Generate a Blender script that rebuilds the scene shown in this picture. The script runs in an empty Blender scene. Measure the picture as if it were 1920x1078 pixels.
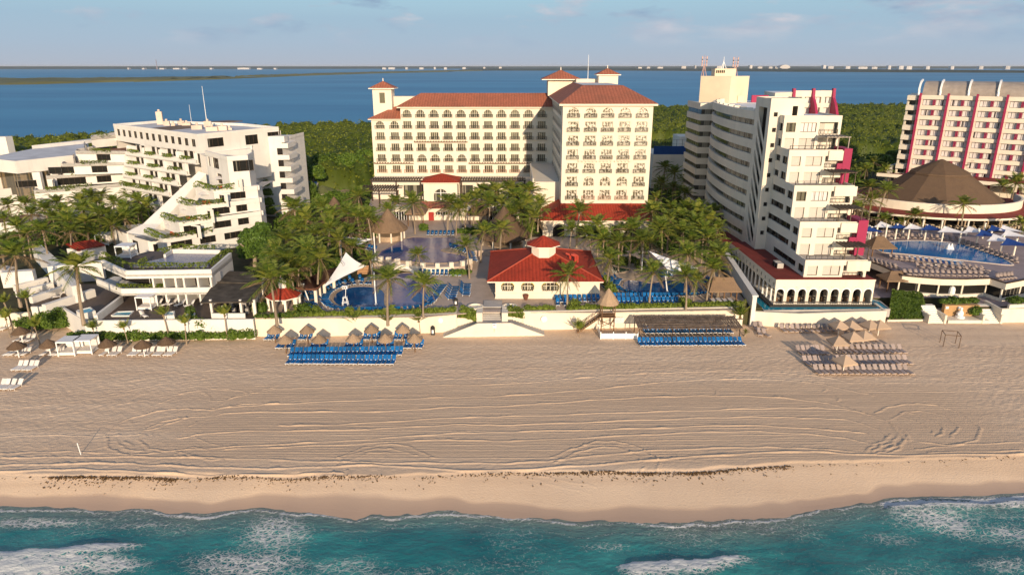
import bpy, math, random
import numpy as np
from mathutils import Vector
random.seed(7); RNG = np.random.default_rng(11)
SC = bpy.context.scene
COL = SC.collection
R = math.radians

# ------------------------------------------------------------------ survey: turns a bearing read off the photo into a plan position
PITCH = R(17.96); CAM_H = 42.0; FPX = 1280.0
def ray(u, v):
    a = 539 - v
    return (u - 960, a * math.sin(PITCH) + FPX * math.cos(PITCH), a * math.cos(PITCH) - FPX * math.sin(PITCH))
def G(u, v, z=0.0):
    x, y, k = ray(u, v); t = (z - CAM_H) / k
    return (t * x, t * y)
def XA(u, Y, z):                      # X of bearing u at plan depth Y and height z
    return (u - 960) * (Y * math.cos(PITCH) - (z - CAM_H) * math.sin(PITCH)) / FPX
def ZA(v, Y):                         # height seen on row v at plan depth Y
    x, y, k = ray(960, v)
    return CAM_H + k * Y / y

# ------------------------------------------------------------------ materials
MATS = {}
def new_mat(name):
    m = bpy.data.materials.new(name); m.use_nodes = True
    nt = m.node_tree; nt.nodes.clear()
    out = nt.nodes.new('ShaderNodeOutputMaterial'); b = nt.nodes.new('ShaderNodeBsdfPrincipled')
    nt.links.new(b.outputs[0], out.inputs[0])
    MATS[name] = m
    return m, nt, b
def N(nt, t, **kw):
    n = nt.nodes.new(t)
    for k, v in kw.items():
        if k.startswith('i_'):
            key = k[2:]
            n.inputs[int(key) if key.isdigit() else key].default_value = v
        else: setattr(n, k, v)
    return n
def mixc(nt, fac, a, b, blend='MIX'):
    n = nt.nodes.new('ShaderNodeMix'); n.data_type = 'RGBA'; n.blend_type = blend
    for sock, val in ((n.inputs[0], fac), (n.inputs[6], a), (n.inputs[7], b)):
        if hasattr(val, 'default_value') or hasattr(val, 'is_linked'): nt.links.new(val, sock)
        elif isinstance(val, (int, float)): sock.default_value = val
        else: sock.default_value = (*val, 1) if len(val) == 3 else val
    return n.outputs[2]
def coords(nt, scale=(1, 1, 1), kind='Object'):
    tc = nt.nodes.new('ShaderNodeTexCoord'); mp = nt.nodes.new('ShaderNodeMapping')
    mp.inputs['Scale'].default_value = scale
    nt.links.new(tc.outputs[kind], mp.inputs[0])
    return mp.outputs[0]
def noise(nt, vec, scale, detail=4, rough=.55):
    n = N(nt, 'ShaderNodeTexNoise', i_Scale=scale, i_Detail=detail, i_Roughness=rough)
    nt.links.new(vec, n.inputs['Vector'])
    return n.outputs['Fac']
def ramp(nt, fac, stops):
    r = nt.nodes.new('ShaderNodeValToRGB'); nt.links.new(fac, r.inputs[0])
    el = r.color_ramp.elements
    while len(el) < len(stops): el.new(.5)
    for e, (p, c) in zip(el, stops):
        e.position = p; e.color = (*c, 1) if hasattr(c, '__len__') else (c, c, c, 1)
    return r.outputs[0]
def bump(nt, b, h, strength, dist=.1):
    n = N(nt, 'ShaderNodeBump', i_Strength=strength, i_Distance=dist)
    nt.links.new(h, n.inputs['Height']); nt.links.new(n.outputs[0], b.inputs['Normal'])
def M(name, col, rough=.7, var=.12, scale=.6, bmp=0, bscale=8, spec=.25, rand=0, metal=0, stain=0, trans=0):
    """plain procedural surface: colour that wanders, optional grain, optional weather stains, optional per-object change"""
    if name in MATS: return MATS[name]
    m, nt, b = new_mat(name)
    v = coords(nt)
    f = noise(nt, v, scale, 5)
    lo = tuple(c * (1 - var) for c in col); hi = tuple(min(1, c * (1 + var)) for c in col)
    c = mixc(nt, ramp(nt, f, [(.3, 0), (.7, 1)]), lo, hi)
    if stain:
        v2 = coords(nt, (1.1, 1.1, .18))
        s = noise(nt, v2, .55, 6, .65)
        c = mixc(nt, ramp(nt, s, [(.52, 0), (.72, stain)]), c, tuple(x * .55 for x in col))
    if rand:
        oi = nt.nodes.new('ShaderNodeObjectInfo')
        hs = N(nt, 'ShaderNodeHueSaturation'); nt.links.new(c, hs.inputs['Color'])
        mr = N(nt, 'ShaderNodeMapRange', i_3=1 - rand, i_4=1 + rand); nt.links.new(oi.outputs['Random'], mr.inputs[0])
        nt.links.new(mr.outputs[0], hs.inputs['Value'])
        c = hs.outputs[0]
    nt.links.new(c, b.inputs['Base Color'])
    b.inputs['Roughness'].default_value = rough; b.inputs['Metallic'].default_value = metal
    b.inputs['Specular IOR Level'].default_value = spec
    if trans:
        b.inputs['Subsurface Weight'].default_value = 0
    if bmp: bump(nt, b, noise(nt, v, bscale, 5), bmp, .1)
    return m

def foliage(name, dark, light, rand=.25, scale=.5):
    m, nt, b = new_mat(name)
    v = coords(nt)
    f = noise(nt, v, scale, 3)
    oi = nt.nodes.new('ShaderNodeObjectInfo')
    geo = nt.nodes.new('ShaderNodeNewGeometry')
    add = N(nt, 'ShaderNodeMath', operation='ADD'); nt.links.new(f, add.inputs[0])
    mul = N(nt, 'ShaderNodeMath', operation='MULTIPLY', i_1=.7); nt.links.new(geo.outputs['Random Per Island'], mul.inputs[0])
    nt.links.new(mul.outputs[0], add.inputs[1])
    c = mixc(nt, ramp(nt, add.outputs[0], [(.45, 0), (1.0, 1)]), dark, light)
    hs = N(nt, 'ShaderNodeHueSaturation'); nt.links.new(c, hs.inputs['Color'])
    mr = N(nt, 'ShaderNodeMapRange', i_3=1 - rand, i_4=1 + rand); nt.links.new(oi.outputs['Random'], mr.inputs[0])
    nt.links.new(mr.outputs[0], hs.inputs['Value'])
    nt.links.new(hs.outputs[0], b.inputs['Base Color'])
    b.inputs['Roughness'].default_value = .55; b.inputs['Specular IOR Level'].default_value = .3
    # thin leaves let some light through
    tr = N(nt, 'ShaderNodeBsdfTranslucent'); nt.links.new(hs.outputs[0], tr.inputs[0])
    mx = N(nt, 'ShaderNodeMixShader', i_0=.3)
    nt.links.new(b.outputs[0], mx.inputs[1]); nt.links.new(tr.outputs[0], mx.inputs[2])
    out = [n for n in nt.nodes if n.type == 'OUTPUT_MATERIAL'][0]
    nt.links.new(mx.outputs[0], out.inputs[0])
    return m

def tiles(name, col, period=.55):
    """clay tiles laid in columns down the slope (uses the roof's own uv: across, up)"""
    m, nt, b = new_mat(name)
    v = coords(nt, (1, 1, 1), 'UV')
    sx = N(nt, 'ShaderNodeSeparateXYZ'); nt.links.new(v, sx.inputs[0])
    def wave(sock, per):
        a = N(nt, 'ShaderNodeMath', operation='MULTIPLY', i_1=2 * math.pi / per); nt.links.new(sock, a.inputs[0])
        s = N(nt, 'ShaderNodeMath', operation='SINE'); nt.links.new(a.outputs[0], s.inputs[0])
        return s.outputs[0]
    w = wave(sx.outputs[0], period)
    h = N(nt, 'ShaderNodeMath', operation='ADD'); nt.links.new(w, h.inputs[0]); h.inputs[1].default_value = 0
    ov = coords(nt)
    f = noise(nt, ov, 1.6, 5, .7)
    g = noise(nt, ov, .22, 4)
    c = mixc(nt, ramp(nt, f, [(.3, 0), (.7, 1)]), tuple(x * .72 for x in col), tuple(x * 1.25 for x in col))
    c = mixc(nt, ramp(nt, g, [(.45, 0), (.7, .5)]), c, (col[0] * .6, col[1] * .75, col[2] * .8))
    mr = N(nt, 'ShaderNodeMapRange', i_1=-1.0, i_2=-.5, i_3=.35, i_4=0.0); nt.links.new(w, mr.inputs[0])
    c = mixc(nt, mr.outputs[0], c, tuple(x * .35 for x in col))
    nt.links.new(c, b.inputs['Base Color']); b.inputs['Roughness'].default_value = .75
    b.inputs['Specular IOR Level'].default_value = .2
    bump(nt, b, h.outputs[0], .5, .07)
    return m

def window_glass(name, dark, curtain, amount=.5, stripes=7.0, rough=.08, speck=False, spec=.5):
    """dark panes with curtains drawn to a different degree in every window; speck paints reflections as pale patches instead"""
    m, nt, b = new_mat(name)
    v = coords(nt)
    sx = N(nt, 'ShaderNodeSeparateXYZ'); nt.links.new(v, sx.inputs[0])
    oi = nt.nodes.new('ShaderNodeObjectInfo')
    off = N(nt, 'ShaderNodeMath', operation='MULTIPLY_ADD', i_1=37.0); nt.links.new(oi.outputs['Random'], off.inputs[0]); nt.links.new(sx.outputs[0], off.inputs[2])
    cb = N(nt, 'ShaderNodeCombineXYZ'); nt.links.new(off.outputs[0], cb.inputs[0]); nt.links.new(sx.outputs[1], cb.inputs[1])
    if speck: nt.links.new(sx.outputs[2], cb.inputs[2])
    n1 = N(nt, 'ShaderNodeTexNoise', i_Scale=1.7 if speck else 1.4, i_Detail=1.0 if speck else 0.0); nt.links.new(cb.outputs[0], n1.inputs['Vector'])
    n2 = N(nt, 'ShaderNodeTexNoise', i_Scale=stripes, i_Detail=2.0); nt.links.new(cb.outputs[0], n2.inputs['Vector'])
    fold = mixc(nt, n2.outputs['Fac'], tuple(x * .6 for x in curtain), curtain)
    lim = .75 - amount * .5
    c = mixc(nt, ramp(nt, n1.outputs['Fac'], [(lim, 0), (lim + .03, 1)]), dark, fold)
    nt.links.new(c, b.inputs['Base Color']); b.inputs['Roughness'].default_value = rough
    b.inputs['Specular IOR Level'].default_value = spec
    return m

def thatch(name, col):
    m, nt, b = new_mat(name)
    v = coords(nt, (6, 6, 1.2))
    f = noise(nt, v, 2.2, 6, .7)
    g = noise(nt, coords(nt), .7, 4)
    oi = nt.nodes.new('ShaderNodeObjectInfo')
    c = mixc(nt, ramp(nt, f, [(.3, 0), (.72, 1)]), tuple(x * .5 for x in col), tuple(x * 1.3 for x in col))
    c = mixc(nt, ramp(nt, g, [(.4, 0), (.7, .55)]), c, (col[0] * .65, col[1] * .68, col[2] * .75))
    hs = N(nt, 'ShaderNodeHueSaturation'); nt.links.new(c, hs.inputs['Color'])
    mr = N(nt, 'ShaderNodeMapRange', i_3=.8, i_4=1.15); nt.links.new(oi.outputs['Random'], mr.inputs[0])
    nt.links.new(mr.outputs[0], hs.inputs['Value'])
    nt.links.new(hs.outputs[0], b.inputs['Base Color']); b.inputs['Roughness'].default_value = .95
    b.inputs['Specular IOR Level'].default_value = .05
    bump(nt, b, f, .8, .12)
    return m

def water_mat(name, col, rough=.06, bs=1.2, bstr=.25, deep=None, dscale=.08, spec=.5, stretch=(1, 1, 1)):
    m, nt, b = new_mat(name)
    v = coords(nt, stretch)
    c = None
    if deep:
        f = noise(nt, v, dscale, 3)
        c = mixc(nt, ramp(nt, f, [(.38, 0), (.62, 1)]), deep, col)
        nt.links.new(c, b.inputs['Base Color'])
    else: b.inputs['Base Color'].default_value = (*col, 1)
    b.inputs['Roughness'].default_value = rough; b.inputs['Specular IOR Level'].default_value = spec
    b.inputs['IOR'].default_value = 1.33
    bump(nt, b, noise(nt, v, bs, 4), bstr, .15)
    return m

def paving(name, a, bcol, joint=.9, rough=.7):
    m, nt, b = new_mat(name)
    v = coords(nt)
    br = N(nt, 'ShaderNodeTexBrick', i_Scale=1.0 / joint)
    br.inputs['Mortar Size'].default_value = .015; br.inputs['Color1'].default_value = (*a, 1); br.inputs['Color2'].default_value = (*bcol, 1)
    br.inputs['Mortar'].default_value = (*[x * .6 for x in a], 1)
    nt.links.new(v, br.inputs['Vector'])
    f = noise(nt, v, .3, 5, .6)
    c = mixc(nt, ramp(nt, f, [(.35, 0), (.68, .6)]), br.outputs[0], tuple(x * .62 for x in a))
    nt.links.new(c, b.inputs['Base Color']); b.inputs['Roughness'].default_value = rough
    return m

CREAM = M('cream_render', (.755, .675, .55), .8, .05, .25, .15, 12, .2, stain=.16)
CREAM2 = M('pale_cream_render', (.745, .675, .56), .8, .05, .25, .15, 12, .2, stain=.26)
WHITE = M('white_render', (.745, .71, .655), .8, .05, .3, .12, 10, .2, stain=.22)
WHITEP = M('white_paint', (.82, .82, .80), .5, .04, 2, 0, 8, .35)
TRIM = M('trim_plaster', (.84, .78, .67), .7, .05, .6)
ROOFGREY = M('roof_membrane', (.56, .56, .58), .85, .16, .25, .1, 6)
ROOFWHITE = M('roof_white_coat', (.74, .74, .76), .8, .12, .2, .1, 6)
ROOFBROWN = M('roof_brown_gravel', (.20, .14, .10), .9, .25, .5, .3, 9)
TILE = tiles('clay_tiles_faded', (.40, .135, .078), .8)
TILER = tiles('clay_tiles_red', (.36, .045, .022), .62)
MAROON = M('maroon_floor_paint', (.20, .035, .026), .8, .2, .4)
PINK = M('magenta_paint', (.32, .024, .078), .6, .06, .5)
DARKW = M('dark_wood', (.065, .042, .028), .8, .3, 2, .3, 14)
BROWNW = M('brown_wood', (.17, .095, .05), .8, .3, 2, .3, 14)
BLACKROOF = M('weathered_dark_roof', (.075, .062, .048), .9, .5, .6, .3, 5)
IRON = M('dark_iron', (.03, .028, .026), .5, .2, 3)
STONE = M('tan_stone', (.42, .31, .21), .85, .2, .8, .3, 6)
CONC = M('grey_concrete', (.42, .39, .36), .85, .15, .5, .2, 8)
THATCH = thatch('palm_thatch', (.30, .20, .125))
THATCHD = thatch('old_palm_thatch', (.19, .125, .08))
THATCHL = thatch('pale_palm_thatch', (.44, .31, .20))
GLASSD = window_glass('dark_room_glass', (.018, .017, .015), (.22, .20, .16), .12, spec=.2)
GLASS = window_glass('room_glass', (.012, .012, .012), (.30, .27, .21), .25)
GLASSG = window_glass('balcony_glass', (.045, .042, .03), (.17, .155, .105), .6, 5.0)
GLASST = window_glass('tower_glass_painted_glints', (.13, .11, .075), (.78, .72, .60), .48, 5.0, .08, True)  # pale specks paint sun and sky reflections into the pane colour
GLASSP = window_glass('curtained_glass', (.06, .05, .05), (.86, .80, .77), .80, 9.0)
SHUT = M('grey_shutter', (.55, .50, .44), .7, .06, 3, rand=.06)
BANDG = window_glass('band_glass', (.055, .055, .046), (.30, .28, .22), .45, 3.0)
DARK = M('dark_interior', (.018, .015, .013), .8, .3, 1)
BLUEF = M('blue_sling_fabric', (.004, .11, .31), .65, .15, 3, rand=.32)
BEIGEF = M('pinkish_beige_sling', (.34, .275, .25), .75, .1, 3, rand=.15)
WHITEF = M('white_sling_fabric', (.72, .67, .62), .7, .06, 3, rand=.08)
SAILW = M('white_sail_cloth', (.76, .75, .76), .7, .05, .4)
SAILB = M('navy_sail_cloth', (.012, .05, .22), .7, .1, .4)
CANVAS = M('beige_canvas', (.46, .335, .235), .8, .08, .8, rand=.08)
POOLW = water_mat('deep_pool_water', (.004, .085, .24), .05, 1.0, .10, (.003, .05, .17), .12, .35)
POOLS = water_mat('shallow_pool_water', (.20, .17, .26), .07, 1.2, .12, (.07, .10, .24), .1, .35)
POOLT = water_mat('teal_pool_water', (.005, .20, .29), .08, 1.2, .12)
POOLL = water_mat('light_plunge_water', (.12, .35, .45), .08, 1.5, .12)
POOLC = water_mat('blue_pool_water', (.006, .17, .42), .06, 1.0, .06, (.004, .11, .33), .1, .12)
PAVE = paving('tan_paving', (.54, .42, .33), (.60, .46, .36), .9)
PAVEP = paving('mauve_paving', (.33, .26, .26), (.38, .30, .30), 1.2)
DECK = paving('dark_deck_boards', (.105, .075, .06), (.125, .09, .07), .5)
SOIL = M('garden_soil', (.055, .052, .022), .95, .35, .4, .4, 4)
LEAFP = foliage('palm_green', (.045, .088, .010), (.17, .215, .030), .22, .4)
LEAFY = foliage('palm_yellow_green', (.12, .155, .018), (.28, .29, .05), .2, .4)
LEAFD = foliage('palm_dry_frond', (.15, .10, .05), (.30, .21, .11), .15, .4)
BUSH = foliage('bush_leaf', (.04, .09, .010), (.13, .20, .025), .18, .8)
HEDGE = foliage('hedge_leaf', (.065, .11, .012), (.20, .25, .035), .15, .8)
MANG = foliage('mangrove_leaf', (.06, .092, .009), (.21, .235, .024), 0, .03)
MANGF = foliage('far_mangrove', (.10, .11, .035), (.24, .23, .09), 0, .004)
TREELF = foliage('dense_tree_leaf', (.03, .07, .010), (.12, .20, .03), .1, .8)
BARK = M('palm_bark', (.27, .21, .15), .9, .25, 3, .4, 10, rand=.15)
SEAWEED = M('brown_seaweed', (.13, .075, .032), .9, .4, 3)

# ------------------------------------------------------------------ mesh builder
class MB:
    def __init__(s): s.v = []; s.f = []; s.m = []; s.uv = []
    def face(s, pts, mi=0, uv=None):
        b = len(s.v); s.v.extend([tuple(p) for p in pts]); s.f.append(tuple(range(b, b + len(pts)))); s.m.append(mi); s.uv.append(uv)
    def box(s, x0, x1, y0, y1, z0, z1, mi=0):
        s.prism([(x0, y0), (x1, y0), (x1, y1), (x0, y1)], z0, z1, mi)
    def prism(s, poly, z0, z1, mi=0, mt=None, cap=True, bottom=True):
        a = sum(poly[i][0] * poly[(i + 1) % len(poly)][1] - poly[(i + 1) % len(poly)][0] * poly[i][1] for i in range(len(poly)))
        if a < 0: poly = poly[::-1]
        n = len(poly); b = len(s.v)
        s.v.extend([(x, y, z0) for x, y in poly] + [(x, y, z1) for x, y in poly])
        for i in range(n):
            j = (i + 1) % n
            s.f.append((b + i, b + j, b + n + j, b + n + i)); s.m.append(mi); s.uv.append(None)
        if cap: s.f.append(tuple(b + n + i for i in range(n))); s.m.append(mi if mt is None else mt); s.uv.append(None)
        if bottom: s.f.append(tuple(b + i for i in reversed(range(n)))); s.m.append(mi); s.uv.append(None)
    def obox(s, c, d, ang, z0, z1, mi=0):
        ca, sa = math.cos(ang), math.sin(ang)
        s.prism([(c[0] + ca * x - sa * y, c[1] + sa * x + ca * y) for x, y in ((-d[0] / 2, -d[1] / 2), (d[0] / 2, -d[1] / 2), (d[0] / 2, d[1] / 2), (-d[0] / 2, d[1] / 2))], z0, z1, mi)
    def tube(s, p0, p1, r0, r1=None, n=6, mi=0, cap=True):
        r1 = r0 if r1 is None else r1
        p0, p1 = Vector(p0), Vector(p1); d = (p1 - p0).normalized()
        a = d.orthogonal().normalized(); c = d.cross(a)
        b = len(s.v)
        for p, r in ((p0, r0), (p1, r1)):
            for k in range(n):
                t = 2 * math.pi * k / n
                s.v.append(tuple(p + (a * math.cos(t) + c * math.sin(t)) * r))
        for k in range(n):
            j = (k + 1) % n
            s.f.append((b + k, b + j, b + n + j, b + n + k)); s.m.append(mi); s.uv.append(None)
        if cap:
            s.f.append(tuple(b + n + k for k in range(n))); s.m.append(mi); s.uv.append(None)
            s.f.append(tuple(b + k for k in reversed(range(n)))); s.m.append(mi); s.uv.append(None)
    def bar(s, p0, p1, w, h, mi=0):
        p0, p1 = Vector(p0), Vector(p1); d = (p1 - p0).normalized()
        up = Vector((0, 0, 1)) if abs(d.z) < .95 else Vector((0, 1, 0))
        a = d.cross(up).normalized() * w / 2; c = a.cross(d).normalized() * h / 2
        b = len(s.v)
        for p in (p0, p1):
            for q in (-a - c, a - c, a + c, -a + c): s.v.append(tuple(p + q))
        for f in ((0, 1, 5, 4), (1, 2, 6, 5), (2, 3, 7, 6), (3, 0, 4, 7), (3, 2, 1, 0), (4, 5, 6, 7)):
            s.f.append(tuple(b + i for i in f)); s.m.append(mi); s.uv.append(None)
    def lathe(s, c, prof, n=16, mi=0, jit=0, a0=0):
        """prof: (radius, z) from the bottom up"""
        b = len(s.v); rnd = random.Random(int(c[0] * 13 + c[1] * 7 + n))
        for r, z in prof:
            for k in range(n):
                t = a0 + 2 * math.pi * k / n; rr = r * (1 + (rnd.random() - .5) * jit)
                s.v.append((c[0] + rr * math.cos(t), c[1] + rr * math.sin(t), z + (rnd.random() - .5) * jit * r * .3))
        for i in range(len(prof) - 1):
            for k in range(n):
                j = (k + 1) % n
                s.f.append((b + i * n + k, b + i * n + j, b + (i + 1) * n + j, b + (i + 1) * n + k)); s.m.append(mi); s.uv.append(None)
        s.f.append(tuple(b + (len(prof) - 1) * n + k for k in range(n))); s.m.append(mi); s.uv.append(None)
        s.f.append(tuple(b + k for k in reversed(range(n)))); s.m.append(mi); s.uv.append(None)
    def slope(s, pts, mi=0):
        """roof plane: the first two points are the eave; stores uv across / up the slope"""
        e = Vector(pts[1]) - Vector(pts[0]); e.normalize()
        nrm = None
        for k in range(2, len(pts)):
            q = (Vector(pts[k]) - Vector(pts[0])); c = e.cross(q)
            if c.length > 1e-4: nrm = c.normalized(); break
        up = nrm.cross(e)
        s.face(pts, mi, [(Vector(p).dot(e), Vector(p).dot(up)) for p in pts])
    def hip(s, x0, x1, y0, y1, z0, z1, rx0, rx1, ry0, ry1, mi=0):
        """roof on a rectangle rising to an inner rectangle (or ridge line, or point)"""
        A, B, Cc, D = (x0, y0, z0), (x1, y0, z0), (x1, y1, z0), (x0, y1, z0)
        a, b, c, d = (rx0, ry0, z1), (rx1, ry0, z1), (rx1, ry1, z1), (rx0, ry1, z1)
        for P, Q, q, p in ((A, B, b, a), (B, Cc, c, b), (Cc, D, d, c), (D, A, a, d)):
            if q == p: s.slope([P, Q, q], mi)
            else: s.slope([P, Q, q, p], mi)
        if rx0 != rx1 and ry0 != ry1: s.face([a, b, c, d], mi)
        s.face([D, Cc, B, A], mi)
    def cone(s, c, r, z0, apex_z, n=8, mi=0, a0=0):
        P = [(c[0] + r * math.cos(a0 + 2 * math.pi * k / n), c[1] + r * math.sin(a0 + 2 * math.pi * k / n), z0) for k in range(n)]
        for k in range(n): s.slope([P[k], P[(k + 1) % n], (c[0], c[1], apex_z)], mi)
        s.face(P[::-1], mi)
    def wall(s, p0, p1, z0, z1, holes=(), depth=.3, mi=0, mr=None):
        """one wall sheet with real openings; outward is to the right of p0 -> p1. holes: (s0, s1, za, zb[, arch])"""
        mr = mi if mr is None else mr
        p0 = Vector((p0[0], p0[1], 0)); p1 = Vector((p1[0], p1[1], 0)); L = (p1 - p0).length
        d = (p1 - p0) / L; inn = Vector((-d.y, d.x, 0))
        P = lambda q, z, k=0.0: tuple(p0 + d * q + inn * k + Vector((0, 0, z)))
        xs = sorted({0.0, L, *[h[0] for h in holes], *[h[1] for h in holes]}); zs = sorted({z0, z1, *[h[2] for h in holes], *[h[3] for h in holes]})
        xs = [x for x in xs if -1e-6 <= x <= L + 1e-6]; zs = [z for z in zs if z0 - 1e-6 <= z <= z1 + 1e-6]
        for j in range(len(zs) - 1):
            run = None
            for i in range(len(xs) - 1):
                cx, cz = (xs[i] + xs[i + 1]) / 2, (zs[j] + zs[j + 1]) / 2
                inside = any(h[0] < cx < h[1] and h[2] < cz < h[3] for h in holes)
                if not inside and run is None: run = xs[i]
                if inside and run is not None:
                    s.face([P(run, zs[j]), P(xs[i], zs[j]), P(xs[i], zs[j + 1]), P(run, zs[j + 1])], mi); run = None
            if run is not None: s.face([P(run, zs[j]), P(L, zs[j]), P(L, zs[j + 1]), P(run, zs[j + 1])], mi)
        for h in holes:
            a, b, za, zb = h[:4]; arch = len(h) > 4 and h[4]
            top = zb
            if arch:
                rise = min((b - a) / 2, (zb - za) * .6); sp = zb - rise; n = 8; top = sp
                cxm = (a + b) / 2
                pts = [(cxm - (b - a) / 2 * math.cos(math.pi * k / n), sp + rise * math.sin(math.pi * k / n)) for k in range(n + 1)]
                for k in range(n):
                    (xa, ya), (xb, yb) = pts[k], pts[k + 1]
                    s.face([P(xa, ya), P(xb, yb), P(xb, zb), P(xa, zb)], mi)
                    s.face([P(xa, ya, depth), P(xb, yb, depth), P(xb, yb), P(xa, ya)], mr)
            else: s.face([P(a, zb, depth), P(b, zb, depth), P(b, zb), P(a, zb)], mr)
            s.face([P(a, za), P(b, za), P(b, za, depth), P(a, za, depth)], mr)
            s.face([P(a, za), P(a, za, depth), P(a, top, depth), P(a, top)], mr)
            s.face([P(b, za, depth), P(b, za), P(b, top), P(b, top, depth)], mr)
    def ribbon(s, pts, z0, z1, th, mi=0, off=0.0):
        """band that follows a plan polyline; outward is to the right; off moves it outward"""
        n = len(pts); nr = []
        for i in range(n):
            a = Vector(pts[max(0, i - 1)]); b = Vector(pts[min(n - 1, i + 1)]); d = (b - a).normalized(); nr.append(Vector((d.y, -d.x)))
        o = [Vector(p) + nr[i] * off for i, p in enumerate(pts)]; k = [o[i] - nr[i] * th for i in range(n)]
        s_ = lambda p, z: (p.x, p.y, z)
        for i in range(n - 1):
            s.face([s_(o[i], z0), s_(o[i + 1], z0), s_(o[i + 1], z1), s_(o[i], z1)], mi)
            s.face([s_(o[i], z1), s_(o[i + 1], z1), s_(k[i + 1], z1), s_(k[i], z1)], mi)
            s.face([s_(k[i], z0), s_(k[i + 1], z0), s_(o[i + 1], z0), s_(o[i], z0)], mi)
            s.face([s_(k[i + 1], z0), s_(k[i], z0), s_(k[i], z1), s_(k[i + 1], z1)], mi)
        for i, fl in ((0, 1), (n - 1, 0)):
            q = [s_(o[i], z0), s_(o[i], z1), s_(k[i], z1), s_(k[i], z0)]
            s.face(q if fl else q[::-1], mi)
    def mesh(s, name, mats, off=(0, 0, 0), smooth=False):
        me = bpy.data.meshes.new(name)
        ox, oy, oz = off
        me.from_pydata([(x - ox, y - oy, z - oz) for x, y, z in s.v], [], s.f)
        for m in (mats if isinstance(mats, (list, tuple)) else [mats]): me.materials.append(m)
        me.polygons.foreach_set('material_index', s.m)
        if any(s.uv):
            l = me.uv_layers.new(name='roof'); i = 0; dat = [0.0] * (2 * len(me.loops))
            for f, u in zip(s.f, s.uv):
                for q in range(len(f)):
                    if u: dat[2 * i], dat[2 * i + 1] = u[q]
                    i += 1
            l.data.foreach_set('uv', dat)
        if smooth: me.polygons.foreach_set('use_smooth', [True] * len(me.polygons))
        me.update()
        return me
    def build(s, name, mats, parent=None, at=None, smooth=False):
        """link as ONE object. parent: its thing/part; at: origin for a top-level mesh"""
        if parent is not None and name in SPLIT:
            bits = s.pieces(.12)
            if 1 < len(bits) <= 100: return [b_.build1(name, mats, parent) for b_ in bits][0]
        return s.build1(name, mats, parent, at, smooth)
    def pieces(s, gap):
        """the separate bodies of this mesh (parts that touch stay together)"""
        n = len(s.v); up = list(range(n))
        def find(i):
            while up[i] != i: up[i] = up[up[i]]; i = up[i]
            return i
        for f in s.f:
            a = find(f[0])
            for i in f[1:]: up[find(i)] = a
        isl = {}
        for k, f in enumerate(s.f): isl.setdefault(find(f[0]), []).append(k)
        L = []
        for fs in isl.values():
            P = [s.v[i] for k in fs for i in s.f[k]]; L.append([fs, [min(p[d] for p in P) - gap / 2 for d in range(3)], [max(p[d] for p in P) + gap / 2 for d in range(3)]])
        merged = True
        while merged:
            merged = False; out = []
            for it in L:
                for o in out:
                    if all(it[1][d] <= o[2][d] and o[1][d] <= it[2][d] for d in range(3)):
                        o[0] = o[0] + it[0]; o[1] = [min(a, b) for a, b in zip(o[1], it[1])]; o[2] = [max(a, b) for a, b in zip(o[2], it[2])]; merged = True; break
                else: out.append(it)
            L = out
        res = []
        for fs, _a, _b in L:
            q = MB(); mp = {}
            for k in sorted(fs):
                for i in s.f[k]:
                    if i not in mp: mp[i] = len(q.v); q.v.append(s.v[i])
                q.f.append(tuple(mp[i] for i in s.f[k])); q.m.append(s.m[k]); q.uv.append(s.uv[k])
            res.append(q)
        return res
    def build1(s, name, mats, parent=None, at=None, smooth=False):
        org = WORLD.get(parent.name, (0, 0, 0)) if parent is not None else (at or (0, 0, 0))
        o = bpy.data.objects.new(name, s.mesh(name, mats, org, smooth)); COL.objects.link(o)
        WORLD[o.name] = org
        if parent is not None: o.parent = parent
        else: o.location = org
        return o
WORLD = {}
SPLIT = {'column', 'post', 'magenta_fin', 'side_window', 'balcony_recess', 'roof_unit', 'skylight', 'window', 'side_wall', 'roof_vents', 'dining_table', 'dining_chairs', 'side_wall', 'roof_field', 'stair_opening', 'terrace_floor', 'magenta_panel', 'panel', 'awning', 'steps'}
def np_mesh(name, V, F, mats, mi=None, smooth=False):
    me = bpy.data.meshes.new(name); V = np.asarray(V, np.float32); F = np.asarray(F, np.int32)
    k = F.shape[1]
    me.vertices.add(len(V)); me.vertices.foreach_set('co', V.ravel())
    me.loops.add(F.size); me.loops.foreach_set('vertex_index', F.ravel())
    me.polygons.add(len(F)); me.polygons.foreach_set('loop_start', np.arange(0, F.size, k, dtype=np.int32))
    try: me.polygons.foreach_set('loop_total', np.full(len(F), k, np.int32))
    except Exception: pass
    for m in (mats if isinstance(mats, (list, tuple)) else [mats]): me.materials.append(m)
    if mi is not None: me.polygons.foreach_set('material_index', np.asarray(mi, np.int32))
    if smooth: me.polygons.foreach_set('use_smooth', np.ones(len(F), bool))
    me.update(calc_edges=True)
    return me
def link(name, me, parent=None, loc=(0, 0, 0), rz=0.0, scale=None):
    o = bpy.data.objects.new(name, me); COL.objects.link(o); o.location = loc; o.rotation_euler[2] = rz
    if scale: o.scale = scale
    if parent is not None: o.parent = parent
    return o
def tag(o, label=None, cat=None, group=None, kind=None):
    if label:
        w = len(label.split()); assert 4 <= w <= 16, (w, label)
        o['label'] = label
    if cat: o['category'] = cat
    if group: o['group'] = group
    if kind: o['kind'] = kind
    return o
def thing(name, label, cat, loc=(0, 0, 0), group=None, rz=0.0):
    o = bpy.data.objects.new(name, None); COL.objects.link(o); o.location = loc; o.rotation_euler[2] = rz
    o.empty_display_size = .5
    WORLD[o.name] = tuple(loc)
    return tag(o, label, cat, group)
def part(name, me, parent, world, rz=0.0):
    org = WORLD.get(parent.name, (0, 0, 0))
    return link(name, me, parent, (world[0] - org[0], world[1] - org[1], world[2] - org[2]), rz)
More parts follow.
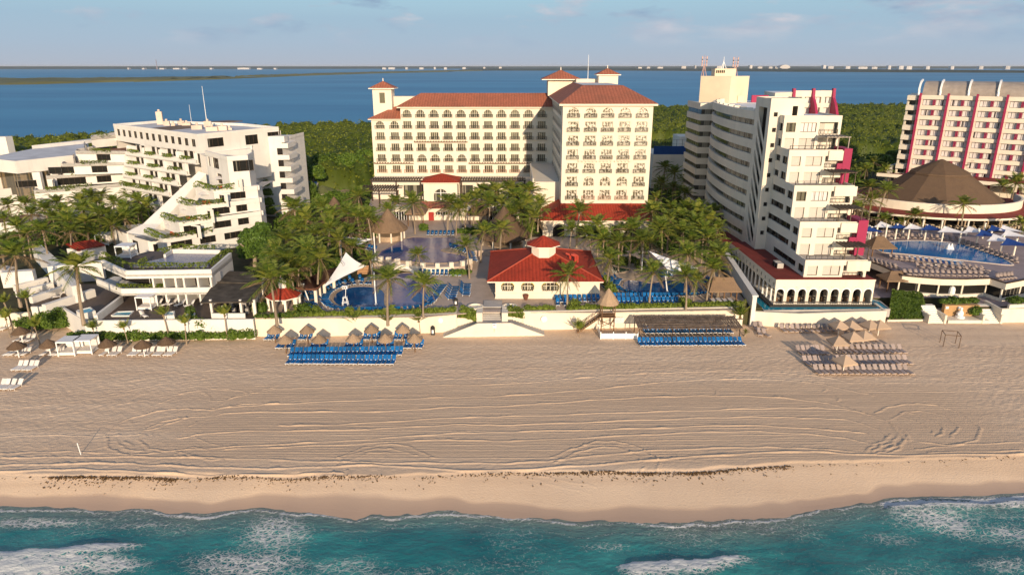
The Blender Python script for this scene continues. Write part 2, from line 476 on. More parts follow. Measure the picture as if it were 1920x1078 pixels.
def dup(root, loc, rz=0.0, label=None, group=None, scale=None):
    r = root.copy(); COL.objects.link(r); r.location = loc; r.rotation_euler[2] = rz
    if scale: r.scale = (scale,) * 3 if not hasattr(scale, '__len__') else scale
    if label: tag(r, label)
    if group: r['group'] = group
    for ch in root.children:
        c = ch.copy(); COL.objects.link(c); c.parent = r
        for g in ch.children:
            d = g.copy(); COL.objects.link(d); d.parent = c
    return r
_o1 = 'first second third fourth fifth sixth seventh eighth ninth tenth eleventh twelfth thirteenth fourteenth fifteenth sixteenth seventeenth eighteenth nineteenth'.split()
def ordw(n):
    if n < 20: return _o1[n - 1]
    t = {2: 'twent', 3: 'thirt', 4: 'fort', 5: 'fift', 6: 'sixt'}[n // 10]
    return t + 'ieth' if n % 10 == 0 else t + 'y-' + _o1[n % 10 - 1]

# smooth value noise on arrays
def vnoise(x, y, seed=0):
    xi = np.floor(x).astype(np.int64); yi = np.floor(y).astype(np.int64); fx = x - xi; fy = y - yi
    fx = fx * fx * (3 - 2 * fx); fy = fy * fy * (3 - 2 * fy)
    def h(a, b):
        n = (a * 374761393 + b * 668265263 + seed * 974711) & 0x7fffffff
        n = ((n ^ (n >> 13)) * 1274126177) & 0x7fffffff
        return ((n ^ (n >> 16)) & 0xffff) / 65535.0
    return (h(xi, yi) * (1 - fx) + h(xi + 1, yi) * fx) * (1 - fy) + (h(xi, yi + 1) * (1 - fx) + h(xi + 1, yi + 1) * fx) * fy
def fbm(x, y, seed=0, oct=4):
    s = 0; a = .5
    for k in range(oct):
        s = s + a * vnoise(x * 2 ** k, y * 2 ** k, seed + k * 17); a *= .5
    return s / (1 - .5 ** oct)
def grid_faces(nx, ny):
    i = np.arange(nx * ny).reshape(ny, nx)
    return np.stack([i[:-1, :-1].ravel(), i[:-1, 1:].ravel(), i[1:, 1:].ravel(), i[1:, :-1].ravel()], 1)
def cards(P, size, rng, flat=.0, aspect=.62, nrm=None):
    """leaf-sized quads at points P, randomly turned; flat biases them level; nrm biases them along given directions"""
    n = len(P); a = rng.normal(size=(n, 3)); 
    if nrm is not None: a = a * .75 + nrm
    a[:, 2] += flat
    a /= np.linalg.norm(a, axis=1)[:, None] + 1e-9
    t = rng.normal(size=(n, 3)); t -= a * (t * a).sum(1)[:, None]; t /= np.linalg.norm(t, axis=1)[:, None] + 1e-9
    b = np.cross(a, t)
    sz = (size * (.6 + .8 * rng.random(n)))[:, None] * .5
    V = np.stack([P - t * sz - b * sz * aspect * .5, P + t * sz * .2 - b * sz * aspect, P + t * sz, P - t * sz * .1 + b * sz * aspect], 1).reshape(-1, 3)
    return V, np.arange(4 * n).reshape(n, 4)
# ================================================================== camera, sun, sky
cd = bpy.data.cameras.new('camera'); cam = bpy.data.objects.new('camera', cd); COL.objects.link(cam)
cam.location = (0, 0, CAM_H); cam.rotation_euler = (math.pi / 2 - PITCH, 0, 0)
cd.sensor_fit = 'HORIZONTAL'; cd.sensor_width = 36; cd.lens = 24; cd.clip_start = .5; cd.clip_end = 120000
SC.camera = cam
SUN_AZ, SUN_EL = R(-10.5), R(13.8)            # the shadows run straight inland, a little to the left
sd = bpy.data.lights.new('sun', 'SUN'); sd.energy = 4.6; sd.angle = R(.6); sd.color = (1.0, .79, .555)
so = bpy.data.objects.new('sun', sd); COL.objects.link(so)
ldir = Vector((math.sin(SUN_AZ) * math.cos(SUN_EL), math.cos(SUN_AZ) * math.cos(SUN_EL), -math.sin(SUN_EL)))
so.rotation_euler = ldir.to_track_quat('-Z', 'Y').to_euler()
so.location = (40, -150, 90)
w = bpy.data.worlds.new('World'); SC.world = w; w.use_nodes = True
nt = w.node_tree; bg = nt.nodes['Background']
sky = nt.nodes.new('ShaderNodeTexSky'); sky.sky_type = 'NISHITA'; sky.sun_disc = False
sky.sun_elevation = SUN_EL; sky.sun_rotation = math.pi + SUN_AZ     # sun stands behind the camera
sky.altitude = 40; sky.air_density = 1.0; sky.dust_density = .35; sky.ozone_density = 2.2
tc = nt.nodes.new('ShaderNodeTexCoord')
sx = nt.nodes.new('ShaderNodeSeparateXYZ'); nt.links.new(tc.outputs['Generated'], sx.inputs[0])
# cloud decks: flat-bottomed banks well above the horizon, thicker to the right
mp = nt.nodes.new('ShaderNodeMapping'); mp.inputs['Scale'].default_value = (1.0, 1.0, 3.6); mp.inputs['Location'].default_value = (.37, .1, .21)
nt.links.new(tc.outputs['Generated'], mp.inputs[0])
n1 = N(nt, 'ShaderNodeTexNoise', i_Scale=7.5, i_Detail=9.0, i_Roughness=.58); nt.links.new(mp.outputs[0], n1.inputs['Vector'])
side = N(nt, 'ShaderNodeMapRange', i_1=-.5, i_2=.65, i_3=-.055, i_4=.085); nt.links.new(sx.outputs[0], side.inputs[0])
ad = N(nt, 'ShaderNodeMath', operation='ADD'); nt.links.new(n1.outputs['Fac'], ad.inputs[0]); nt.links.new(side.outputs[0], ad.inputs[1])
cl = ramp(nt, ad.outputs[0], [(.50, 0), (.64, 1)])
hz = N(nt, 'ShaderNodeMapRange', i_1=.022, i_2=.07, i_3=0.0, i_4=.9); nt.links.new(sx.outputs[2], hz.inputs[0])
cf = N(nt, 'ShaderNodeMath', operation='MULTIPLY'); nt.links.new(cl, cf.inputs[0]); nt.links.new(hz.outputs[0], cf.inputs[1])
n2 = N(nt, 'ShaderNodeTexNoise', i_Scale=9.0, i_Detail=7.0); nt.links.new(mp.outputs[0], n2.inputs['Vector'])
ccol = mixc(nt, ramp(nt, n2.outputs['Fac'], [(.38, 0), (.62, 1)]), (1.6, 2.15, 3.2), (4.5, 4.05, 4.25))
belt_ = ramp(nt, sx.outputs[2], [(0.0, (2.75, 3.05, 3.6)), (.03, (2.5, 3.2, 3.95)), (.085, (2.15, 3.35, 4.2)), (1.0, (2.15, 3.35, 4.2))])
bf = N(nt, 'ShaderNodeMapRange', i_1=.06, i_2=.34, i_3=1.0, i_4=0.0); nt.links.new(sx.outputs[2], bf.inputs[0])
front = N(nt, 'ShaderNodeMapRange', i_1=-.1, i_2=.35, i_3=0.0, i_4=1.0); nt.links.new(sx.outputs[1], front.inputs[0])
bm = N(nt, 'ShaderNodeMath', operation='MULTIPLY'); nt.links.new(bf.outputs[0], bm.inputs[0]); nt.links.new(front.outputs[0], bm.inputs[1])
skyb = mixc(nt, bm.outputs[0], sky.outputs[0], belt_)      # the blue-mauve belt opposite the low sun
skyc = mixc(nt, cf.outputs[0], skyb, ccol)
nt.links.new(skyc, bg.inputs['Color']); bg.inputs['Strength'].default_value = .14
SC.view_settings.view_transform = 'Standard'; SC.view_settings.look = 'None'
SC.view_settings.exposure = 0.19; SC.view_settings.gamma = 1.0
SC.cycles.max_bounces = 6; SC.cycles.diffuse_bounces = 3; SC.cycles.glossy_bounces = 3; SC.cycles.transmission_bounces = 2
SC.cycles.use_denoising = True

def pw(xs, table):
    t = sorted(table); return np.interp(xs, [a for a, b in t], [b for a, b in t])

# ================================================================== beach
YW = [(-400, 60), (-60, 59.2), (-25, 59.3), (0, 58.6), (13, 57.3), (24, 58.2), (34, 60.2), (55, 62.6), (110, 64.5), (400, 66)]     # water's edge
YB = [(-400, 64), (-60, 64.6), (-20, 64.2), (0, 64.8), (20, 65.4), (33, 66.8), (60, 68.4), (110, 69.5), (400, 70)]     # crest of the bank
def seg_dist(X, Y, pl):
    D = np.full(X.shape, 1e9)
    for (ax, ay), (bx, by) in zip(pl[:-1], pl[1:]):
        dx, dy = bx - ax, by - ay; L = dx * dx + dy * dy + 1e-9
        t = np.clip(((X - ax) * dx + (Y - ay) * dy) / L, 0, 1)
        D = np.minimum(D, np.hypot(X - ax - t * dx, Y - ay - t * dy))
    return D
def smooth(pl, n=6):
    out = []
    P = [pl[0]] + pl + [pl[-1]]
    for i in range(1, len(P) - 2):
        for k in range(n):
            t = k / n; a, b, c, d = (np.array(P[i + q]) for q in (-1, 0, 1, 2))
            out.append(tuple(.5 * ((2 * b) + (-a + c) * t + (2 * a - 5 * b + 4 * c - d) * t * t + (-a + 3 * b - 3 * c + d) * t ** 3)))
    return out + [pl[-1]]
# furrows left by the beach rake: (points seen on the sand, height, half width)
RAKE = [
 ([(480, 736), (520, 729), (620, 726), (760, 723), (960, 719), (1120, 705), (1240, 699), (1340, 696), (1440, 698), (1530, 704), (1600, 719)], .13, .22),
 ([(395, 766), (440, 762), (520, 757), (700, 749), (850, 744), (960, 741), (1130, 728), (1260, 715), (1390, 710), (1510, 716), (1600, 733), (1640, 742)], .15, .24),
 ([(400, 779), (470, 772), (700, 771), (850, 763), (960, 760), (1140, 748), (1300, 742), (1440, 744), (1550, 756), (1640, 780), (1690, 806), (1708, 828)], .17, .26),
 ([(520, 798), (640, 795), (850, 783), (960, 780), (1200, 772), (1400, 766), (1520, 764), (1600, 770), (1660, 790), (1690, 815), (1690, 838), (1660, 850)], .16, .25),
 ([(330, 822), (430, 809), (640, 806), (850, 796), (960, 796), (1200, 787), (1390, 781), (1500, 783), (1580, 786), (1640, 802), (1672, 826), (1668, 842), (1640, 850)], .16, .25),
 ([(300, 846), (420, 838), (640, 826), (850, 812), (960, 809), (1200, 803), (1400, 797), (1560, 806), (1620, 812), (1650, 830), (1640, 846)], .16, .24),
 ([(420, 842), (640, 833), (820, 824), (960, 826), (1200, 815), (1400, 808), (1560, 818), (1630, 832), (1625, 846)], .14, .22),
 ([(0, 858), (200, 856), (400, 858), (640, 866), (850, 868), (1000, 866), (1200, 846), (1400, 838), (1500, 840), (1600, 846)], .16, .28),
 ([(0, 872), (200, 868), (300, 872), (500, 878), (700, 872), (900, 882), (1100, 872), (1300, 856), (1500, 846), (1660, 853), (1920, 850)], .2, .3),
 ([(0, 884), (120, 880), (240, 883), (420, 890), (640, 886)], .22, .3),
 ([(0, 818), (100, 815), (180, 818), (260, 814)], .10, .22), ([(0, 850), (120, 846), (230, 851)], .10, .2),
 ([(0, 768), (140, 752), (260, 728), (330, 716), (420, 706)], .07, .2), ([(0, 750), (160, 728), (300, 706), (440, 690)], .06, .2),
 ([(0, 790), (160, 770), (290, 746), (380, 732)], .06, .2), ([(60, 712), (220, 700), (400, 694), (520, 690)], .06, .2),
 # turning loops at the left end
 ([(520, 757), (460, 757), (400, 768), (350, 766), (300, 770), (240, 786), (205, 808), (200, 830), (215, 846), (250, 852), (300, 848)], .17, .24),
 ([(395, 779), (340, 784), (300, 792), (270, 808), (262, 824), (276, 838), (310, 846)], .16, .22),
 ([(345, 784), (300, 800), (276, 806)], .14, .25), ([(370, 790), (350, 802), (330, 822)], .12, .22), ([(388, 796), (366, 818), (420, 838)], .08, .2),
 ([(262, 812), (258, 830)], .12, .25), ([(272, 814), (270, 830)], .12, .25), ([(284, 814), (283, 830)], .12, .25), ([(294, 814), (296, 829)], .12, .25),
 ([(222, 812), (222, 830), (238, 842), (270, 846)], .12, .2), ([(236, 812), (234, 826), (250, 838)], .12, .2),
 ([(300, 756), (340, 738), (380, 730), (430, 730), (460, 734)], .10, .25), ([(385, 735), (400, 752), (440, 744), (470, 732)], .10, .22), ([(400, 764), (440, 745), (490, 732), (520, 722)], .12, .25),
 ([(328, 844), (370, 858), (420, 862)], .1, .2), ([(330, 852), (360, 838), (392, 846)], .1, .18), ([(342, 858), (372, 842)], .1, .18),
 # loops by the bank
 ([(622, 874), (640, 856), (680, 840), (725, 832), (770, 838), (810, 858)], .13, .2), ([(636, 870), (660, 852), (700, 842), (740, 842), (780, 854)], .12, .18), ([(650, 866), (690, 850), (730, 848)], .1, .16),
 ([(1030, 858), (1080, 840), (1120, 828), (1170, 830), (1210, 846), (1236, 868), (1228, 890), (1210, 902)], .14, .22), ([(1040, 866), (1090, 846), (1130, 838), (1170, 842), (1200, 860), (1206, 876), (1180, 902)], .13, .22),
 ([(622, 884), (640, 914)], .16, .3), ([(648, 882), (676, 911)], .16, .3), ([(1010, 888), (1060, 896), (1120, 905)], .12, .25), ([(990, 892), (1050, 904), (1110, 916)], .12, .22),
 # right-hand loops
 ([(1640, 774), (1680, 760), (1730, 757), (1780, 766), (1820, 786), (1838, 808), (1824, 826), (1780, 834), (1720, 826)], .15, .25), ([(1670, 786), (1700, 772), (1740, 772), (1780, 784), (1796, 804), (1780, 820)], .12, .2),
 ([(1700, 772), (1750, 790), (1770, 806), (1756, 818)], .12, .2), ([(1690, 780), (1740, 800), (1748, 812)], .10, .18),
 ([(1700, 816), (1690, 832), (1660, 842)], .13, .2), ([(1683, 812), (1676, 828), (1650, 836)], .13, .2), ([(1668, 812), (1662, 824), (1640, 832)], .13, .2),
 ([(1428, 698), (1440, 708)], .12, .2), ([(1546, 726), (1548, 734)], .12, .2), ([(1340, 730), (1344, 742)], .12, .2), ([(1570, 744), (1574, 752)], .12, .2),
 ([(1500, 716), (1700, 718), (1920, 714)], .06, .18), ([(1560, 732), (1740, 734), (1920, 730)], .06, .18), ([(1720, 842), (1800, 834), (1920, 828)], .1, .2), ([(1740, 848), (1920, 844)], .12, .22),
 ([(760, 700), (1000, 690), (1250, 682)], .05, .2), ([(800, 712), (1000, 704), (1200, 694)], .05, .2), ([(470, 700), (460, 684), (490, 672)], .06, .2), ([(484, 702), (474, 688), (505, 676)], .06, .2),
]
for k_ in range(22):      # fine passes between the deep furrows
    v_ = 694 + k_ * 7.6; u0_ = 440 + 130 * ((k_ * 7) % 5) / 5 - 1.2 * k_ * (k_ > 8); u1_ = 1500 + 120 * ((k_ * 3) % 4) / 4
    RAKE.append(([(u0_ + (u1_ - u0_) * t_ / 6, v_ + 10 * (1 - t_ / 6) - 7 * math.sin(t_ * .55 + k_ * .15)) for t_ in range(7)], .05, .12))
xs = np.concatenate([np.linspace(-400, -82, 24)[:-1], np.arange(-82, 96, .2), np.linspace(96, 400, 24)[1:]])
ys = np.concatenate([np.arange(48, 57, .5), np.arange(57, 100, .115), np.arange(100, 118, .5)])
X, Y = np.meshgrid(xs, ys)
yw = pw(X, YW) + (fbm(X * .16, X * 0, 3, 3) - .5) * 2.2; yb = pw(X, YB) + (fbm(X * .3, X * 0, 5, 4) - .5) * 1.1
Zb = np.zeros(X.shape)
t = np.clip((Y - yw) / (yb - .55 - yw), -1.2, 1)
fore = -1.2 + t * .92 + .12 * np.clip(t, 0, 1) ** 2
k = np.clip((Y - (yb - .55)) / .55, 0, 1); k = k * k * (3 - 2 * k)
Zb = np.where(Y < yb - .55, fore, fore * 0 + (-.16 * (1 - k)))
Zb += np.where(Y > yb, 0.05 * (fbm(X * .12, Y * .5, 8, 3) - .5), 0)
flat = np.clip((Y - yb) / 1.0, 0, 1)
rk = np.zeros(X.shape)
for pl, h, hw in RAKE:
    W = smooth([G(u, v, 0) for u, v in pl])
    W = [(a + .18 * math.sin(i * .9 + h * 50), b + .10 * math.sin(i * 1.7 + h * 90)) for i, (a, b) in enumerate(W)]
    ax, ay = [p[0] for p in W], [p[1] for p in W]
    h = .012 + .42 * h; hw = .05 + .25 * hw
    ix = np.where((xs > min(ax) - 1.2) & (xs < max(ax) + 1.2))[0]; iy = np.where((ys > min(ay) - 1.2) & (ys < max(ay) + 1.2))[0]
    if not len(ix) or not len(iy): continue
    sl = np.ix_(iy, ix); D = seg_dist(X[sl], Y[sl], W)
    rk[sl] += h * (np.exp(-(D / hw) ** 2) - .2 * np.exp(-((D - hw * 2.0) / hw) ** 2)) * (.55 + .9 * vnoise(X[sl] * .5, Y[sl] * .7, 9))
# fine tine marks in the raked belt, scuffed sand elsewhere
belt = np.clip((Y - 65) / 3, 0, 1) * np.clip((88 - Y) / 3, 0, 1) * np.clip((X + 46) / 10, 0, 1) * np.clip((66 - X) / 10, 0, 1)
wob = Y + .8 * fbm(X * .03, Y * .05, 31, 3)
tine = .011 * np.sin(wob * 6.283 / .55) * belt * (.4 + vnoise(X * .07, Y * .3, 4))
scuff = ((vnoise(X * 1.6, Y * 1.9, 21) - .5) * .022 + (vnoise(X * 3.2, Y * 3.4, 22) - .5) * .07) * (1 - .72 * belt) * flat
Zb += rk * np.clip((Y - yb + .9) / .6, .35, 1) + tine * flat + scuff
beach_fn = lambda x, y: 0.0
me = np_mesh('beach', np.stack([X, Y, Zb], 2).reshape(-1, 3), grid_faces(len(xs), len(ys)), [], None, True)
wet = np.clip(1 - (Y - yw - .3) / (1.9 + 1.6 * (fbm(X * .12, X * 0 + 2, 14, 3) - .35) * 2), 0, 1)
a = me.attributes.new('wet', 'FLOAT', 'POINT'); a.data.foreach_set('value', wet.astype(np.float32).ravel())
a = me.attributes.new('raked', 'FLOAT', 'POINT'); a.data.foreach_set('value', belt.astype(np.float32).ravel())
m, nt, b = new_mat('beach_sand')
v = coords(nt)
f1 = noise(nt, v, .09, 5, .6); f2 = noise(nt, v, 3.0, 6, .7)
c = mixc(nt, ramp(nt, f1, [(.35, 0), (.65, 1)]), (.70, .50, .335), (.78, .58, .40))
c = mixc(nt, ramp(nt, f2, [(.30, 0), (.70, 1)]), c, (.74, .55, .385))
st_ = noise(nt, coords(nt, (.035, 1.0, 1)), .42, 3, .5)
c = mixc(nt, ramp(nt, st_, [(.40, 0), (.60, .55)]), c, (.61, .435, .295))     # passes of the rake; uneven lighting painted in as darker strips
rka = N(nt, 'ShaderNodeAttribute', attribute_name='raked')
rkf = N(nt, 'ShaderNodeMath', operation='MULTIPLY', i_1=.55); nt.links.new(rka.outputs['Fac'], rkf.inputs[0])
c = mixc(nt, rkf.outputs[0], c, (.58, .41, .27))      # turned, damper sand
att = N(nt, 'ShaderNodeAttribute', attribute_name='wet')
wf = ramp(nt, att.outputs['Fac'], [(.15, 0), (.42, .75), (1, 1)])
c = mixc(nt, wf, c, (.42, .30, .225))
nt.links.new(c, b.inputs['Base Color'])
rr = N(nt, 'ShaderNodeMapRange', i_3=.95, i_4=.24); nt.links.new(wf, rr.inputs[0]); nt.links.new(rr.outputs[0], b.inputs['Roughness'])
b.inputs['Specular IOR Level'].default_value = .25
f3 = noise(nt, v, 5.5, 5, .65)
dm = N(nt, 'ShaderNodeMath', operation='SUBTRACT', i_0=1.0); nt.links.new(wf, dm.inputs[1])
hm = N(nt, 'ShaderNodeMath', operation='MULTIPLY'); nt.links.new(f3, hm.inputs[0]); nt.links.new(dm.outputs[0], hm.inputs[1])
bump(nt, b, hm.outputs[0], .55, .10)
me.materials.append(m)
tag(link('beach', me), 'pale raked sand beach between hotel walls and sea', 'beach', kind='structure')

# ================================================================== sea
xs2 = np.concatenate([np.linspace(-2500, -66, 40)[:-1], np.arange(-66, 82, .22), np.linspace(82, 2500, 40)[1:]])
ys2 = np.concatenate([np.linspace(-900, 36, 30)[:-1], np.arange(36, 66, .17)])
X, Y = np.meshgrid(xs2, ys2)
yw2 = pw(X, YW) + (fbm(X * .16, X * 0, 3, 3) - .5) * 2.2
def crest(pts, hw):
    W = smooth([G(u, v, -1.2) for u, v in pts]); return seg_dist(X, Y, W), W
foam = np.zeros(X.shape); Zs = -1.2 + .22 * (fbm(X * .14, Y * .35, 41, 4) - .5) + .10 * (fbm(X * .6, Y * 1.0, 43, 3) - .5) + .05 * (fbm(X * 1.6, Y * 2.4, 44, 3) - .5)
for pts, h in (([(-200, 1060), (-40, 1045), (60, 1039), (160, 1030), (230, 1024), (285, 1023)], .31), ([(1150, 1066), (1210, 1062), (1290, 1056), (1370, 1049), (1430, 1044)], .32), ([(1640, 948), (1760, 941), (1900, 936), (2050, 930)], .2)):
    W = smooth([G(u, v, -1.2) for u, v in pts])
    cy = np.interp(X, [p[0] for p in W], [p[1] for p in W]) + (fbm(X * .4, X * 0, 6, 3) - .5) * .9
    x0, x1 = W[0][0], W[-1][0]
    end = np.clip((X - x0) / 1.5, 0, 1) * np.clip((x1 - X) / 4.0, 0, 1)
    dy = Y - cy                                    # + is the shore side
    Zs += h * end * np.where(dy > 0, np.exp(-(dy / .8) ** 2), np.exp(-(dy / 2.6) ** 2))
    spread = 1.6 + 2.2 * fbm(X * .35, X * 0 + 7, 12, 3)
    back = np.where(dy > .35, 0, np.clip(1 + dy / spread, 0, 1)); foam = np.maximum(foam, end ** .5 * back * (.95 if h > .3 else .85))
def blob(u, v, ru, rv, s):
    global foam
    cx, cy = G(u, v, -1.2)
    d = np.hypot((X - cx) / ru, (Y - cy) / rv); foam = np.maximum(foam, s * np.clip(1.25 - d + .5 * (fbm(X * .25, Y * .4, 51, 3) - .5), 0, 1))
for a_ in ((520, 1000, 7.5, 5.5, .62), (470, 1060, 11, 4, .62), (640, 1060, 8, 3.5, .5), (250, 985, 12, 1.4, .5), (90, 980, 14, 1.5, .6), (40, 1068, 12, 3.0, .9), (200, 1062, 6, 2.5, .7),
           (1760, 975, 9, 4.2, .68), (1900, 1000, 8, 3.4, .62), (1680, 1010, 7, 2.5, .48), (1900, 945, 7, 1.2, .7), (1130, 1025, 6, 1.6, .48), (760, 985, 10, .9, .42), (1450, 1000, 8, 2, .35), (1880, 1060, 6, 2.5, .55), (1010, 1050, 8, 2, .36)): blob(*a_)
foam = np.maximum(foam, .34 + .18 * (fbm(X * .12, Y * .3, 88, 3) - .5) * 2)
edge = Y - yw2
lace = np.clip(1 - np.abs(edge + .45 + .7 * (fbm(X * .5, Y * 0, 61, 3) - .5)) / .55, 0, 1); foam = np.maximum(foam, lace * (.55 + .35 * fbm(X * .2, X * 0, 63, 2)))
lace2 = np.clip(1 - np.abs(edge + 2.0 + 2.0 * (fbm(X * .3, Y * 0, 66, 3) - .5)) / .5, 0, 1); foam = np.maximum(foam, lace2 * .5)
Zs = np.where(edge > -1.2, np.minimum(Zs, -1.2 + .03), Zs)
me = np_mesh('sea', np.stack([X, Y, Zs], 2).reshape(-1, 3), grid_faces(len(xs2), len(ys2)), [], None, True)
a = me.attributes.new('foam', 'FLOAT', 'POINT'); a.data.foreach_set('value', foam.astype(np.float32).ravel())
a = me.attributes.new('shallow', 'FLOAT', 'POINT'); a.data.foreach_set('value', np.clip(1 + edge / 4.5 + .5 * (fbm(X * .1, Y * .2, 71, 3) - .5), 0, 1).astype(np.float32).ravel())
m, nt, b = new_mat('sea_water')
v = coords(nt)
shal = N(nt, 'ShaderNodeAttribute', attribute_name='shallow'); fm = N(nt, 'ShaderNodeAttribute', attribute_name='foam')
f = noise(nt, coords(nt, (.6, 1, 1)), .16, 5, .6)
c = mixc(nt, ramp(nt, f, [(.33, 0), (.68, 1)]), (.009, .128, .148), (.05, .275, .265))
c = mixc(nt, ramp(nt, shal.outputs['Fac'], [(.10, 0), (.62, .40), (1, .78)]), c, (.22, .205, .165))
vd = coords(nt, (1, 1.5, 1))
wn = N(nt, 'ShaderNodeTexNoise', i_Scale=.55, i_Detail=4.0); nt.links.new(vd, wn.inputs['Vector'])
wv = N(nt, 'ShaderNodeVectorMath', operation='MULTIPLY_ADD'); nt.links.new(wn.outputs['Color'], wv.inputs[0]); wv.inputs[1].default_value = (1.5, 1.5, 0); nt.links.new(vd, wv.inputs[2])
vo = N(nt, 'ShaderNodeTexVoronoi', i_Scale=1.15, feature='DISTANCE_TO_EDGE'); nt.links.new(wv.outputs[0], vo.inputs['Vector'])
vo2 = N(nt, 'ShaderNodeTexVoronoi', i_Scale=2.9, feature='DISTANCE_TO_EDGE'); nt.links.new(wv.outputs[0], vo2.inputs['Vector'])
def cell(o, wdt):
    r = N(nt, 'ShaderNodeMapRange', i_1=0.0, i_2=wdt, i_3=1.0, i_4=0.0); nt.links.new(o, r.inputs[0]); return r.outputs[0]
mx = N(nt, 'ShaderNodeMath', operation='MAXIMUM'); nt.links.new(cell(vo.outputs[0], .3), mx.inputs[0]); nt.links.new(cell(vo2.outputs[0], .22), mx.inputs[1])
n3 = noise(nt, v, 2.6, 6, .7)
# threshold falls as foam grows: thin lace at .4, solid froth near 1
s1 = N(nt, 'ShaderNodeMath', operation='MULTIPLY', i_1=.55); nt.links.new(mx.outputs[0], s1.inputs[0])
s2 = N(nt, 'ShaderNodeMath', operation='MULTIPLY_ADD', i_1=.75); nt.links.new(n3, s2.inputs[0]); nt.links.new(s1.outputs[0], s2.inputs[2])
s3 = N(nt, 'ShaderNodeMath', operation='MULTIPLY_ADD', i_1=1.25); nt.links.new(fm.outputs['Fac'], s3.inputs[0]); nt.links.new(s2.outputs[0], s3.inputs[2])
ff = ramp(nt, s3.outputs[0], [(0, 0), (1, 1)])
fr = N(nt, 'ShaderNodeMapRange', i_1=1.34, i_2=1.66, i_3=0.0, i_4=.86); nt.links.new(s3.outputs[0], fr.inputs[0])
c = mixc(nt, fr.outputs[0], c, (.70, .68, .66))
nt.links.new(c, b.inputs['Base Color'])
rg = N(nt, 'ShaderNodeMapRange', i_3=.12, i_4=.9); nt.links.new(fr.outputs[0], rg.inputs[0]); nt.links.new(rg.outputs[0], b.inputs['Roughness'])
b.inputs['IOR'].default_value = 1.33; b.inputs['Specular IOR Level'].default_value = .4
hh = N(nt, 'ShaderNodeMath', operation='MULTIPLY_ADD', i_1=.35); nt.links.new(fr.outputs[0], hh.inputs[0]); nt.links.new(noise(nt, coords(nt, (.7, 1.2, 1)), 1.3, 6, .6), hh.inputs[2])
bump(nt, b, hh.outputs[0], .65, .35)
me.materials.append(m)
tag(link('sea', me), 'teal surf with white foam at the beach edge', 'sea', kind='structure')

# seaweed line left by the tide
P = []
for x in np.arange(-75, 80, .06):
    dens = 1.1 if -50 < x < -36 else .5 if -36 < x < -14 else .3 if -14 < x < 2 else .8 if 2 < x < 31 else .06
    dens *= .15 + 1.3 * vnoise(np.array([x * .35]), np.array([.5]), 77)[0]
    for q in range(6):
        if RNG.random() < dens * .6:
            yb_ = float(pw(x, YB)); off = -.35 - abs(RNG.normal(0, .22 if RNG.random() < .8 else .8)) - .5 * vnoise(np.array([x * .2]), np.array([3.]), 5)[0]
            P.append((x + RNG.normal(0, .12), yb_ + off, 0))
P = np.array(P); 
iy = np.clip(np.searchsorted(ys, P[:, 1]), 0, len(ys) - 1); ix = np.clip(np.searchsorted(xs, P[:, 0]), 0, len(xs) - 1)
P[:, 2] = Zb[iy, ix] + .05
Vq, Fq = cards(P, .21, RNG, 1.8)
tag(link('seaweed', np_mesh('seaweed', Vq, Fq, SEAWEED)), 'brown seaweed washed up along the bank', 'seaweed', kind='stuff')

# ================================================================== land behind the beach
mb = MB()
E0 = [(-420, 108.6), (-73.6, 108.9), (-68.8, 104.0), (-41.2, 104.8), (-13, 106.6), (-12, 108.4), (6, 108.4), (8, 106.9), (21, 107.8), (39.5, 109.1)]
mb.prism(E0 + [(42.5, 109.3), (42.5, 152), (420, 152), (420, 640), (150, 640), (40, 560), (-90, 440), (-250, 318), (-420, 300)], -2.5, 3.0)
mb.prism([(42.5, 109.3), (62.3, 110.4), (62.6, 117.4), (79.2, 117.4), (79.4, 112.4), (92, 112.4), (94, 111.4), (420, 111.4), (420, 152), (42.5, 152)], -2.4, 1.95)
tag(mb.build('ground', [SOIL]), 'dark planted ground the hotels stand on', 'ground', kind='structure')
def sheet(name, poly, z, mat, label, cat='pavement', th=.12):
    q = MB(); q.prism(poly, z - th, z)
    return tag(q.build(name, [mat]), label, cat, kind='structure')

# lagoon and far shore
q = MB()
gx = np.concatenate([np.linspace(-60000, -1500, 12)[:-1], np.linspace(-1500, 1500, 60), np.linspace(1500, 60000, 12)[1:]]); gy = np.concatenate([np.linspace(255, 4000, 80), np.linspace(4000, 90000, 30)[1:]])
Xg, Yg = np.meshgrid(gx, gy)
LAG = water_mat('lagoon_water', (.09, .285, .47), .5, .22, .35, (.068, .225, .40), .004, .05, (.35, 1, 1))
tag(link('lagoon', np_mesh('lagoon', np.stack([Xg, Yg, np.full(Xg.shape, -1.0)], 2).reshape(-1, 3), grid_faces(len(gx), len(gy)), [LAG])), 'wide blue lagoon behind the hotels', 'lagoon', kind='structure')

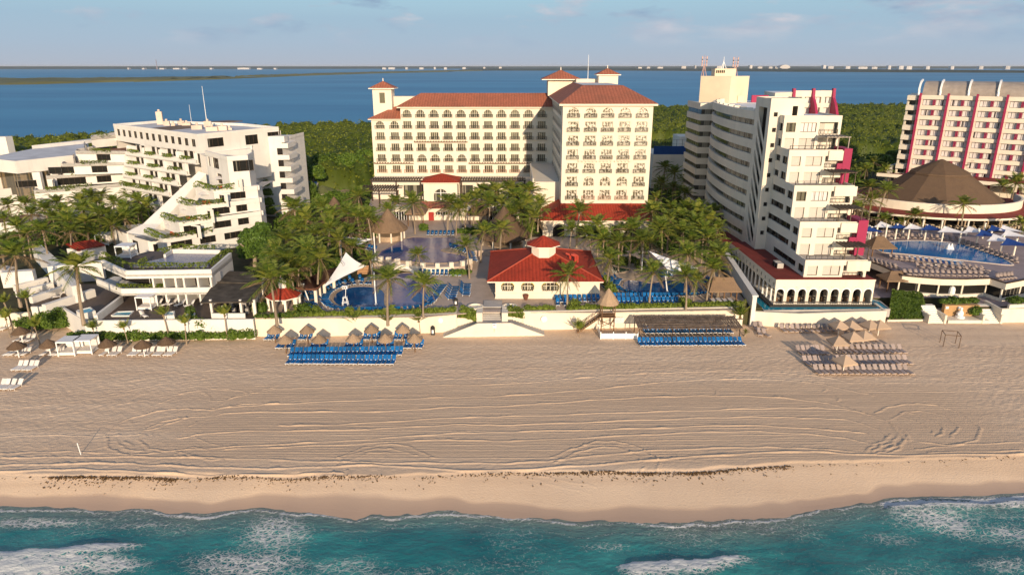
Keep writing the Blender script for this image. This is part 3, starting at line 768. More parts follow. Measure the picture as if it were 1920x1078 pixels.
def wood(name, inside, x0, x1, y0, y1, step, hmin, hmax, crown, ncards, csize, zg, label, mat, seed):
    """a closed canopy as one mass: domed crowns on a jittered lattice, skinned with leaf cards"""
    gx = np.arange(x0, x1, step); gy = np.arange(y0, y1, step); X, Y = np.meshgrid(gx, gy)
    H = np.zeros(X.shape); cx = np.floor(X / crown); cy = np.floor(Y / crown)
    for i in (-1, 0, 1):
        for j in (-1, 0, 1):
            a, b = cx + i, cy + j
            r1 = vnoise(a * 1.0 + .001, b * 1.0 + .001, seed); r2 = vnoise(a + .001, b + .001, seed + 1); r3 = vnoise(a + .001, b + .001, seed + 2)
            d = np.hypot(X - (a + .2 + .6 * r1) * crown, Y - (b + .2 + .6 * r2) * crown) / (crown * (.62 + .35 * r3))
            H = np.maximum(H, (hmin + (hmax - hmin) * r3) * np.sqrt(np.clip(1 - d * d, 0, 1)) ** .8)
    H = H * (.8 + .4 * fbm(X * .02, Y * .02, seed + 5, 3)) + (fbm(X * .5, Y * .5, seed + 9, 2) - .5) * hmax * .14
    ins = inside(X, Y); Z = np.where(ins, zg + np.maximum(H, hmin * .4), zg - 2.0)
    V = np.stack([X, Y, Z], 2).reshape(-1, 3); F = grid_faces(len(gx), len(gy))
    F = F[(V[F][:, :, 2] > zg).any(1)]
    used = np.unique(F); mp_ = np.zeros(len(V), int); mp_[used] = np.arange(len(used)); V0 = V[used]; F0 = mp_[F]
    idx = np.where(ins.ravel())[0]
    if ncards and len(idx):
        rng = np.random.default_rng(seed); s = rng.choice(idx, ncards); P = V[s] + rng.normal(0, step * .45, (ncards, 3)) * [1, 1, .35] + [0, 0, csize * .1]
        I = ins; ed = I & ~(np.roll(I, 2, 0) & np.roll(I, -2, 0) & np.roll(I, 2, 1) & np.roll(I, -2, 1)); ei = np.where(ed.ravel())[0]; ei = np.repeat(ei, 14); E_ = V[ei] + rng.normal(0, step * .8, (len(ei), 3)) * [1, 1, 0]; E_[:, 2] = zg + (E_[:, 2] - zg) * rng.random(len(ei)) * 1.1; P = np.concatenate([P, E_])
        Vc, Fc = cards(P, csize, rng, .75); V0 = np.concatenate([V0, Vc]); F0 = np.concatenate([F0, Fc + len(V[used])])
    return tag(link(name, np_mesh(name, V0, F0, mat)), label, 'trees', kind='stuff')
def in_mangrove(X, Y):
    far = np.interp(X, [-420, -250, -120, -60, 40, 150, 420], [296, 312, 415, 440, 545, 615, 630]) + 10 * (vnoise(X * .06, X * 0, 3) - .5)
    near = np.interp(X, [-420, -150, -112, -105, -70, -52, -40, 34, 44, 90, 100, 122, 134, 420], [252, 250, 250, 246, 226, 226, 248, 248, 300, 296, 240, 232, 300, 300])
    return (Y > near) & (Y < far) & ~((X > 46) & (X < 100) & (Y > 318) & (Y < 372))
wood('mangrove_forest', in_mangrove, -420, 420, 222, 632, 1.25, 5.4, 9.0, 3.4, 220000, .85, 2.5, 'dense green mangrove wood between the hotels and the lagoon', MANG, 101)
def in_field(X, Y): return (X > 46) & (X < 100) & (Y > 318) & (Y < 374)
wood('low_scrub', in_field, 44, 102, 316, 376, 1.2, 1.0, 2.6, 4.0, 9000, 1.0, 2.5, 'bright low scrub in a clearing of the mangrove', HEDGE, 131)

def strip(name, far_near, zt, label, mat, seed, n=420, x0=-1.0, x1=1.0):
    """low wooded land seen edge-on: (x, near y, far y) table"""
    xs_ = np.array([p[0] for p in far_near]); gx = np.linspace(xs_[0], xs_[-1], n); k = 14
    ya = np.interp(gx, xs_, [p[1] for p in far_near]); yb_ = np.interp(gx, xs_, [p[2] for p in far_near])
    T = np.linspace(0, 1, k)[:, None]; Xs = np.tile(gx, (k, 1)); Ys = ya + (yb_ - ya) * T ** 1.6
    sc = 1.0 / max(8.0, (xs_[-1] - xs_[0]) / n * 1.1)
    Zs_ = -1 + zt * (.35 + .65 * vnoise(Xs * sc, Ys * sc, seed)) * (.55 + .6 * fbm(Xs * sc * .15, Ys * sc * .1, seed + 3, 3)); Zs_[0] = -1.3; Zs_[-1] = -1.3
    Zs_[1] *= .75
    V = np.stack([Xs, Ys, Zs_], 2).reshape(-1, 3)
    return tag(link(name, np_mesh(name, V, grid_faces(n, k), mat)), label, 'trees', kind='stuff')
# bars of mangrove across the water on the left, the long dark far shore and the land to the horizon
def FP(u, v): return G(u, v, -1.0)
def band(pairs): return [(FP(u, vn)[0], FP(u, vn)[1], FP(u, vf)[1]) for u, vn, vf in pairs]
strip('mangrove_island', [(-2600, 1700, 2050)] + band([(-60, 160.5, 148), (60, 159, 146), (200, 155, 145), (300, 152.5, 146.5)]), 9, 'olive mangrove island low in the lagoon, nearest on the left', MANGF, 201)
strip('mangrove_bar', band([(250, 154.5, 148), (420, 149, 146), (560, 143, 141), (700, 138.5, 136), (840, 135.5, 133.5)]), 6, 'narrow mangrove bar reaching right across the lagoon', MANGF, 211)
strip('mangrove_spit', band([(440, 145, 142.4), (520, 142.4, 140), (640, 139.2, 136.5), (760, 136.6, 134), (905, 133.6, 131)]), 8, 'pale mangrove spit behind the narrow bar', MANGF, 221)
FS = foliage('far_shore_trees', (.022, .042, .022), (.06, .075, .035), 0, .002)
strip('far_shore_wood', band([(860, 133.0, 130.2), (960, 133.2, 129.8), (1150, 133.0, 129), (1320, 134.0, 129), (1500, 135.4, 129.4), (1700, 136.4, 129.6), (1920, 137.4, 129.6), (2100, 138, 129.6)]), 15, 'dark wooded far shore right of the central hotel', FS, 231, 700)
strip('far_land', [(-30000, 9000, 60000), (-9000, 9800, 60000), (-4000, 10000, 60000), (0, 12000, 60000), (5000, 11500, 60000), (30000, 11000, 60000)], 34, 'flat wooded land along the whole horizon', FS, 241, 900)

# town on the far shore, one object per building
TW = M('distant_wall', (.50, .47, .45), .8, .08, .01, rand=.12)
town = [(240, 126, 3, 1), (268, 126.5, 5, .8), (303, 127, 10, 1), (330, 127, 14, 1), (345, 126.5, 6, 1.2), (395, 126.5, 5, .8), (456, 126.5, 26, 2.0), (486, 127, 10, 1), (515, 127, 5, 1), (720, 126, 8, 1.6), (734, 125.5, 14, 1.4), (762, 125, 5, 1.8), (790, 125.5, 9, 1.2), (815, 124.5, 4, 1.4), (835, 125, 6, 1), (870, 124.5, 7, 1), (908, 124, 5, 1), (938, 123.5, 6, 1.2), (1200, 124, 8, 1.2), (1216, 123.5, 7, 1.5), (1238, 124, 12, 1.6), (1282, 121.5, 10, 1.6), (1304, 121, 3, 4), (1350, 122, 14, 3), (1408, 120.5, 6, 4), (1425, 123, 10, 1.2), (1445, 123, 8, 1.2), (1456, 123, 6, 1.4), (1546, 120.5, 6, 4.5), (1558, 122, 12, 1.5), (1590, 122, 10, 1.4), (1618, 123.5, 20, 1.6), (1640, 123.5, 12, 1.6), (1668, 121, 6, 3), (1690, 121.5, 10, 2.2), (1705, 122, 12, 1.6), (1740, 122, 8, 1.6), (1786, 122, 7, 1.5), (1840, 122, 9, 1.4), (1890, 121.5, 10, 1.6)]
for i, (u, v, wpx, hpx) in enumerate(town):
    Yt = 8800.0 + (i * 37 % 7) * 60; s = Yt / 1346.0
    x = XA(u, Yt, 15)
    mbt = MB(); ww, hh_ = wpx * s * .42, hpx * s * .5
    zt = max(12.0, CAM_H * .62 + (124.1 - v + hpx * .5) * s * .62)
    mbt.box(x - ww, x + ww, Yt, Yt + 60, -1, zt - hh_ * .18); mbt.box(x - ww * .55, x + ww * .4, Yt + 5, Yt + 50, 0, zt); mbt.box(x - ww * .5, x - ww * .2, Yt - 4, Yt + 1, 0, zt - hh_ * .4)
    tag(mbt.build('distant_building', [TW], at=(x, Yt, 0)), f'tiny pale building on the far lagoon shore, {ordw(i + 1)} counted from the left', 'building', 'town buildings on the far shore')
mbt = MB(); Yt = 8600.0; x = XA(1472, Yt, 20); n = 12
for k in range(n):
    a0, a1 = math.pi * k / n, math.pi * (k + 1) / n; r, h0 = 62, 20
    mbt.face([(x - r * math.cos(a0), Yt, h0 + 34 * math.sin(a0)), (x - r * math.cos(a1), Yt, h0 + 34 * math.sin(a1)), (x - r * math.cos(a1), Yt + 120, h0 + 34 * math.sin(a1)), (x - r * math.cos(a0), Yt + 120, h0 + 34 * math.sin(a0))])
    mbt.face([(x, Yt, 0), (x - r * math.cos(a0), Yt, h0 + 34 * math.sin(a0)), (x - r * math.cos(a1), Yt, h0 + 34 * math.sin(a1))])
tag(mbt.build('arched_hall', [TW], at=(x, Yt, 0)), 'big white arched hall roof on the far shore', 'hall')
mbt = MB(); Yt = 8600.0; x = XA(294, Yt, 40); mbt.bar((x, Yt, 0), (x, Yt, 115), 5, 5); mbt.bar((x - 7, Yt, 0), (x, Yt, 60), 3, 3); mbt.bar((x + 7, Yt, 0), (x, Yt, 60), 3, 3)
tag(mbt.build('radio_mast', [M('mast_paint', (.25, .2, .22), .7)], at=(x, Yt, 0)), 'thin radio mast on the far left horizon', 'mast')

# sea air: one closed box of even pale haze round the camera and everything
q = MB(); q.box(-64000, 64000, -2600, 92000, -6, 62)
hm_ = bpy.data.materials.new('haze_air'); hm_.use_nodes = True; hn = hm_.node_tree; hn.nodes.clear(); ho = hn.nodes.new('ShaderNodeOutputMaterial'); hv = hn.nodes.new('ShaderNodeVolumePrincipled'); hv.inputs['Color'].default_value = (.80, .86, .95, 1); hv.inputs['Density'].default_value = 2.2e-5; hv.inputs['Anisotropy'].default_value = 0.0
hn.links.new(hv.outputs[0], ho.inputs['Volume'])
tag(q.build('haze', [hm_]), 'thin pale sea haze over the whole scene', 'haze', kind='stuff')
# ================================================================== window kit
def arch_pts(w, h, n=8):
    rise = min(w / 2, h * .6); sp = h - rise
    return [(-w / 2 * math.cos(math.pi * k / n), sp + rise * math.sin(math.pi * k / n)) for k in range(n + 1)]
def win_mesh(name, w, h, glass, frame=None, arch=False, bars=2, hbar=0, fw=.09):
    """pane set at y = 0 with a frame standing proud towards -y; x centred, z from the sill"""
    q = MB()
    if arch: q.face([(-w / 2, 0, 0), (w / 2, 0, 0)] + [(x, 0, z) for x, z in arch_pts(w, h)[::-1]], 0)
    else: q.face([(-w / 2, 0, 0), (w / 2, 0, 0), (w / 2, 0, h), (-w / 2, 0, h)], 0)
    if frame is not None:
        top = h - (min(w / 2, h * .6) * .06 if arch else 0)
        for k in range(bars + 2):
            x = -w / 2 + w * k / (bars + 1); x = max(-w / 2 + fw / 2, min(w / 2 - fw / 2, x))
            zz = h if not arch else (h - min(w / 2, h * .6)) + min(w / 2, h * .6) * math.sqrt(max(0, 1 - (2 * x / w) ** 2))
            q.box(x - fw / 2, x + fw / 2, -.06, -.004, 0, zz, 1)
        if not arch: q.box(-w / 2, w / 2, -.062, -.006, h - fw, h, 1)
        q.box(-w / 2, w / 2, -.062, -.006, 0, fw, 1)
        if hbar: q.box(-w / 2, w / 2, -.058, -.005, hbar, hbar + fw * .8, 1)
    return q.mesh(name, [glass] + ([frame] if frame is not None else []))
def rail_mesh(name, w, h, mat, out=.5, n=9, slab=None, solid=False):
    """balcony front at -y with returns, standing on a thin slab"""
    q = MB(); r = .05
    q.box(-w / 2, w / 2, -out, -out + .06, h - .07, h)
    q.box(-w / 2, w / 2, -out, -out + .06, .06, .12)
    for sx_ in (-w / 2, w / 2): q.bar((sx_, -out, h - .04), (sx_, 0, h - .04), .06, .06); q.bar((sx_, -out, .1), (sx_, 0, .1), .06, .06)
    for k in range(n): x = -w / 2 + w * (k + .5) / n; q.box(x - r / 2, x + r / 2, -out + .01, -out + .05, .1, h - .05)
    for sx_ in (-w / 2, w / 2): q.box(sx_ - r, sx_ + r, -out, -out + .07, 0, h)
    if slab: q.box(-w / 2, w / 2, -out, .0, -.02, .05, 1)
    return q.mesh(name, [mat] + ([slab] if slab else []))
def put(parent, name, me, p0, p1, s, z, depth):
    a = math.atan2(p1[1] - p0[1], p1[0] - p0[0]); L = math.hypot(p1[0] - p0[0], p1[1] - p0[1])
    dx, dy = (p1[0] - p0[0]) / L, (p1[1] - p0[1]) / L
    return part(name, me, parent, (p0[0] + dx * s - dy * depth, p0[1] + dy * s + dx * depth, z), a)

# ================================================================== central hotel (cream, red roofs)
HX0, HX1, TY0, TYB, WX0, WY = 12.0, 33.3, 166.0, 215.0, -41.8, 208.0
gr = thing('hotel', 'large cream hotel with red tiled roofs, two wings and arched top windows', 'hotel', (0, 208, 3))
# tower wing
mb = MB(); xs_c = [14.55, 18.62, 22.65, 26.72, 30.8]; D = .28
holes = []; zr = [31.5 - 3.25 * k for k in range(7)]
for r, z in enumerate(zr):
    for c, x in enumerate(xs_c):
        ar = r == 0 or (r == 5 and c in (1, 2, 3)); s = x - HX0
        holes.append((s - 1.3, s + 1.3, z - 1.15, z + 1.2, ar))
mb.wall((HX0, TY0), (HX1, TY0), 3, 33.6, holes, D)
mb.wall((HX1, TY0), (HX1, TYB), 3, 33.6, [])
mb.wall((HX1, TYB), (HX0, TYB), 3, 33.6, [])
side = []
for r in range(7): side += [(TYB - 208 + q, TYB - 208 + q + 3.2, zr[r] - 1.2, zr[r] + 1.15) for q in (1.0, 5.4, 9.8, 14.2, 18.6, 23.0, 27.4, 31.8)] + [(TYB - 208 + 38.6, TYB - 208 + 40, zr[r] - .9, zr[r] + .9)]
mb.wall((HX0, TYB), (HX0, TY0), 3, 33.6, side, 1.1)
mb.box(HX0 + .6, HX1 - .6, TY0 + .6, TYB - .6, 33.0, 33.5)
mb.box(HX0 - .9, HX1 + .9, TY0 - .9, TYB + .9, 33.1, 33.55)          # eaves
mb.box(HX0 - .14, HX1 + .14, TY0 - .14, TY0, 9.0, 9.35); mb.box(HX0 + 3.75, HX0 + 3.87, TY0 - .12, TY0 - .002, 9.4, 33.1)
for k in range(15): mb.box(HX0 + 4.0 + k * .87, HX0 + 4.25 + k * .87, TY0 - .55, TY0 - .002, 20.05, 20.3)
mb.box(HX0 + 3.9, HX0 + 16.9, TY0 - .62, TY0 - .5, 20.28, 20.4)
# long wing
cols = [-39.3, -35.0] + [-31.15 + 4.0 * k for k in range(11)]
wz = [28.6, 25.35, 22.1, 18.8, 15.6, 12.3]
holes = []; win_spots = []
for r, z in enumerate(wz):
    for c, x in enumerate(cols):
        if r == 0 and c < 2: continue
        ar = r == 0 or (r == 1 and c < 2) or (r == 4 and 3 <= c <= 6)
        s = x - WX0; holes.append((s - 1.22, s + 1.22, z - 1.1, z + 1.1, ar)); win_spots.append((r, c, s, z - 1.1, ar))
mb.wall((-33.0, WY), (HX0, WY), 27.05, 30.5, [(h[0] + WX0 + 33.0, h[1] + WX0 + 33.0, *h[2:]) for h in holes if h[3] > 27.2], D)
mb.wall((WX0, WY), (HX0, WY), 3, 27.05, [h for h in holes if h[3] < 27.2], D)
mb.wall((HX0 + 20, 222), (WX0, 222), 3, 27.05); mb.wall((WX0, 222), (WX0, WY), 3, 27.05); mb.wall((-33, 222), (-33, WY), 27.05, 30.5); mb.wall((HX0, 222), (-33, 222), 27.05, 30.5)
mb.box(-33.9, HX0, WY - .8, 222.8, 30.2, 30.55); mb.box(WX0 - .8, -33.02, WY - .8, 222.8, 26.8, 27.1)
mb.box(WX0 - .1, HX0, WY - .12, WY, 10.5, 10.85)
# turrets and lift head
mb.box(-41.75, -36.1, 212.2, 217.8, 27.1, 35.6); mb.box(-41.6, -29.5, 216, 221.5, 27.1, 33.1)
mb.box(10.7, 18.6, 211, 219, 33.5, 38.2); mb.box(24.6, 30.1, 202.5, 208, 33.5, 39.6); mb.box(18.6, 28.5, 206, 215, 33.5, 38.4)
wall_o = mb.build('wall', [CREAM], gr)
q = MB()
q.hip(HX0 - 1, HX1 + 1, TY0 - 1, TYB + 1, 33.56, 37.4, 17.5, 27.6, 176.5, 206)
q.face([(17.8, 178, 37.45), (27.3, 178, 37.45), (27.3, 205, 37.45), (17.8, 205, 37.45)], 1)
q.build('roof', [TILE, ROOFGREY], gr)
q = MB(); q.slope([(-34.2, WY - 1, 30.56), (HX0 + 4, WY - 1, 30.56), (HX0 + 4, 215, 34.2), (-27.6, 215, 34.2)]); q.slope([(HX0 + 4, 223, 30.56), (-34.2, 223, 30.56), (-27.6, 215, 34.2), (HX0 + 4, 215, 34.2)]); q.slope([(-34.2, 223, 30.56), (-34.2, WY - 1, 30.56), (-27.6, 215, 34.2)])
q.slope([(-23.5, WY - 1.25, 30.7), (-14, WY - 1.25, 30.7), (-18.7, 212.5, 33.05)])
q.build('roof', [TILE], gr)
q = MB(); q.slope([(WX0 - 1, WY - 1, 27.12), (-33.0, WY - 1, 27.12), (-33.0, 214, 30.3), (-35.5, 214, 30.3)]); q.slope([(WX0 - 1, 222, 27.12), (WX0 - 1, WY - 1, 27.12), (-35.5, 214, 30.3)])
q.build('roof', [TILE], gr)
for (x, y, e, z, az) in ((-38.9, 215, 3.8, 35.6, 37.7), (14.65, 215, 5.8, 38.2, 40.9), (27.35, 205.2, 3.4, 39.6, 41.4)):
    q = MB(); q.hip(x - e, x + e, y - e, y + e, z + .12, az, x, x, y, y); q.box(x - e - .05, x + e + .05, y - e - .05, y + e + .05, z - .15, z + .1, 1); q.tube((x, y, az - .1), (x, y, az + .8), .16, .1, 6, 1)
    t_ = q.build('turret_roof', [TILE, TRIM], gr)
q = MB(); q.box(-39.7, -38.1, 212.05, 212.19, 31.4, 34.4); q.build('turret_opening', [GLASSG], gr)
q = MB(); q.tube((22, 207, 38.4), (22, 207, 45), .09, .05); q.build('flag_pole', [WHITEP], gr)
# windows: the first of each kind is built, the rest copy it
WF = M('cream_window_frame', (.62, .56, .44), .6, .05, 2)
RED_R = M('terracotta_rail', (.34, .14, .085), .7, .1, 2)
WM = win_mesh('window', 2.44, 2.2, GLASSG, WF, False, 3, 0, .1); WMA = win_mesh('arched_window', 2.44, 2.2, GLASSG, WF, True, 3, 1.1, .1)
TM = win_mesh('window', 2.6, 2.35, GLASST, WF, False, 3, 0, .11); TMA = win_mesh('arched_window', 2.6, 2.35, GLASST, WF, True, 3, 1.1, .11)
RM = rail_mesh('balcony_railing', 2.9, .95, IRON, .45, 11, CREAM); RMR = rail_mesh('balcony_railing', 3.0, .95, RED_R, .5, 9, CREAM)
for r, c, s, z, ar in win_spots:
    wn = put(gr, 'arched_window' if ar else 'window', WMA if ar else WM, (WX0, WY), (HX0, WY), s, z, D)
    rr = link('balcony_railing', RMR if r == 5 else RM, wn, (0, -D, 0))
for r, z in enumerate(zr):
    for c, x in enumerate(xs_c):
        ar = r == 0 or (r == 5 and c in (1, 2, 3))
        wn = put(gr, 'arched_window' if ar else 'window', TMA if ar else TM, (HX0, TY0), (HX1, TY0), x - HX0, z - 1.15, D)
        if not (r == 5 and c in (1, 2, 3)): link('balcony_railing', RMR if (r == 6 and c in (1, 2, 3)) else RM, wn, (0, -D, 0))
# long shaded loggias of the tower's left side: one recess per floor with its rail
for r in range(7):
    q = MB()
    for h in side[r * 9:r * 9 + 9]:
        y0, y1 = TYB - h[0], TYB - h[1]
        q.face([(HX0 + 1.09, y0, h[2]), (HX0 + 1.09, y1, h[2]), (HX0 + 1.09, y1, h[3]), (HX0 + 1.09, y0, h[3])], 0)
        q.box(HX0 + .05, HX0 + .12, y1, y0, h[2] + .85, h[2] + .95, 1); q.box(HX0 + .05, HX0 + .12, y1, y0, h[2] + .1, h[2] + .2, 1)
        for k in range(12): yy = y1 + (y0 - y1) * (k + .5) / 12; q.box(HX0 + .06, HX0 + .11, yy - .05, yy + .05, h[2], h[2] + .9, 1)
    q.build('loggia', [GLASSG, IRON], gr)
# timber pergola strips on the wing
for x0, x1, z in ((-29.2, -13.2, 20.35), (-41.5, -29.6, 14.0), (-13.0, 6.6, 14.0)):
    q = MB(); q.box(x0, x1, WY - 1.0, WY - .86, z, z + .18)
    for k in range(int((x1 - x0) / .8)): q.box(x0 + k * .8, x0 + k * .8 + .2, WY - 1.15, WY - .002, z + .18, z + .34)
    q.build('pergola_strip', [BROWNW], gr)
# podium hall in front of the wing
q = MB()
q.wall((-41.5, 202), (-25.5, 202), 3, 10.2, [(9.3, 15.6, 5.0, 8.4)], .5); q.wall((-41.5, WY), (-41.5, 202), 3, 10.2); q.wall((-15.8, 202), (10, 202), 3, 10.2, [(.4, 4.2, 5.0, 8.4), (7, 12, 5.0, 8.4), (15, 20, 5.0, 8.4)], .5)
q.wall((-25.5, 196), (-15.8, 196), 3, 10.2, [(2.9, 6.9, 4.8, 8.3, True)], .6); q.wall((-25.5, 202), (-25.5, 196), 3, 10.2); q.wall((-15.8, 196), (-15.8, 202), 3, 10.2)
q.face([(-41.5, 202, 10.2), (10, 202, 10.2), (10, WY, 10.2), (-41.5, WY, 10.2)]); q.box(-26.1, -15.2, 195.4, 203, 9.9, 10.19)
q.box(5.4, HX0, 172, WY - .02, 3, 14.2); q.box(5.2, 5.5, 172, 200, 14.2, 15.1); q.box(-41.7, 10.2, 201.8, 202.0, 9.9, 10.25)
q.build('podium', [CREAM], gr)
q = MB(); q.hip(-26.3, -15.0, 195.2, 205.8, 10.22, 12.15, -20.6, -20.6, 200.5, 200.5); q.build('roof', [TILER], gr)
q = MB(); q.face([(-22.65, 196.58, 4.8), (-18.55, 196.58, 4.8), (-18.55, 196.58, 8.3), (-22.65, 196.58, 8.3)]); q.box(-20.7, -20.55, 196.4, 196.57, 4.8, 8.2, 1); q.box(-22.6, -18.6, 196.42, 196.55, 7.0, 7.15, 1); q.build('door', [BANDG, WHITEP], gr)
for x0, x1 in ((-32.2, -25.9), (-15.4, -11.6), (-8.8, -3.8), (-.8, 4.2)):
    q = MB(); q.face([(x0, 202.48, 5), (x1, 202.48, 5), (x1, 202.48, 8.4), (x0, 202.48, 8.4)])
    for k in (1, 2): q.box(x0 + (x1 - x0) * k / 3 - .06, x0 + (x1 - x0) * k / 3 + .06, 202.3, 202.47, 5, 8.4, 1)
    q.build('window', [BANDG, DARKW], gr)
for x0, x1, y0, y1, z in ((-41.2, -26.2, 197.8, 202.4, 10.5), (-15.0, 4, 197.8, 202.4, 10.5), (-42.5, -31.4, 188, 196, 9.3)):
    q = MB()
    for y in (y0 + .4, y1 - .4): q.box(x0, x1, y - .12, y + .12, z - .3, z)
    for k in range(int((x1 - x0) / .75)): q.box(x0 + k * .75, x0 + k * .75 + .26, y0, y1, z + .002, z + .25)
    for x in (x0 + .3, (x0 + x1) / 2, x1 - .3): q.box(x - .18, x + .18, y0 + .3, y0 + .6, 3, z - .3)
    q.build('pergola', [DARKW], gr)
# lower bar building with tiled awning, terrace on its roof
q = MB()
q.wall((-32, 172), (2.0, 172), 3, 7.6, [(12.6, 16.6, 5.7, 6.5), (2, 6, 4.4, 6.6), (26, 30, 4.4, 6.6)], .4); q.wall((-32, 176.5), (-32, 172), 3, 7.6); q.wall((2, 172), (2, 176.5), 3, 7.6); q.wall((2, 176.5), (-32, 176.5), 3, 7.6); q.face([(-32, 172, 7.0), (2, 172, 7.0), (2, 176.5, 7.0), (-32, 176.5, 7.0)]); q.box(-32, 2, 171.9, 172.15, 7.0, 7.65)
q.build('wing', [CREAM], gr)
for x0, x1, z0, z1 in ((-19.4, -15.4, 5.7, 6.5), (-30, -26, 4.4, 6.6), (-6, -2, 4.4, 6.6)):
    q = MB(); q.face([(x0, 172.38, z0), (x1, 172.38, z0), (x1, 172.38, z1), (x0, 172.38, z1)]); n_ = max(2, int((x1 - x0) / .6))
    for k in range(n_): xx = x0 + (x1 - x0) * (k + .5) / n_; q.box(xx - .07, xx + .07, 172.1, 172.3, z0 + .002, z1 - .002, 1)
    q.build('window', [DARK, WHITEP], gr)
q = MB(); q.slope([(-23.8, 170.4, 7.75), (-16.0, 170.4, 7.75), (-16.0, 173.4, 9.0), (-23.8, 173.4, 9.0)]); q.box(-23.8, -16.0, 170.8, 172.2, 7.66, 7.74, 1); q.build('awning', [TILE, BROWNW], gr)
q = MB(); q.box(-21.3, -20.0, 171.6, 171.96, 4.4, 6.5); q.build('red_panel', [M('red_panel', (.34, .03, .025), .6, .1, 1)], gr)
# wrap-round lower roof under the tower
q = MB(); q.wall((HX0 - 4.6, 160), (HX1 + .4, 160), 3, 7.0, [(2.4, 5.2, 3.0, 5.9, True), (8, 10.2, 3.1, 5.6), (12.2, 14.4, 3.1, 5.6), (16.4, 18.6, 3.1, 5.6), (20.6, 22.8, 3.1, 5.6)], .5); q.wall((HX0 - 4.6, 186), (HX0 - 4.6, 160), 3, 7.0); q.wall((HX1 + .4, 160), (HX1 + .4, 176), 3, 7.0); q.box(HX0 - 5.2, HX1 + 1.0, 159.4, 190, 6.75, 7.02)
q.build('wing', [CREAM], gr)
q = MB(); q.slope([(HX0 - 5.4, 159.2, 7.05), (HX1 + 1.2, 159.2, 7.05), (HX1 - .5, 165.98, 9.9), (HX0 + .0, 165.98, 9.9)]); q.slope([(HX0 - 5.4, 190, 7.05), (HX0 - 5.4, 159.2, 7.05), (HX0 - .02, 166, 9.9), (HX0 - .02, 190, 9.9)]); q.slope([(HX1 + 1.2, 159.2, 7.05), (HX1 + 1.2, 172, 7.05), (HX1 + .02, 172, 9.9), (HX1 + .02, 165.98, 9.9)])
q.build('roof', [TILER], gr)
q = MB()
for x0 in (9.8, 15.4, 19.6, 23.8, 28): q.face([(x0, 160.48, 3), (x0 + 2.8, 160.48, 3), (x0 + 2.8, 160.48, 5.9), (x0, 160.48, 5.9)])
q.build('window', [DARK], gr)

# ================================================================== red-roofed pavilion on the pool terrace
PX0, PX1, PY0, PY1 = -4.3, 15.8, 112.0, 132.0
pv = thing('restaurant_pavilion', 'cream pavilion with broad bright red hipped roof and small lantern', 'pavilion', ((PX0 + PX1) / 2, 122, 3.2))
q = MB(); wx0, wx1, wy0, wy1 = PX0 + 1.4, PX1 - .5, PY0 + 1.4, PY1 - 1
hs = [(2.2, 4.2), (5.9, 7.9), (9.3, 12.0)]
hs = [(u0 - wx0, u1 - wx0) for u0, u1 in ((-1.75, .25), (1.75, 3.75), (5.3, 8.1))]
q.wall((wx0, wy0), (wx1, wy0), 3.1, 6.55, [(a, b, 4.6, 6.25, True) for a, b in hs] + [(12.3, 12.95, 4.7, 5.35)], .3)
q.wall((wx1, wy0), (wx1, wy1), 3.1, 6.55); q.wall((wx1, wy1), (wx0, wy1), 3.1, 6.55); q.wall((wx0, wy1), (wx0, wy0), 3.1, 6.55, [(3, 6, 3.2, 5.8), (9, 12, 3.2, 5.8)], .3)
q.box(wx0 - .12, wx1 + .12, wy0 - .12, wy0, 4.15, 4.3); q.box(wx0 - .08, wx1 + .08, wy0 - .08, wy0 - .002, 3.1, 3.5); q.box(11.2, 11.32, wy0 - .1, wy0 - .004, 4.3, 6.5)
q.box(PX0 + .05, PX1 - .05, PY0 + .05, PY1 - .05, 6.5, 6.72)
q.build('wall', [CREAM], pv)
q = MB(); q.hip(PX0, PX1, PY0, PY1, 6.73, 10.0, 5.2, 6.3, 121.5, 122.5); rf = q.build('roof', [TILER], pv)
q = MB()
for a, b in (((PX0, PY0), (5.2, 121.5)), ((PX1, PY0), (6.3, 121.5)), ((PX1, PY1), (6.3, 122.5)), ((PX0, PY1), (5.2, 122.5))): q.tube((*a, 6.8), (*b, 10.06), .13, .13, 6)
q.build('ridge_tiles', [M('ridge_clay', (.42, .085, .05), .8, .15, 1)], rf)
q = MB(); q.lathe((5.75, 121), [(2.35, 8.9), (2.35, 11.2)], 8, a0=R(22.5)); ln = q.build('lantern', [CREAM], pv)
q = MB(); q.cone((5.75, 121), 3.25, 11.2, 12.75, 8, 0, R(22.5)); q.lathe((5.75, 121), [(3.2, 11.05), (3.2, 11.19)], 8, 1, 0, R(22.5)); q.build('lantern_roof', [TILER, TRIM], ln)
q = MB()
for x, y in ((10.6, 120.2), (11.5, 119.4), (11.9, 119.6)): q.tube((x, y, 8.0), (x, y, 9.3), .22, .22, 8); q.tube((x, y, 9.25), (x - .8, y + .1, 9.55), .2, .2, 8)
q.build('roof_vents', [M('red_vent', (.40, .05, .03), .6, .1, 1)], rf)
YEL = M('yellow_glazed_tile', (.52, .42, .07), .5, .15, 3)
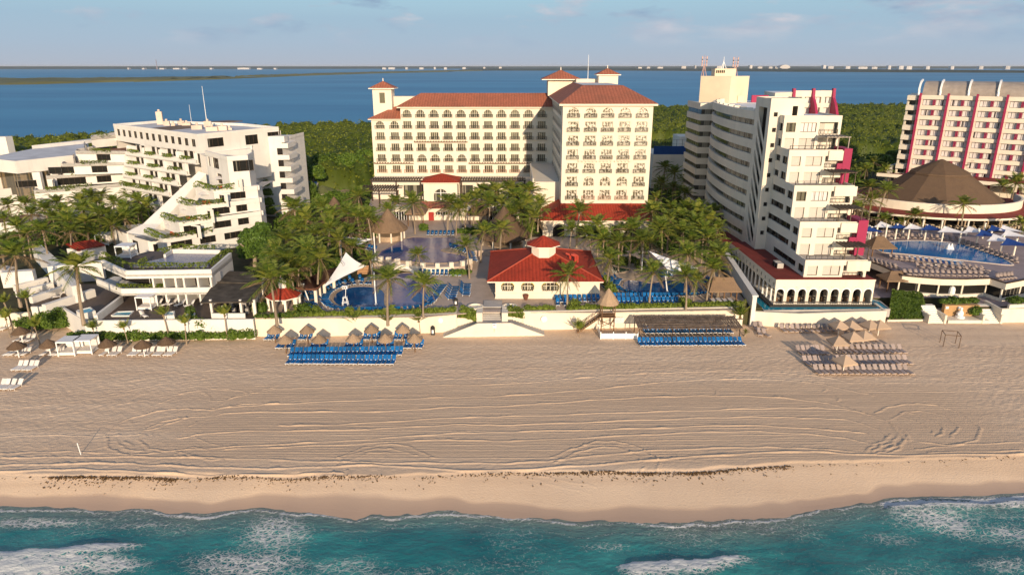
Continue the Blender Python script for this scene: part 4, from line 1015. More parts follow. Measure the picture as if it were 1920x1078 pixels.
for a, b in hs:
    wme = win_mesh('arched_window', b - a, 1.65, BANDG, WF, True, 3, .8, .12)
    wn = put(pv, 'arched_window', wme, (wx0, wy0), (wx1, wy0), (a + b) / 2, 4.6, .29)
    q = MB(); ww = b - a; n = 8; ap = arch_pts(ww + .28, 1.82); ai = arch_pts(ww - .02, 1.65)
    for k in range(n): q.face([(ai[k][0], -.33, ai[k][1]), (ai[k + 1][0], -.33, ai[k + 1][1]), (ap[k + 1][0], -.33, ap[k + 1][1]), (ap[k][0], -.33, ap[k][1])], 0)
    nt_ = max(6, int(ww / .32))
    for k in range(nt_):
        x = -ww / 2 + ww * (k + .5) / nt_
        for zz in (.06, 1.1): q.box(x - .1, x + .1, -.36, -.3, zz, zz + .2, 1)
    for zz in (.35, .62, .88):
        for x in (-ww / 2 - .02, ww / 2 + .02): q.box(x - .1, x + .1, -.36, -.3, zz, zz + .2, 1)
    o = q.build('tile_surround', [YEL, DARKW], None); o.parent = wn; o.location = (0, 0, 0)
q = MB(); q.box(wx0 + 12.3, wx0 + 12.95, wy0 + .2, wy0 + .28, 4.7, 5.35); q.build('window', [WHITEP], pv)
# ================================================================== white stepped tower on the right, with its curved rear wing
CX0, CX1 = 50.8, 61.6
ct = thing('hotel', 'tall pale hotel stepping out towards the beach, arcade at its foot, magenta accents', 'hotel', (55, 113, 2.4))
YF = [130.8, 126.6, 122.3, 118.0, 113.8]; ZT = [33.2, 27.4, 21.6, 15.9, 10.1]
zrow = [31.06 - 2.86 * k for k in range(9)]
q = MB(); sh = MB(); shb = MB(); recess = MB(); dk = MB(); railm = MB(); fronts = []
SHM = {}
for i in range(5):
    y = YF[i]; z1 = ZT[i]; z0 = 2.4 if i == 4 else ZT[i + 1] - 1.0
    rows = [r for r in (2 * i, 2 * i + 1) if r < 9]
    if i == 4: rows = [8]
    hs = []; zlo = 6.9 if i == 4 else z0
    for r in rows:
        zz = zrow[r]; lo = max(zz - 1.25, zlo + .02) if r % 2 else zz - .85
        hs += [(.55, 2.3, lo, zz + .85), (3.2, 6.2, lo, zz + .85), (6.75, 10.2, max(zlo + .02, zz - 1.2), zz + .95)]
    q.wall((CX0, y), (CX1, y), zlo, z1, hs, .28)
    # left flank
    yb2 = YF[i - 1] if i else 137.0
    hl = []
    L = 137.0 - y
    for r in rows:
        zz = zrow[r]; a0 = L - 4.2
        hl += [(L - 2.9, L - .5, zz - .7, zz + .7)]
        hl += [(max(.3, L - 15), L - 4.0, zz - .55, zz + .6)] if L > 8 else [(L - 5.2, L - 3.6, zz - .6, zz + .6)]
    zf = zlo if i == 4 else ZT[i + 1]
    q.wall((CX0, 137.0), (CX0, y), zf, z1, hl, .3)
    for h in hl:
        dk.face([(CX0 + .29, 137 - h[0], h[2]), (CX0 + .29, 137 - h[1], h[2]), (CX0 + .29, 137 - h[1], h[3]), (CX0 + .29, 137 - h[0], h[3])])
        nb = max(2, int((h[1] - h[0]) / 1.9))
        for k in range(nb + 1): yy = 137 - h[0] - (h[1] - h[0]) * k / nb; dk.box(CX0 + .2, CX0 + .28, yy - .04, yy + .04, h[2], h[3], 1)
    q.wall((CX1, y), (CX1, 141.0), zf, z1)
    q.face([(CX0, y, z1 - .35), (CX1, y, z1 - .35), (CX1, 141, z1 - .35), (CX0, 141, z1 - .35)], 1 if i == 0 else 2)
    q.ribbon([(CX0 + .005, 137), (CX0 + .005, y + .005), (CX1 - .005, y + .005), (CX1 - .005, 141)], z1 - .36, z1 + .003, .25)
    for r in rows:
        zz = zrow[r]; fronts.append((i, r, y, zz, zlo))
        recess.box(CX0 + 6.75, CX0 + 10.2, y + 1.3, y + 1.4, zz - 1.3, zz + 1.0); recess.box(CX0 + 6.75, CX0 + 10.2, y + .02, y + 1.3, zz - 1.32, zz - 1.22)
        recess.box(CX0 + 6.9, CX0 + 8.3, y + 1.24, y + 1.298, zz - 1.2, zz + .8, 1)
# cornice bands that stick out under alternate balconies on the right
for i in range(1, 5): q.box(CX1 - 3.6, CX1 + .4, YF[i] - .35, YF[i] - .002, ZT[i] - 1.9, ZT[i] - .15); q.box(CX1 - 4.4, CX1 + .2, YF[i] - .3, YF[i] - .002, ZT[i] - 5.0, ZT[i] - 3.7)
q.build('wall', [CREAM2, ROOFWHITE, CONC], ct); recess.build('balcony_recess', [CREAM2, SHUT], ct); dk.build('side_window', [GLASSD, DARKW], ct)
wm_a = win_mesh('shutter', 1.75, 1.7, SHUT, DARKW, False, 0, 0, .06); wm_b = win_mesh('shutter', 3.0, 1.7, SHUT, DARKW, False, 1, 0, .07)
wm_c = win_mesh('shutter', 1.75, 2.1, SHUT, DARKW, False, 0, 0, .06); wm_d = win_mesh('shutter', 3.0, 2.1, SHUT, DARKW, False, 1, 0, .07)
wm_g = win_mesh('window', 3.0, 1.7, GLASSP, DARKW, False, 3, 0, .07); wm_h = win_mesh('window', 1.75, 1.7, GLASSG, DARKW, False, 1, 0, .06)
rl = rail_mesh('balcony_railing', 3.5, .85, IRON, .06, 5)
rl2 = rail_mesh('terrace_railing', 6.3, .75, IRON, .06, 6)
for i, r, y, zz, zlo in fronts:
    lo = max(zz - 1.25, zlo + .02) if r % 2 else zz - .85
    g_ = r in (0, 4)
    a_, b_ = ((wm_c, wm_d) if r % 2 else ((wm_h, wm_g) if g_ else (wm_a, wm_b)))
    put(ct, 'window' if g_ else 'shutter', a_, (CX0, y), (CX1, y), 1.425, lo, .27); put(ct, 'window' if g_ else 'shutter', b_, (CX0, y), (CX1, y), 4.7, lo, .27)
    part('balcony_railing', rl, ct, (CX0 + 8.5, y + .02, zz - 1.2))
    if r % 2: part('terrace_railing', rl2, ct, (CX0 + 3.3, YF[i + 1] + .2 if i < 4 else y, ZT[i + 1] if i < 4 else zz))
PERG = [M('grey_canopy', (.36, .31, .26), .8, .2, 1), M('brown_canopy', (.10, .075, .055), .8, .3, 1)]
for i in range(4):
    y = YF[i + 1]; z = ZT[i + 1] + 2.2; p_ = MB()
    p_.box(CX1 - 4.3, CX1 + .1, y - .1, YF[i] - .7, z, z + .16)
    for k in range(7): p_.box(CX1 - 4.3 + k * .65, CX1 - 4.2 + k * .65, y - .5, YF[i] - .45, z + .16, z + .24)
    for x in (CX1 - 4.1, CX1 - 2.0, CX1 - .1): p_.box(x - .07, x + .07, y + .05, y + .2, ZT[i + 1] - .3, z)
    p_.build('terrace_canopy', [PERG[0] if i == 0 else PERG[1]], ct)
q = MB()
q.box(CX1 - .95, CX1 + .55, YF[1] - .45, YF[1] + 3.8, ZT[2] - .8, ZT[1] + .25); q.box(CX1 - 1.9, CX1 - .96, YF[1] - .42, YF[1] - .004, 23.7, 25.0)
q.box(CX1 - .7, CX1 + 1.0, YF[3] - .5, YF[3] + 4.0, ZT[4] - .2, ZT[3] + .35); q.box(CX1 - 1.9, CX1 - .71, YF[3] - .47, YF[3] - .004, 12.2, 13.2)
q.build('magenta_fin', [PINK], ct)
# stair tower
SX0, SX1, SY0, SY1 = 48.8, 53.6, 133.0, 141.2
q = MB()
sw = [(.75, 1.5, z - .45, z + .35) for z in [33.3 - 2.86 * k for k in range(9)]]
q.wall((SX0, SY0), (SX1 + 1.6, SY0), 6, 36.2, sw + [(4.2, 5.2, 31.6, 34.8)], .25); q.wall((SX0, SY1), (SX0, SY0), 6, 36.2, [(2.0, 6.6, 7.6, 34.4)], 1.0); q.wall((SX1 + 1.6, SY0), (SX1 + 1.6, SY1), 6, 36.2); q.wall((SX1 + 1.6, SY1), (SX0, SY1), 30, 36.2)
q.face([(SX0, SY0, 36.0), (SX1 + 1.6, SY0, 36.0), (SX1 + 1.6, SY1, 36.0), (SX0, SY1, 36.0)])
q.build('stair_tower', [CREAM2], ct)
q = MB(); q.face([(SX0 + .99, SY1 - 2, 7.6), (SX0 + .99, SY1 - 6.6, 7.6), (SX0 + .99, SY1 - 6.6, 34.4), (SX0 + .99, SY1 - 2, 34.4)])
for h in sw: q.face([(SX0 + h[0], SY0 + .24, h[2]), (SX0 + h[1], SY0 + .24, h[2]), (SX0 + h[1], SY0 + .24, h[3]), (SX0 + h[0], SY0 + .24, h[3])])
q.build('stair_opening', [DARK], ct)
q = MB()
for k in range(9): z = 33.2 - 2.86 * k; q.face([(SX0 - .004, SY1 - 2, z), (SX0 - .004, SY1 - 6.6, z - 5.2), (SX0 - .004, SY1 - 6.6, z - 6.5), (SX0 - .004, SY1 - 2, z - 1.3)])
for f in list(range(len(q.f))):
    if all(q.v[i][2] < 7.6 for i in q.f[f]): pass
q.build('stair_flight', [CREAM2], ct)
# curved rear wing
CURVE = [(56, 191), (52.8, 185), (50.3, 176), (48.95, 166), (48.4, 156), (48.5, 148), (49.0, 141.3)]
CURVE = smooth(CURVE, 4)
def bands(q, gl, pts, ztop, n, pitch=2.86, solid=1.68, zbot=3):
    z = ztop
    for k in range(n):
        q.ribbon(pts, z - solid, z, .6, 0); q.ribbon(pts, z - solid - .05, z - solid + .02, 1.4, 0, -.02)
        gl.ribbon(pts, z - pitch, z - solid, .1, 0, -.45)
        z -= pitch
    q.ribbon(pts, zbot, z, .6, 0)
q = MB(); gl = MB(); bands(q, gl, CURVE, 33.4, 9)
q.prism([(p[0] + 1.2, p[1]) for p in CURVE] + [(60, 141.3), (64, 170), (70, 192), (78.5, 200.7), (90.3, 200.7), (90.3, 207.8), (66, 204)], 3, 32.5, 0, 1)
for k in range(0, len(CURVE) - 1, 2): x, y = CURVE[k]; q.box(x + .7, x + 2.0, y - .5, y + .4, 32.52, 33.7)
BLK = [(50.5, 203), (50.3, 188.3), (55.0, 187.4)]
bands(q, gl, BLK, 32.6, 9, 2.9, 1.6)
q.build('rear_wing', [CREAM2, ROOFWHITE], ct); gl.build('window_band', [BANDG], ct)
q = MB(); q.prism([(51.3, 194), (58, 189), (64.5, 194), (58, 199.5)], 32.5, 39.4); q.box(54.6, 60.2, 192.5, 196, 39.4, 41.3); q.box(60.9, 62.6, 190.9, 191.4, 32.6, 34.4)
for k in range(5): q.box(54.9 + k * .5, 55.2 + k * .5, 192.35, 192.5, 40.2, 40.9, 1)
q.build('lift_house', [M('tan_render', (.74, .61, .44), .8, .06, .4), DARK], ct)
ANT = M('antenna_paint', (.50, .33, .30), .6, .2, 3)
for u, vt, Yq in ((1322, 104, 195), (1358, 107, 194), (1380.5, 106, 194)):
    z = ZA(vt, Yq); x = XA(u, Yq, z); z0 = 39.4 if u != 1358 else 41.3; p_ = MB()
    for dx, dy in ((-.7, -.4), (.7, -.4), (0, .7)): p_.tube((x + dx, Yq + dy, z0), (x, Yq, z0 + (z - z0) * .6), .08)
    p_.tube((x, Yq, z0), (x, Yq, z), .12, .06)
    if u != 1358:
        for zz in (.55, .72, .86):
            for dx in (-.9, .9): p_.box(x + dx * .7 - .13, x + dx * .7 + .13, Yq - .1, Yq + .1, z0 + (z - z0) * zz - .5, z0 + (z - z0) * zz + .5)
            p_.bar((x - .65, Yq, z0 + (z - z0) * zz), (x + .65, Yq, z0 + (z - z0) * zz), .06, .06)
    p_.build('antenna', [ANT if u != 1358 else WHITEP], ct)
# rear facade with magenta ribs seen over the roof
q = MB(); hs = []
for r in range(6):
    for c in range(4): hs.append((.8 + c * 2.75, 2.7 + c * 2.75, 32.0 - 2.9 * r, 33.7 - 2.9 * r))
q.wall((79, 199.5), (90.5, 199.5), 3, 35.4, hs, .8); q.wall((90.5, 199.5), (90.5, 208), 3, 35.4); q.wall((72, 194), (79, 199.5), 3, 35.0); q.wall((74, 208), (72, 194), 3, 35.0); q.face([(79, 199.5, 35.0), (90.5, 199.5, 35.0), (90.5, 208, 35.0), (74, 208, 35.0), (72, 194, 35.0)], 1)
q.build('rear_wall', [CREAM2, ROOFWHITE], ct)
q = MB()
for h in hs: q.face([(79 + h[0], 200.28, h[2]), (79 + h[1], 200.28, h[2]), (79 + h[1], 200.28, h[3]), (79 + h[0], 200.28, h[3])])
q.build('window', [GLASSP], ct)
q = MB()
for x in (79.2, 84.7, 90.4):
    pr = [(200, 36.0), (199.0, 36.0), (198.6, 33.5), (196.6, 31.5), (194.5, 28), (194.5, 10), (200, 10)]
    for sx_ in (-.35, .35): q.face([(x + sx_, a, b) for a, b in (pr if sx_ > 0 else pr[::-1])])
    for k in range(len(pr)):
        a, b = pr[k], pr[(k + 1) % len(pr)]; q.face([(x - .35, *a), (x + .35, *a), (x + .35, *b), (x - .35, *b)])
q.box(65.5, 70, 193.2, 193.7, 32.4, 34.4)
q.build('magenta_fin', [PINK], ct)
# arcade at the foot
AX0, AX1, AY, AYB = 45.5, 62.6, 112.2, 139.0
q = MB(); n = 9; pit = (AX1 - AX0) / n
q.wall((AX0, AY), (AX1, AY), 2.4, 7.0, [(k * pit + .28, (k + 1) * pit - .28, 2.65, 5.35, True) for k in range(n)], .45)
m_ = 13; pl = (AYB - AY) / m_
q.wall((AX0, AYB), (AX0, AY), 5.3, 7.0, [(k * pl + .7, k * pl + 1.35, 5.7, 6.35) for k in range(m_)], .2); q.box(AX0 + .1, AX0 + .5, AY + .5, AYB, 5.2, 5.32)
q.wall((AX1, AY), (AX1, 131), 2.4, 7.0); q.box(AX0 + .02, AX1 - .02, AY + .46, AYB, 6.4, 6.6); q.box(AX0 - .05, AX1 + .05, AY - .06, AY, 6.8, 7.05)
for k in range(n - 1): x = AX0 + 1.6 + k * 2.05; q.lathe((x, AY - .02), [(.3, 5.75), (.3, 5.751)], 3)
q.box(AX0 + .05, AX1 - .05, AY, AYB, 2.35, 2.5)
for k in range(n):
    cx = AX0 + (k + .5) * pit; ap = arch_pts(pit - .56, 2.7); ao = arch_pts(pit - .24, 2.9)
    for j in range(8): q.face([(cx + ap[j][0], AY - .025, 2.65 + ap[j][1]), (cx + ap[j + 1][0], AY - .025, 2.65 + ap[j + 1][1]), (cx + ao[j + 1][0], AY - .025, 2.65 + ao[j + 1][1]), (cx + ao[j][0], AY - .025, 2.65 + ao[j][1])], 1)
q.build('arcade', [CREAM2, WHITEP], ct)
q = MB(); q.box(AX0 + 4, AX1 - .5, AY + 5, AY + 5.2, 2.5, 6.4); q.box(AX0 + 3.8, AX0 + 4, AY + 5, AYB, 2.5, 6.4)
for k in range(16): x = AX0 + 1 + k * 1.02; q.box(x - .25, x + .25, AY + 1.4, AY + 2.0, 2.5, 3.25 + .1 * (k % 3), 1)
q.build('dining_room', [DARK, BROWNW], ct)
q = MB()
for k in range(m_ + 1):
    y = AY + .3 + k * (AYB - AY - .6) / m_; q.lathe((AX0 + .3, y), [(.24, 2.5), (.24, 2.7), (.16, 2.75), (.16, 5.0), (.26, 5.15), (.26, 5.25)], 8)
q.build('column', [WHITEP], ct)
q = MB(); q.face([(AX0, AY, 7.02), (AX1, AY, 7.02), (AX1, AYB, 7.02), (AX0, AYB, 7.02)]); q.box(43.5, SX0, AYB, 150, 6.2, 6.6); q.box(AX0 - .02, AX1 + .02, AY - .03, AY + .1, 6.98, 7.14)
q.build('arcade_roof', [MAROON], ct)
q = MB()
for y in (119.6, 120.9): q.box(48.2, 49.3, y - .5, y + .5, 7.03, 7.95); q.box(48.1, 48.22, y - .4, y + .4, 7.1, 7.8, 1)
q.build('roof_unit', [CONC, DARK], ct)
q = MB(); q.box(AX0 - .7, AX1 + .5, AY - .85, AY - .6, 2.35, 2.62); q.box(AX0 - .9, AX0 - .7, AY - .85, AYB, 2.35, 2.62)
for k in range(60): x = AX0 - .6 + k * .3; q.box(x, x + .05, AY - .72, AY - .68, 2.62, 3.2)
for k in range(60): y = AY - .6 + k * .45; q.box(AX0 - .82, AX0 - .78, y, y + .05, 2.62, 3.2)
q.box(AX0 - .82, AX1 + .5, AY - .73, AY - .67, 3.2, 3.27); q.box(AX0 - .83, AX0 - .77, AY - .7, AYB, 3.2, 3.27)
q.build('railing', [IRON], ct)
# moat pool round the arcade
mo = [(AX0 - 2.2, AY + 12), (AX0 - 2.6, AY - 2.8), (AX1 + 2.2, AY - 2.1), (AX1 + 2.6, AY + 2), (AX1 + .9, AY + 4.6), (AX1 + .6, AY - .9), (AX0 - .95, AY - .9), (AX0 - .95, AY + 12)]
mp_ = thing('swimming_pool', 'narrow teal pool wrapped round the arcade of the stepped tower', 'pool', (AX0, AY - 2, 2.1))
q = MB(); q.prism(mo, 1.9, 2.36, 0); q.build('water', [POOLT], mp_)
q = MB(); q.ribbon([(AX0 - 2.25, AY + 12), (AX0 - 2.65, AY - 2.85), (AX1 + 2.2, AY - 2.15), (AX1 + 2.65, AY + 2), (AX1 + .9, AY + 4.6)][::-1], 1.0, 2.46, .3, 0, .3); q.build('pool_rim', [CONC], mp_)

# ================================================================== long cream and magenta hotel at the right edge
A = (XA(1727, 215, 33.5), 215.0); Bv = Vector((20.6, -15.0)).normalized(); Lf = 44.0
B_ = (A[0] + Bv.x * Lf, A[1] + Bv.y * Lf)
rh = thing('hotel', 'cream hotel with magenta ribs and a grey vaulted roof canopy', 'hotel', (A[0], A[1], 3))
q = MB(); hs = []; zc = [31.55 - 2.97 * k for k in range(9)]; bay = 7.25; wins = []
for r, z in enumerate(zc):
    for c in range(6):
        for o_, w_ in ((.75, 2.75), (4.15, 2.75)):
            hs.append((c * bay + o_, c * bay + o_ + w_, z - .95, z + .82)); wins.append((c * bay + o_ + w_ / 2, z - .95))
q.wall(A, B_, 3, 33.6, hs, .4)
nx, ny = Bv.y, -Bv.x            # outward
for z in zc: q.prism([(A[0] + nx * .02, A[1] + ny * .02), (A[0] + nx * .3, A[1] + ny * .3), (B_[0] + nx * .3, B_[1] + ny * .3), (B_[0] + nx * .02, B_[1] + ny * .02)], z + .88, z + 1.92)
E1 = (A[0] - Bv.x * 3.6 - nx * 1.2, A[1] - Bv.y * 3.6 - ny * 1.2); E2 = (E1[0] - nx * 15 - Bv.x * 1.0, E1[1] - ny * 15 - Bv.y * 1.0)
bk = (B_[0] - nx * 15, B_[1] - ny * 15)
q.wall(E1, A, 3, 33.0, [(.5, 3.4, z - .9, z + .6) for z in zc], 1.0)
for z in zc: q.prism([(E1[0] + nx * 1.0, E1[1] + ny * 1.0), (A[0] - Bv.x * .9 + nx * .2, A[1] - Bv.y * .9 + ny * .2), (A[0] - Bv.x * .9 - nx, A[1] - Bv.y * .9 - ny), (E1[0], E1[1])], z + .5, z + 1.9)
q.wall(E2, E1, 3, 33.0, [(1 + 3.4 * k, 3.6 + 3.4 * k, z - .9, z + .5) for z in zc for k in range(4)], .9)
q.face([(A[0], A[1], 33.4), (B_[0], B_[1], 33.4), (bk[0], bk[1], 33.4), (E2[0], E2[1], 33.4), (E1[0], E1[1], 33.4)]); q.wall(bk, E2, 3, 33.6)
q.build('wall', [CREAM], rh)
rw = win_mesh('window', 2.75, 1.77, GLASSP, M('dark_window_frame', (.08, .06, .06), .6), False, 2, 0, .09)
for s, z in wins:
    if z > 8: put(rh, 'window', rw, A, B_, s, z, .39)
q = MB()
ex, ey = (E1[0] - E2[0]), (E1[1] - E2[1]); Le = math.hypot(ex, ey); ex, ey = ex / Le, ey / Le
q.face([(E2[0] + ey * -.85 , E2[1] + ex * .85, 4), (E1[0] + ey * -.85, E1[1] + ex * .85, 4), (E1[0] + ey * -.85, E1[1] + ex * .85, 32.4), (E2[0] + ey * -.85, E2[1] + ex * .85, 32.4)])
q.face([(E1[0] - nx * .95, E1[1] - ny * .95, 4), (A[0] - nx * .95 - Bv.x * .05, A[1] - ny * .95, 4), (A[0] - nx * .95 - Bv.x * .05, A[1] - ny * .95, 32.2), (E1[0] - nx * .95, E1[1] - ny * .95, 32.2)])
q.build('window', [BANDG], rh)
for c in range(7):
    p_ = MB(); x, y = A[0] + Bv.x * (c * bay - .05), A[1] + Bv.y * (c * bay - .05); p_.obox((x + nx * .45, y + ny * .45), (.58, 1.3), math.atan2(Bv.y, Bv.x), 5, 34.2); p_.build('magenta_rib', [PINK], rh)
    p_ = MB()
    for z in zc:
        for o_ in (3.55, 3.95): xx, yy = A[0] + Bv.x * (c * bay + o_ + .05), A[1] + Bv.y * (c * bay + o_ + .05); p_.obox((xx - nx * .25 * 0 + nx * .1, yy + ny * .1), (.26, .5), math.atan2(Bv.y, Bv.x), z - .84, z + .79)
    if c < 6: p_.build('magenta_panel', [PINK], rh)
# vaulted canopy on the roof and its white ribs
VG = M('grey_vault', (.33, .28, .24), .6, .15, .6)
prof = [(0, 33.4), (.1, 34.5), (.5, 35.6), (1.3, 36.5), (2.6, 37.2), (5, 37.6)]
q = MB()
for (a, z0), (b, z1) in zip(prof[:-1], prof[1:]):
    P0 = (A[0] - nx * (2.5 + a), A[1] - ny * (2.5 + a)); P1 = (A[0] - nx * (2.5 + b), A[1] - ny * (2.5 + b))
    q.face([(*P0, z0), (P0[0] + Bv.x * Lf, P0[1] + Bv.y * Lf, z0), (P1[0] + Bv.x * Lf, P1[1] + Bv.y * Lf, z1), (*P1, z1)])
q.build('roof_vault', [VG], rh)
for c in range(7):
    s = c * bay - 2.6 if c else -1.0; p_ = MB()
    for (a, z0), (b, z1) in zip(prof[:-1], prof[1:]):
        o0 = 2.2 + a; o1 = 2.2 + b
        p_.bar((A[0] + Bv.x * s - nx * o0, A[1] + Bv.y * s - ny * o0, z0 + .2), (A[0] + Bv.x * s - nx * o1, A[1] + Bv.y * s - ny * o1, z1 + .3), .5, .5)
    p_.build('roof_rib', [WHITEP], rh)
q = MB(); q.prism([(A[0] - 6 + nx * 9, A[1] - 4 + ny * 9 + 8), (B_[0] + nx * 9, B_[1] + ny * 9), (B_[0] + nx * .6, B_[1] + ny * .6), (A[0] + nx * .6 + Bv.x * 14, A[1] + ny * .6 + Bv.y * 14)], 9.6, 10.6, 1, 0)
q.build('podium_roof', [MAROON, CREAM], rh)
q = MB(); q.prism([(E2[0] - 2, E2[1] - 4), (E1[0] - 3.2, E1[1] - 1), (E1[0] - 2.4, E1[1] - 1.2), (E2[0] - 1, E2[1] - 4)], 3, 12); q.build('buttress', [CONC], rh)

# ================================================================== round thatched restaurant and its terrace
dc = (108.7, 174.0)
pr = thing('thatched_restaurant', 'huge round restaurant under a two-tiered brown thatched cone', 'restaurant', (dc[0], dc[1], 6))
q = MB(); q.lathe(dc, [(15.6, 9.6), (15.3, 10.0), (11.5, 12.6), (6.0, 16.6)], 12, 0, .012, R(9)); q.build('lower_thatch', [THATCHD], pr)
q = MB(); q.lathe(dc, [(6.9, 16.1), (6.7, 16.5), (3.4, 18.2), (.25, 19.6)], 12, 0, .03, R(9)); q.build('upper_thatch', [THATCHD], pr)
q = MB()
for k in range(16): t = 2 * math.pi * k / 16; q.tube((dc[0] + 13.6 * math.cos(t), dc[1] + 13.6 * math.sin(t), 6), (dc[0] + 13.6 * math.cos(t), dc[1] + 13.6 * math.sin(t), 10.6), .22)
q.build('post', [BROWNW], pr)
def ell(rx, ry, a0, a1, n=40, c=(108.5, 175.0)): return [(c[0] + rx * math.cos(R(a0 + (a1 - a0) * k / n)), c[1] + ry * math.sin(R(a0 + (a1 - a0) * k / n))) for k in range(n + 1)]
tr = thing('curved_terrace', 'cream curved terrace wall with a maroon ramp below the thatched cone', 'terrace', (108.5, 158, 5))
q = MB(); q.ribbon(ell(20.2, 17.0, 175, 352), 8.4, 11.0, .5); q.build('parapet', [CREAM], tr)
q = MB(); r1 = ell(19.6, 16.4, 170, 375); r2 = ell(25.5, 20.6, 170, 375)
for k in range(40):
    q.face([(*r1[k], 9.0), (*r2[k], 8.5), (*r2[k + 1], 8.5), (*r1[k + 1], 9.0)][::-1]); q.face([(*r2[k], 8.5), (*r2[k], 8.05), (*r2[k + 1], 8.05), (*r2[k + 1], 8.5)], 1)
    q.face([(*r1[k], 8.4), (*r1[k + 1], 8.4), (*r2[k + 1], 8.05), (*r2[k], 8.05)][::-1], 1)
q.prism(ell(19.4, 16.2, 0, 360)[:-1], 8.3, 9.4); q.build('ramp', [MAROON, CREAM], tr)
q = MB()
for k in range(0, 41, 2):
    for rr, zz in ((.96, 0), (.8, 0)): x, y = 108.5 + (r2[k][0] - 108.5) * rr, 175 + (r2[k][1] - 175) * rr; q.tube((x, y, 5.4), (x, y, 8.1), .2, .2, 6)
q.build('column', [M('tan_column', (.40, .30, .2), .8)], tr)
TBL = M('pale_table', (.45, .36, .25), .7, .2, 1)
for k in range(60):
    t = R(192 + 146 * k / 60); rr = (17.6, 19.4)[k % 2]; x, y = 108.5 + rr * 1.2 * math.cos(t), 175 + rr * math.sin(t); q = MB()
    q.box(x - .4, x + .4, y - .4, y + .4, 6.1, 6.25); q.box(x - .08, x + .08, y - .08, y + .08, 5.5, 6.1); q.box(x + .39, x + .7, y - .25, y + .25, 5.5, 6.2); q.build1('dining_table', [TBL], tr)
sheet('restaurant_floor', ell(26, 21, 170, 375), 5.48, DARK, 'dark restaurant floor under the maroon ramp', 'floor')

# ================================================================== raised pool deck at the right
Zd = 5.5
edge = [G(u, v, Zd) for u, v in ((1618, 486), (1655, 500), (1692, 517.5), (1730, 521), (1767, 523.5), (1812, 524), (1857, 522.5), (1887, 532), (1922, 525), (1990, 512))]
dk_poly = [(62.9, 150), (62.9, 134)] + edge + [(140, 132), (140, 158), (112, 153.5), (88, 157)]
sd_ = thing('raised_pool_deck', 'cream-edged raised deck with a glazed restaurant front below the oval pool', 'deck', (85, 118, 2))
q = MB(); q.prism(dk_poly, 4.35, Zd, 0, 1); q.build('slab', [CREAM, PAVEP], sd_)
q = MB(); q.ribbon(edge[::1], Zd - .02, Zd + .16, .35, 0, .08); q.build('coping', [DARKW], sd_)
fr_ = [(p[0], p[1] + .9) for p in edge[2:]]
q = MB(); q.ribbon(fr_, 2.0, 4.35, .2); q.build('glass_front', [GLASSD], sd_)
q = MB(); q.ribbon(fr_, 1.6, 2.6, .5, 0, .75)
for k in range(len(fr_) - 1):
    for t in ((0,) if k else (0, .98)): x = fr_[k][0] * (1 - t) + fr_[k + 1][0] * t; y = fr_[k][1] * (1 - t) + fr_[k + 1][1] * t; q.box(x - .12, x + .12, y - .35, y - .1, 2.0, 4.35)
q.build('base_wall', [CREAM], sd_)
op = thing('swimming_pool', 'big blue oval pool on the raised deck at the right', 'pool', (*G(1770, 475, Zd), Zd))
oval = smooth([G(u, v, Zd) for u, v in ((1642, 460), (1662, 455), (1700, 452.5), (1740, 452.5), (1790, 457), (1830, 465), (1864, 477), (1894, 494), (1890, 497), (1850, 493), (1800, 487.5), (1740, 481), (1690, 476), (1655, 473), (1644, 466), (1642, 460))], 4)[:-1]
q = MB(); q.prism(oval, Zd - .2, Zd + .06); q.build('water', [POOLC], op)
q = MB(); q.ribbon(oval + oval[:1], Zd - .1, Zd + .12, .4, 0, .0); q.build('pool_rim', [M('pale_rim', (.62, .52, .44), .7, .1, 1)], op)
q = MB(); xx, yy = G(1779, 467, Zd)
for k in range(5): q.lathe((xx + .5 * math.cos(k * 1.3), yy + .5 * math.sin(k * 1.3)), [(.5, Zd + .05), (.34, Zd + .5), (.1, Zd + .9 + .1 * k)], 8, 0, .3)
q.build('fountain_spray', [WHITEP], op)
sp = thing('swimming_pool', 'small blue whirlpool set into the deck beside the oval pool', 'pool', (*G(1755, 489, Zd), Zd))
spo = smooth([G(u, v, Zd) for u, v in ((1704, 481.5), (1750, 486), (1803, 492), (1790, 496), (1760, 497), (1728, 492), (1704, 481.5))], 4)[:-1]
q = MB(); q.prism(spo, Zd - .2, Zd + .07); q.build('water', [POOLC], sp); q = MB(); q.ribbon(spo + spo[:1], Zd - .1, Zd + .14, .3); q.build('pool_rim', [WHITEP], sp)
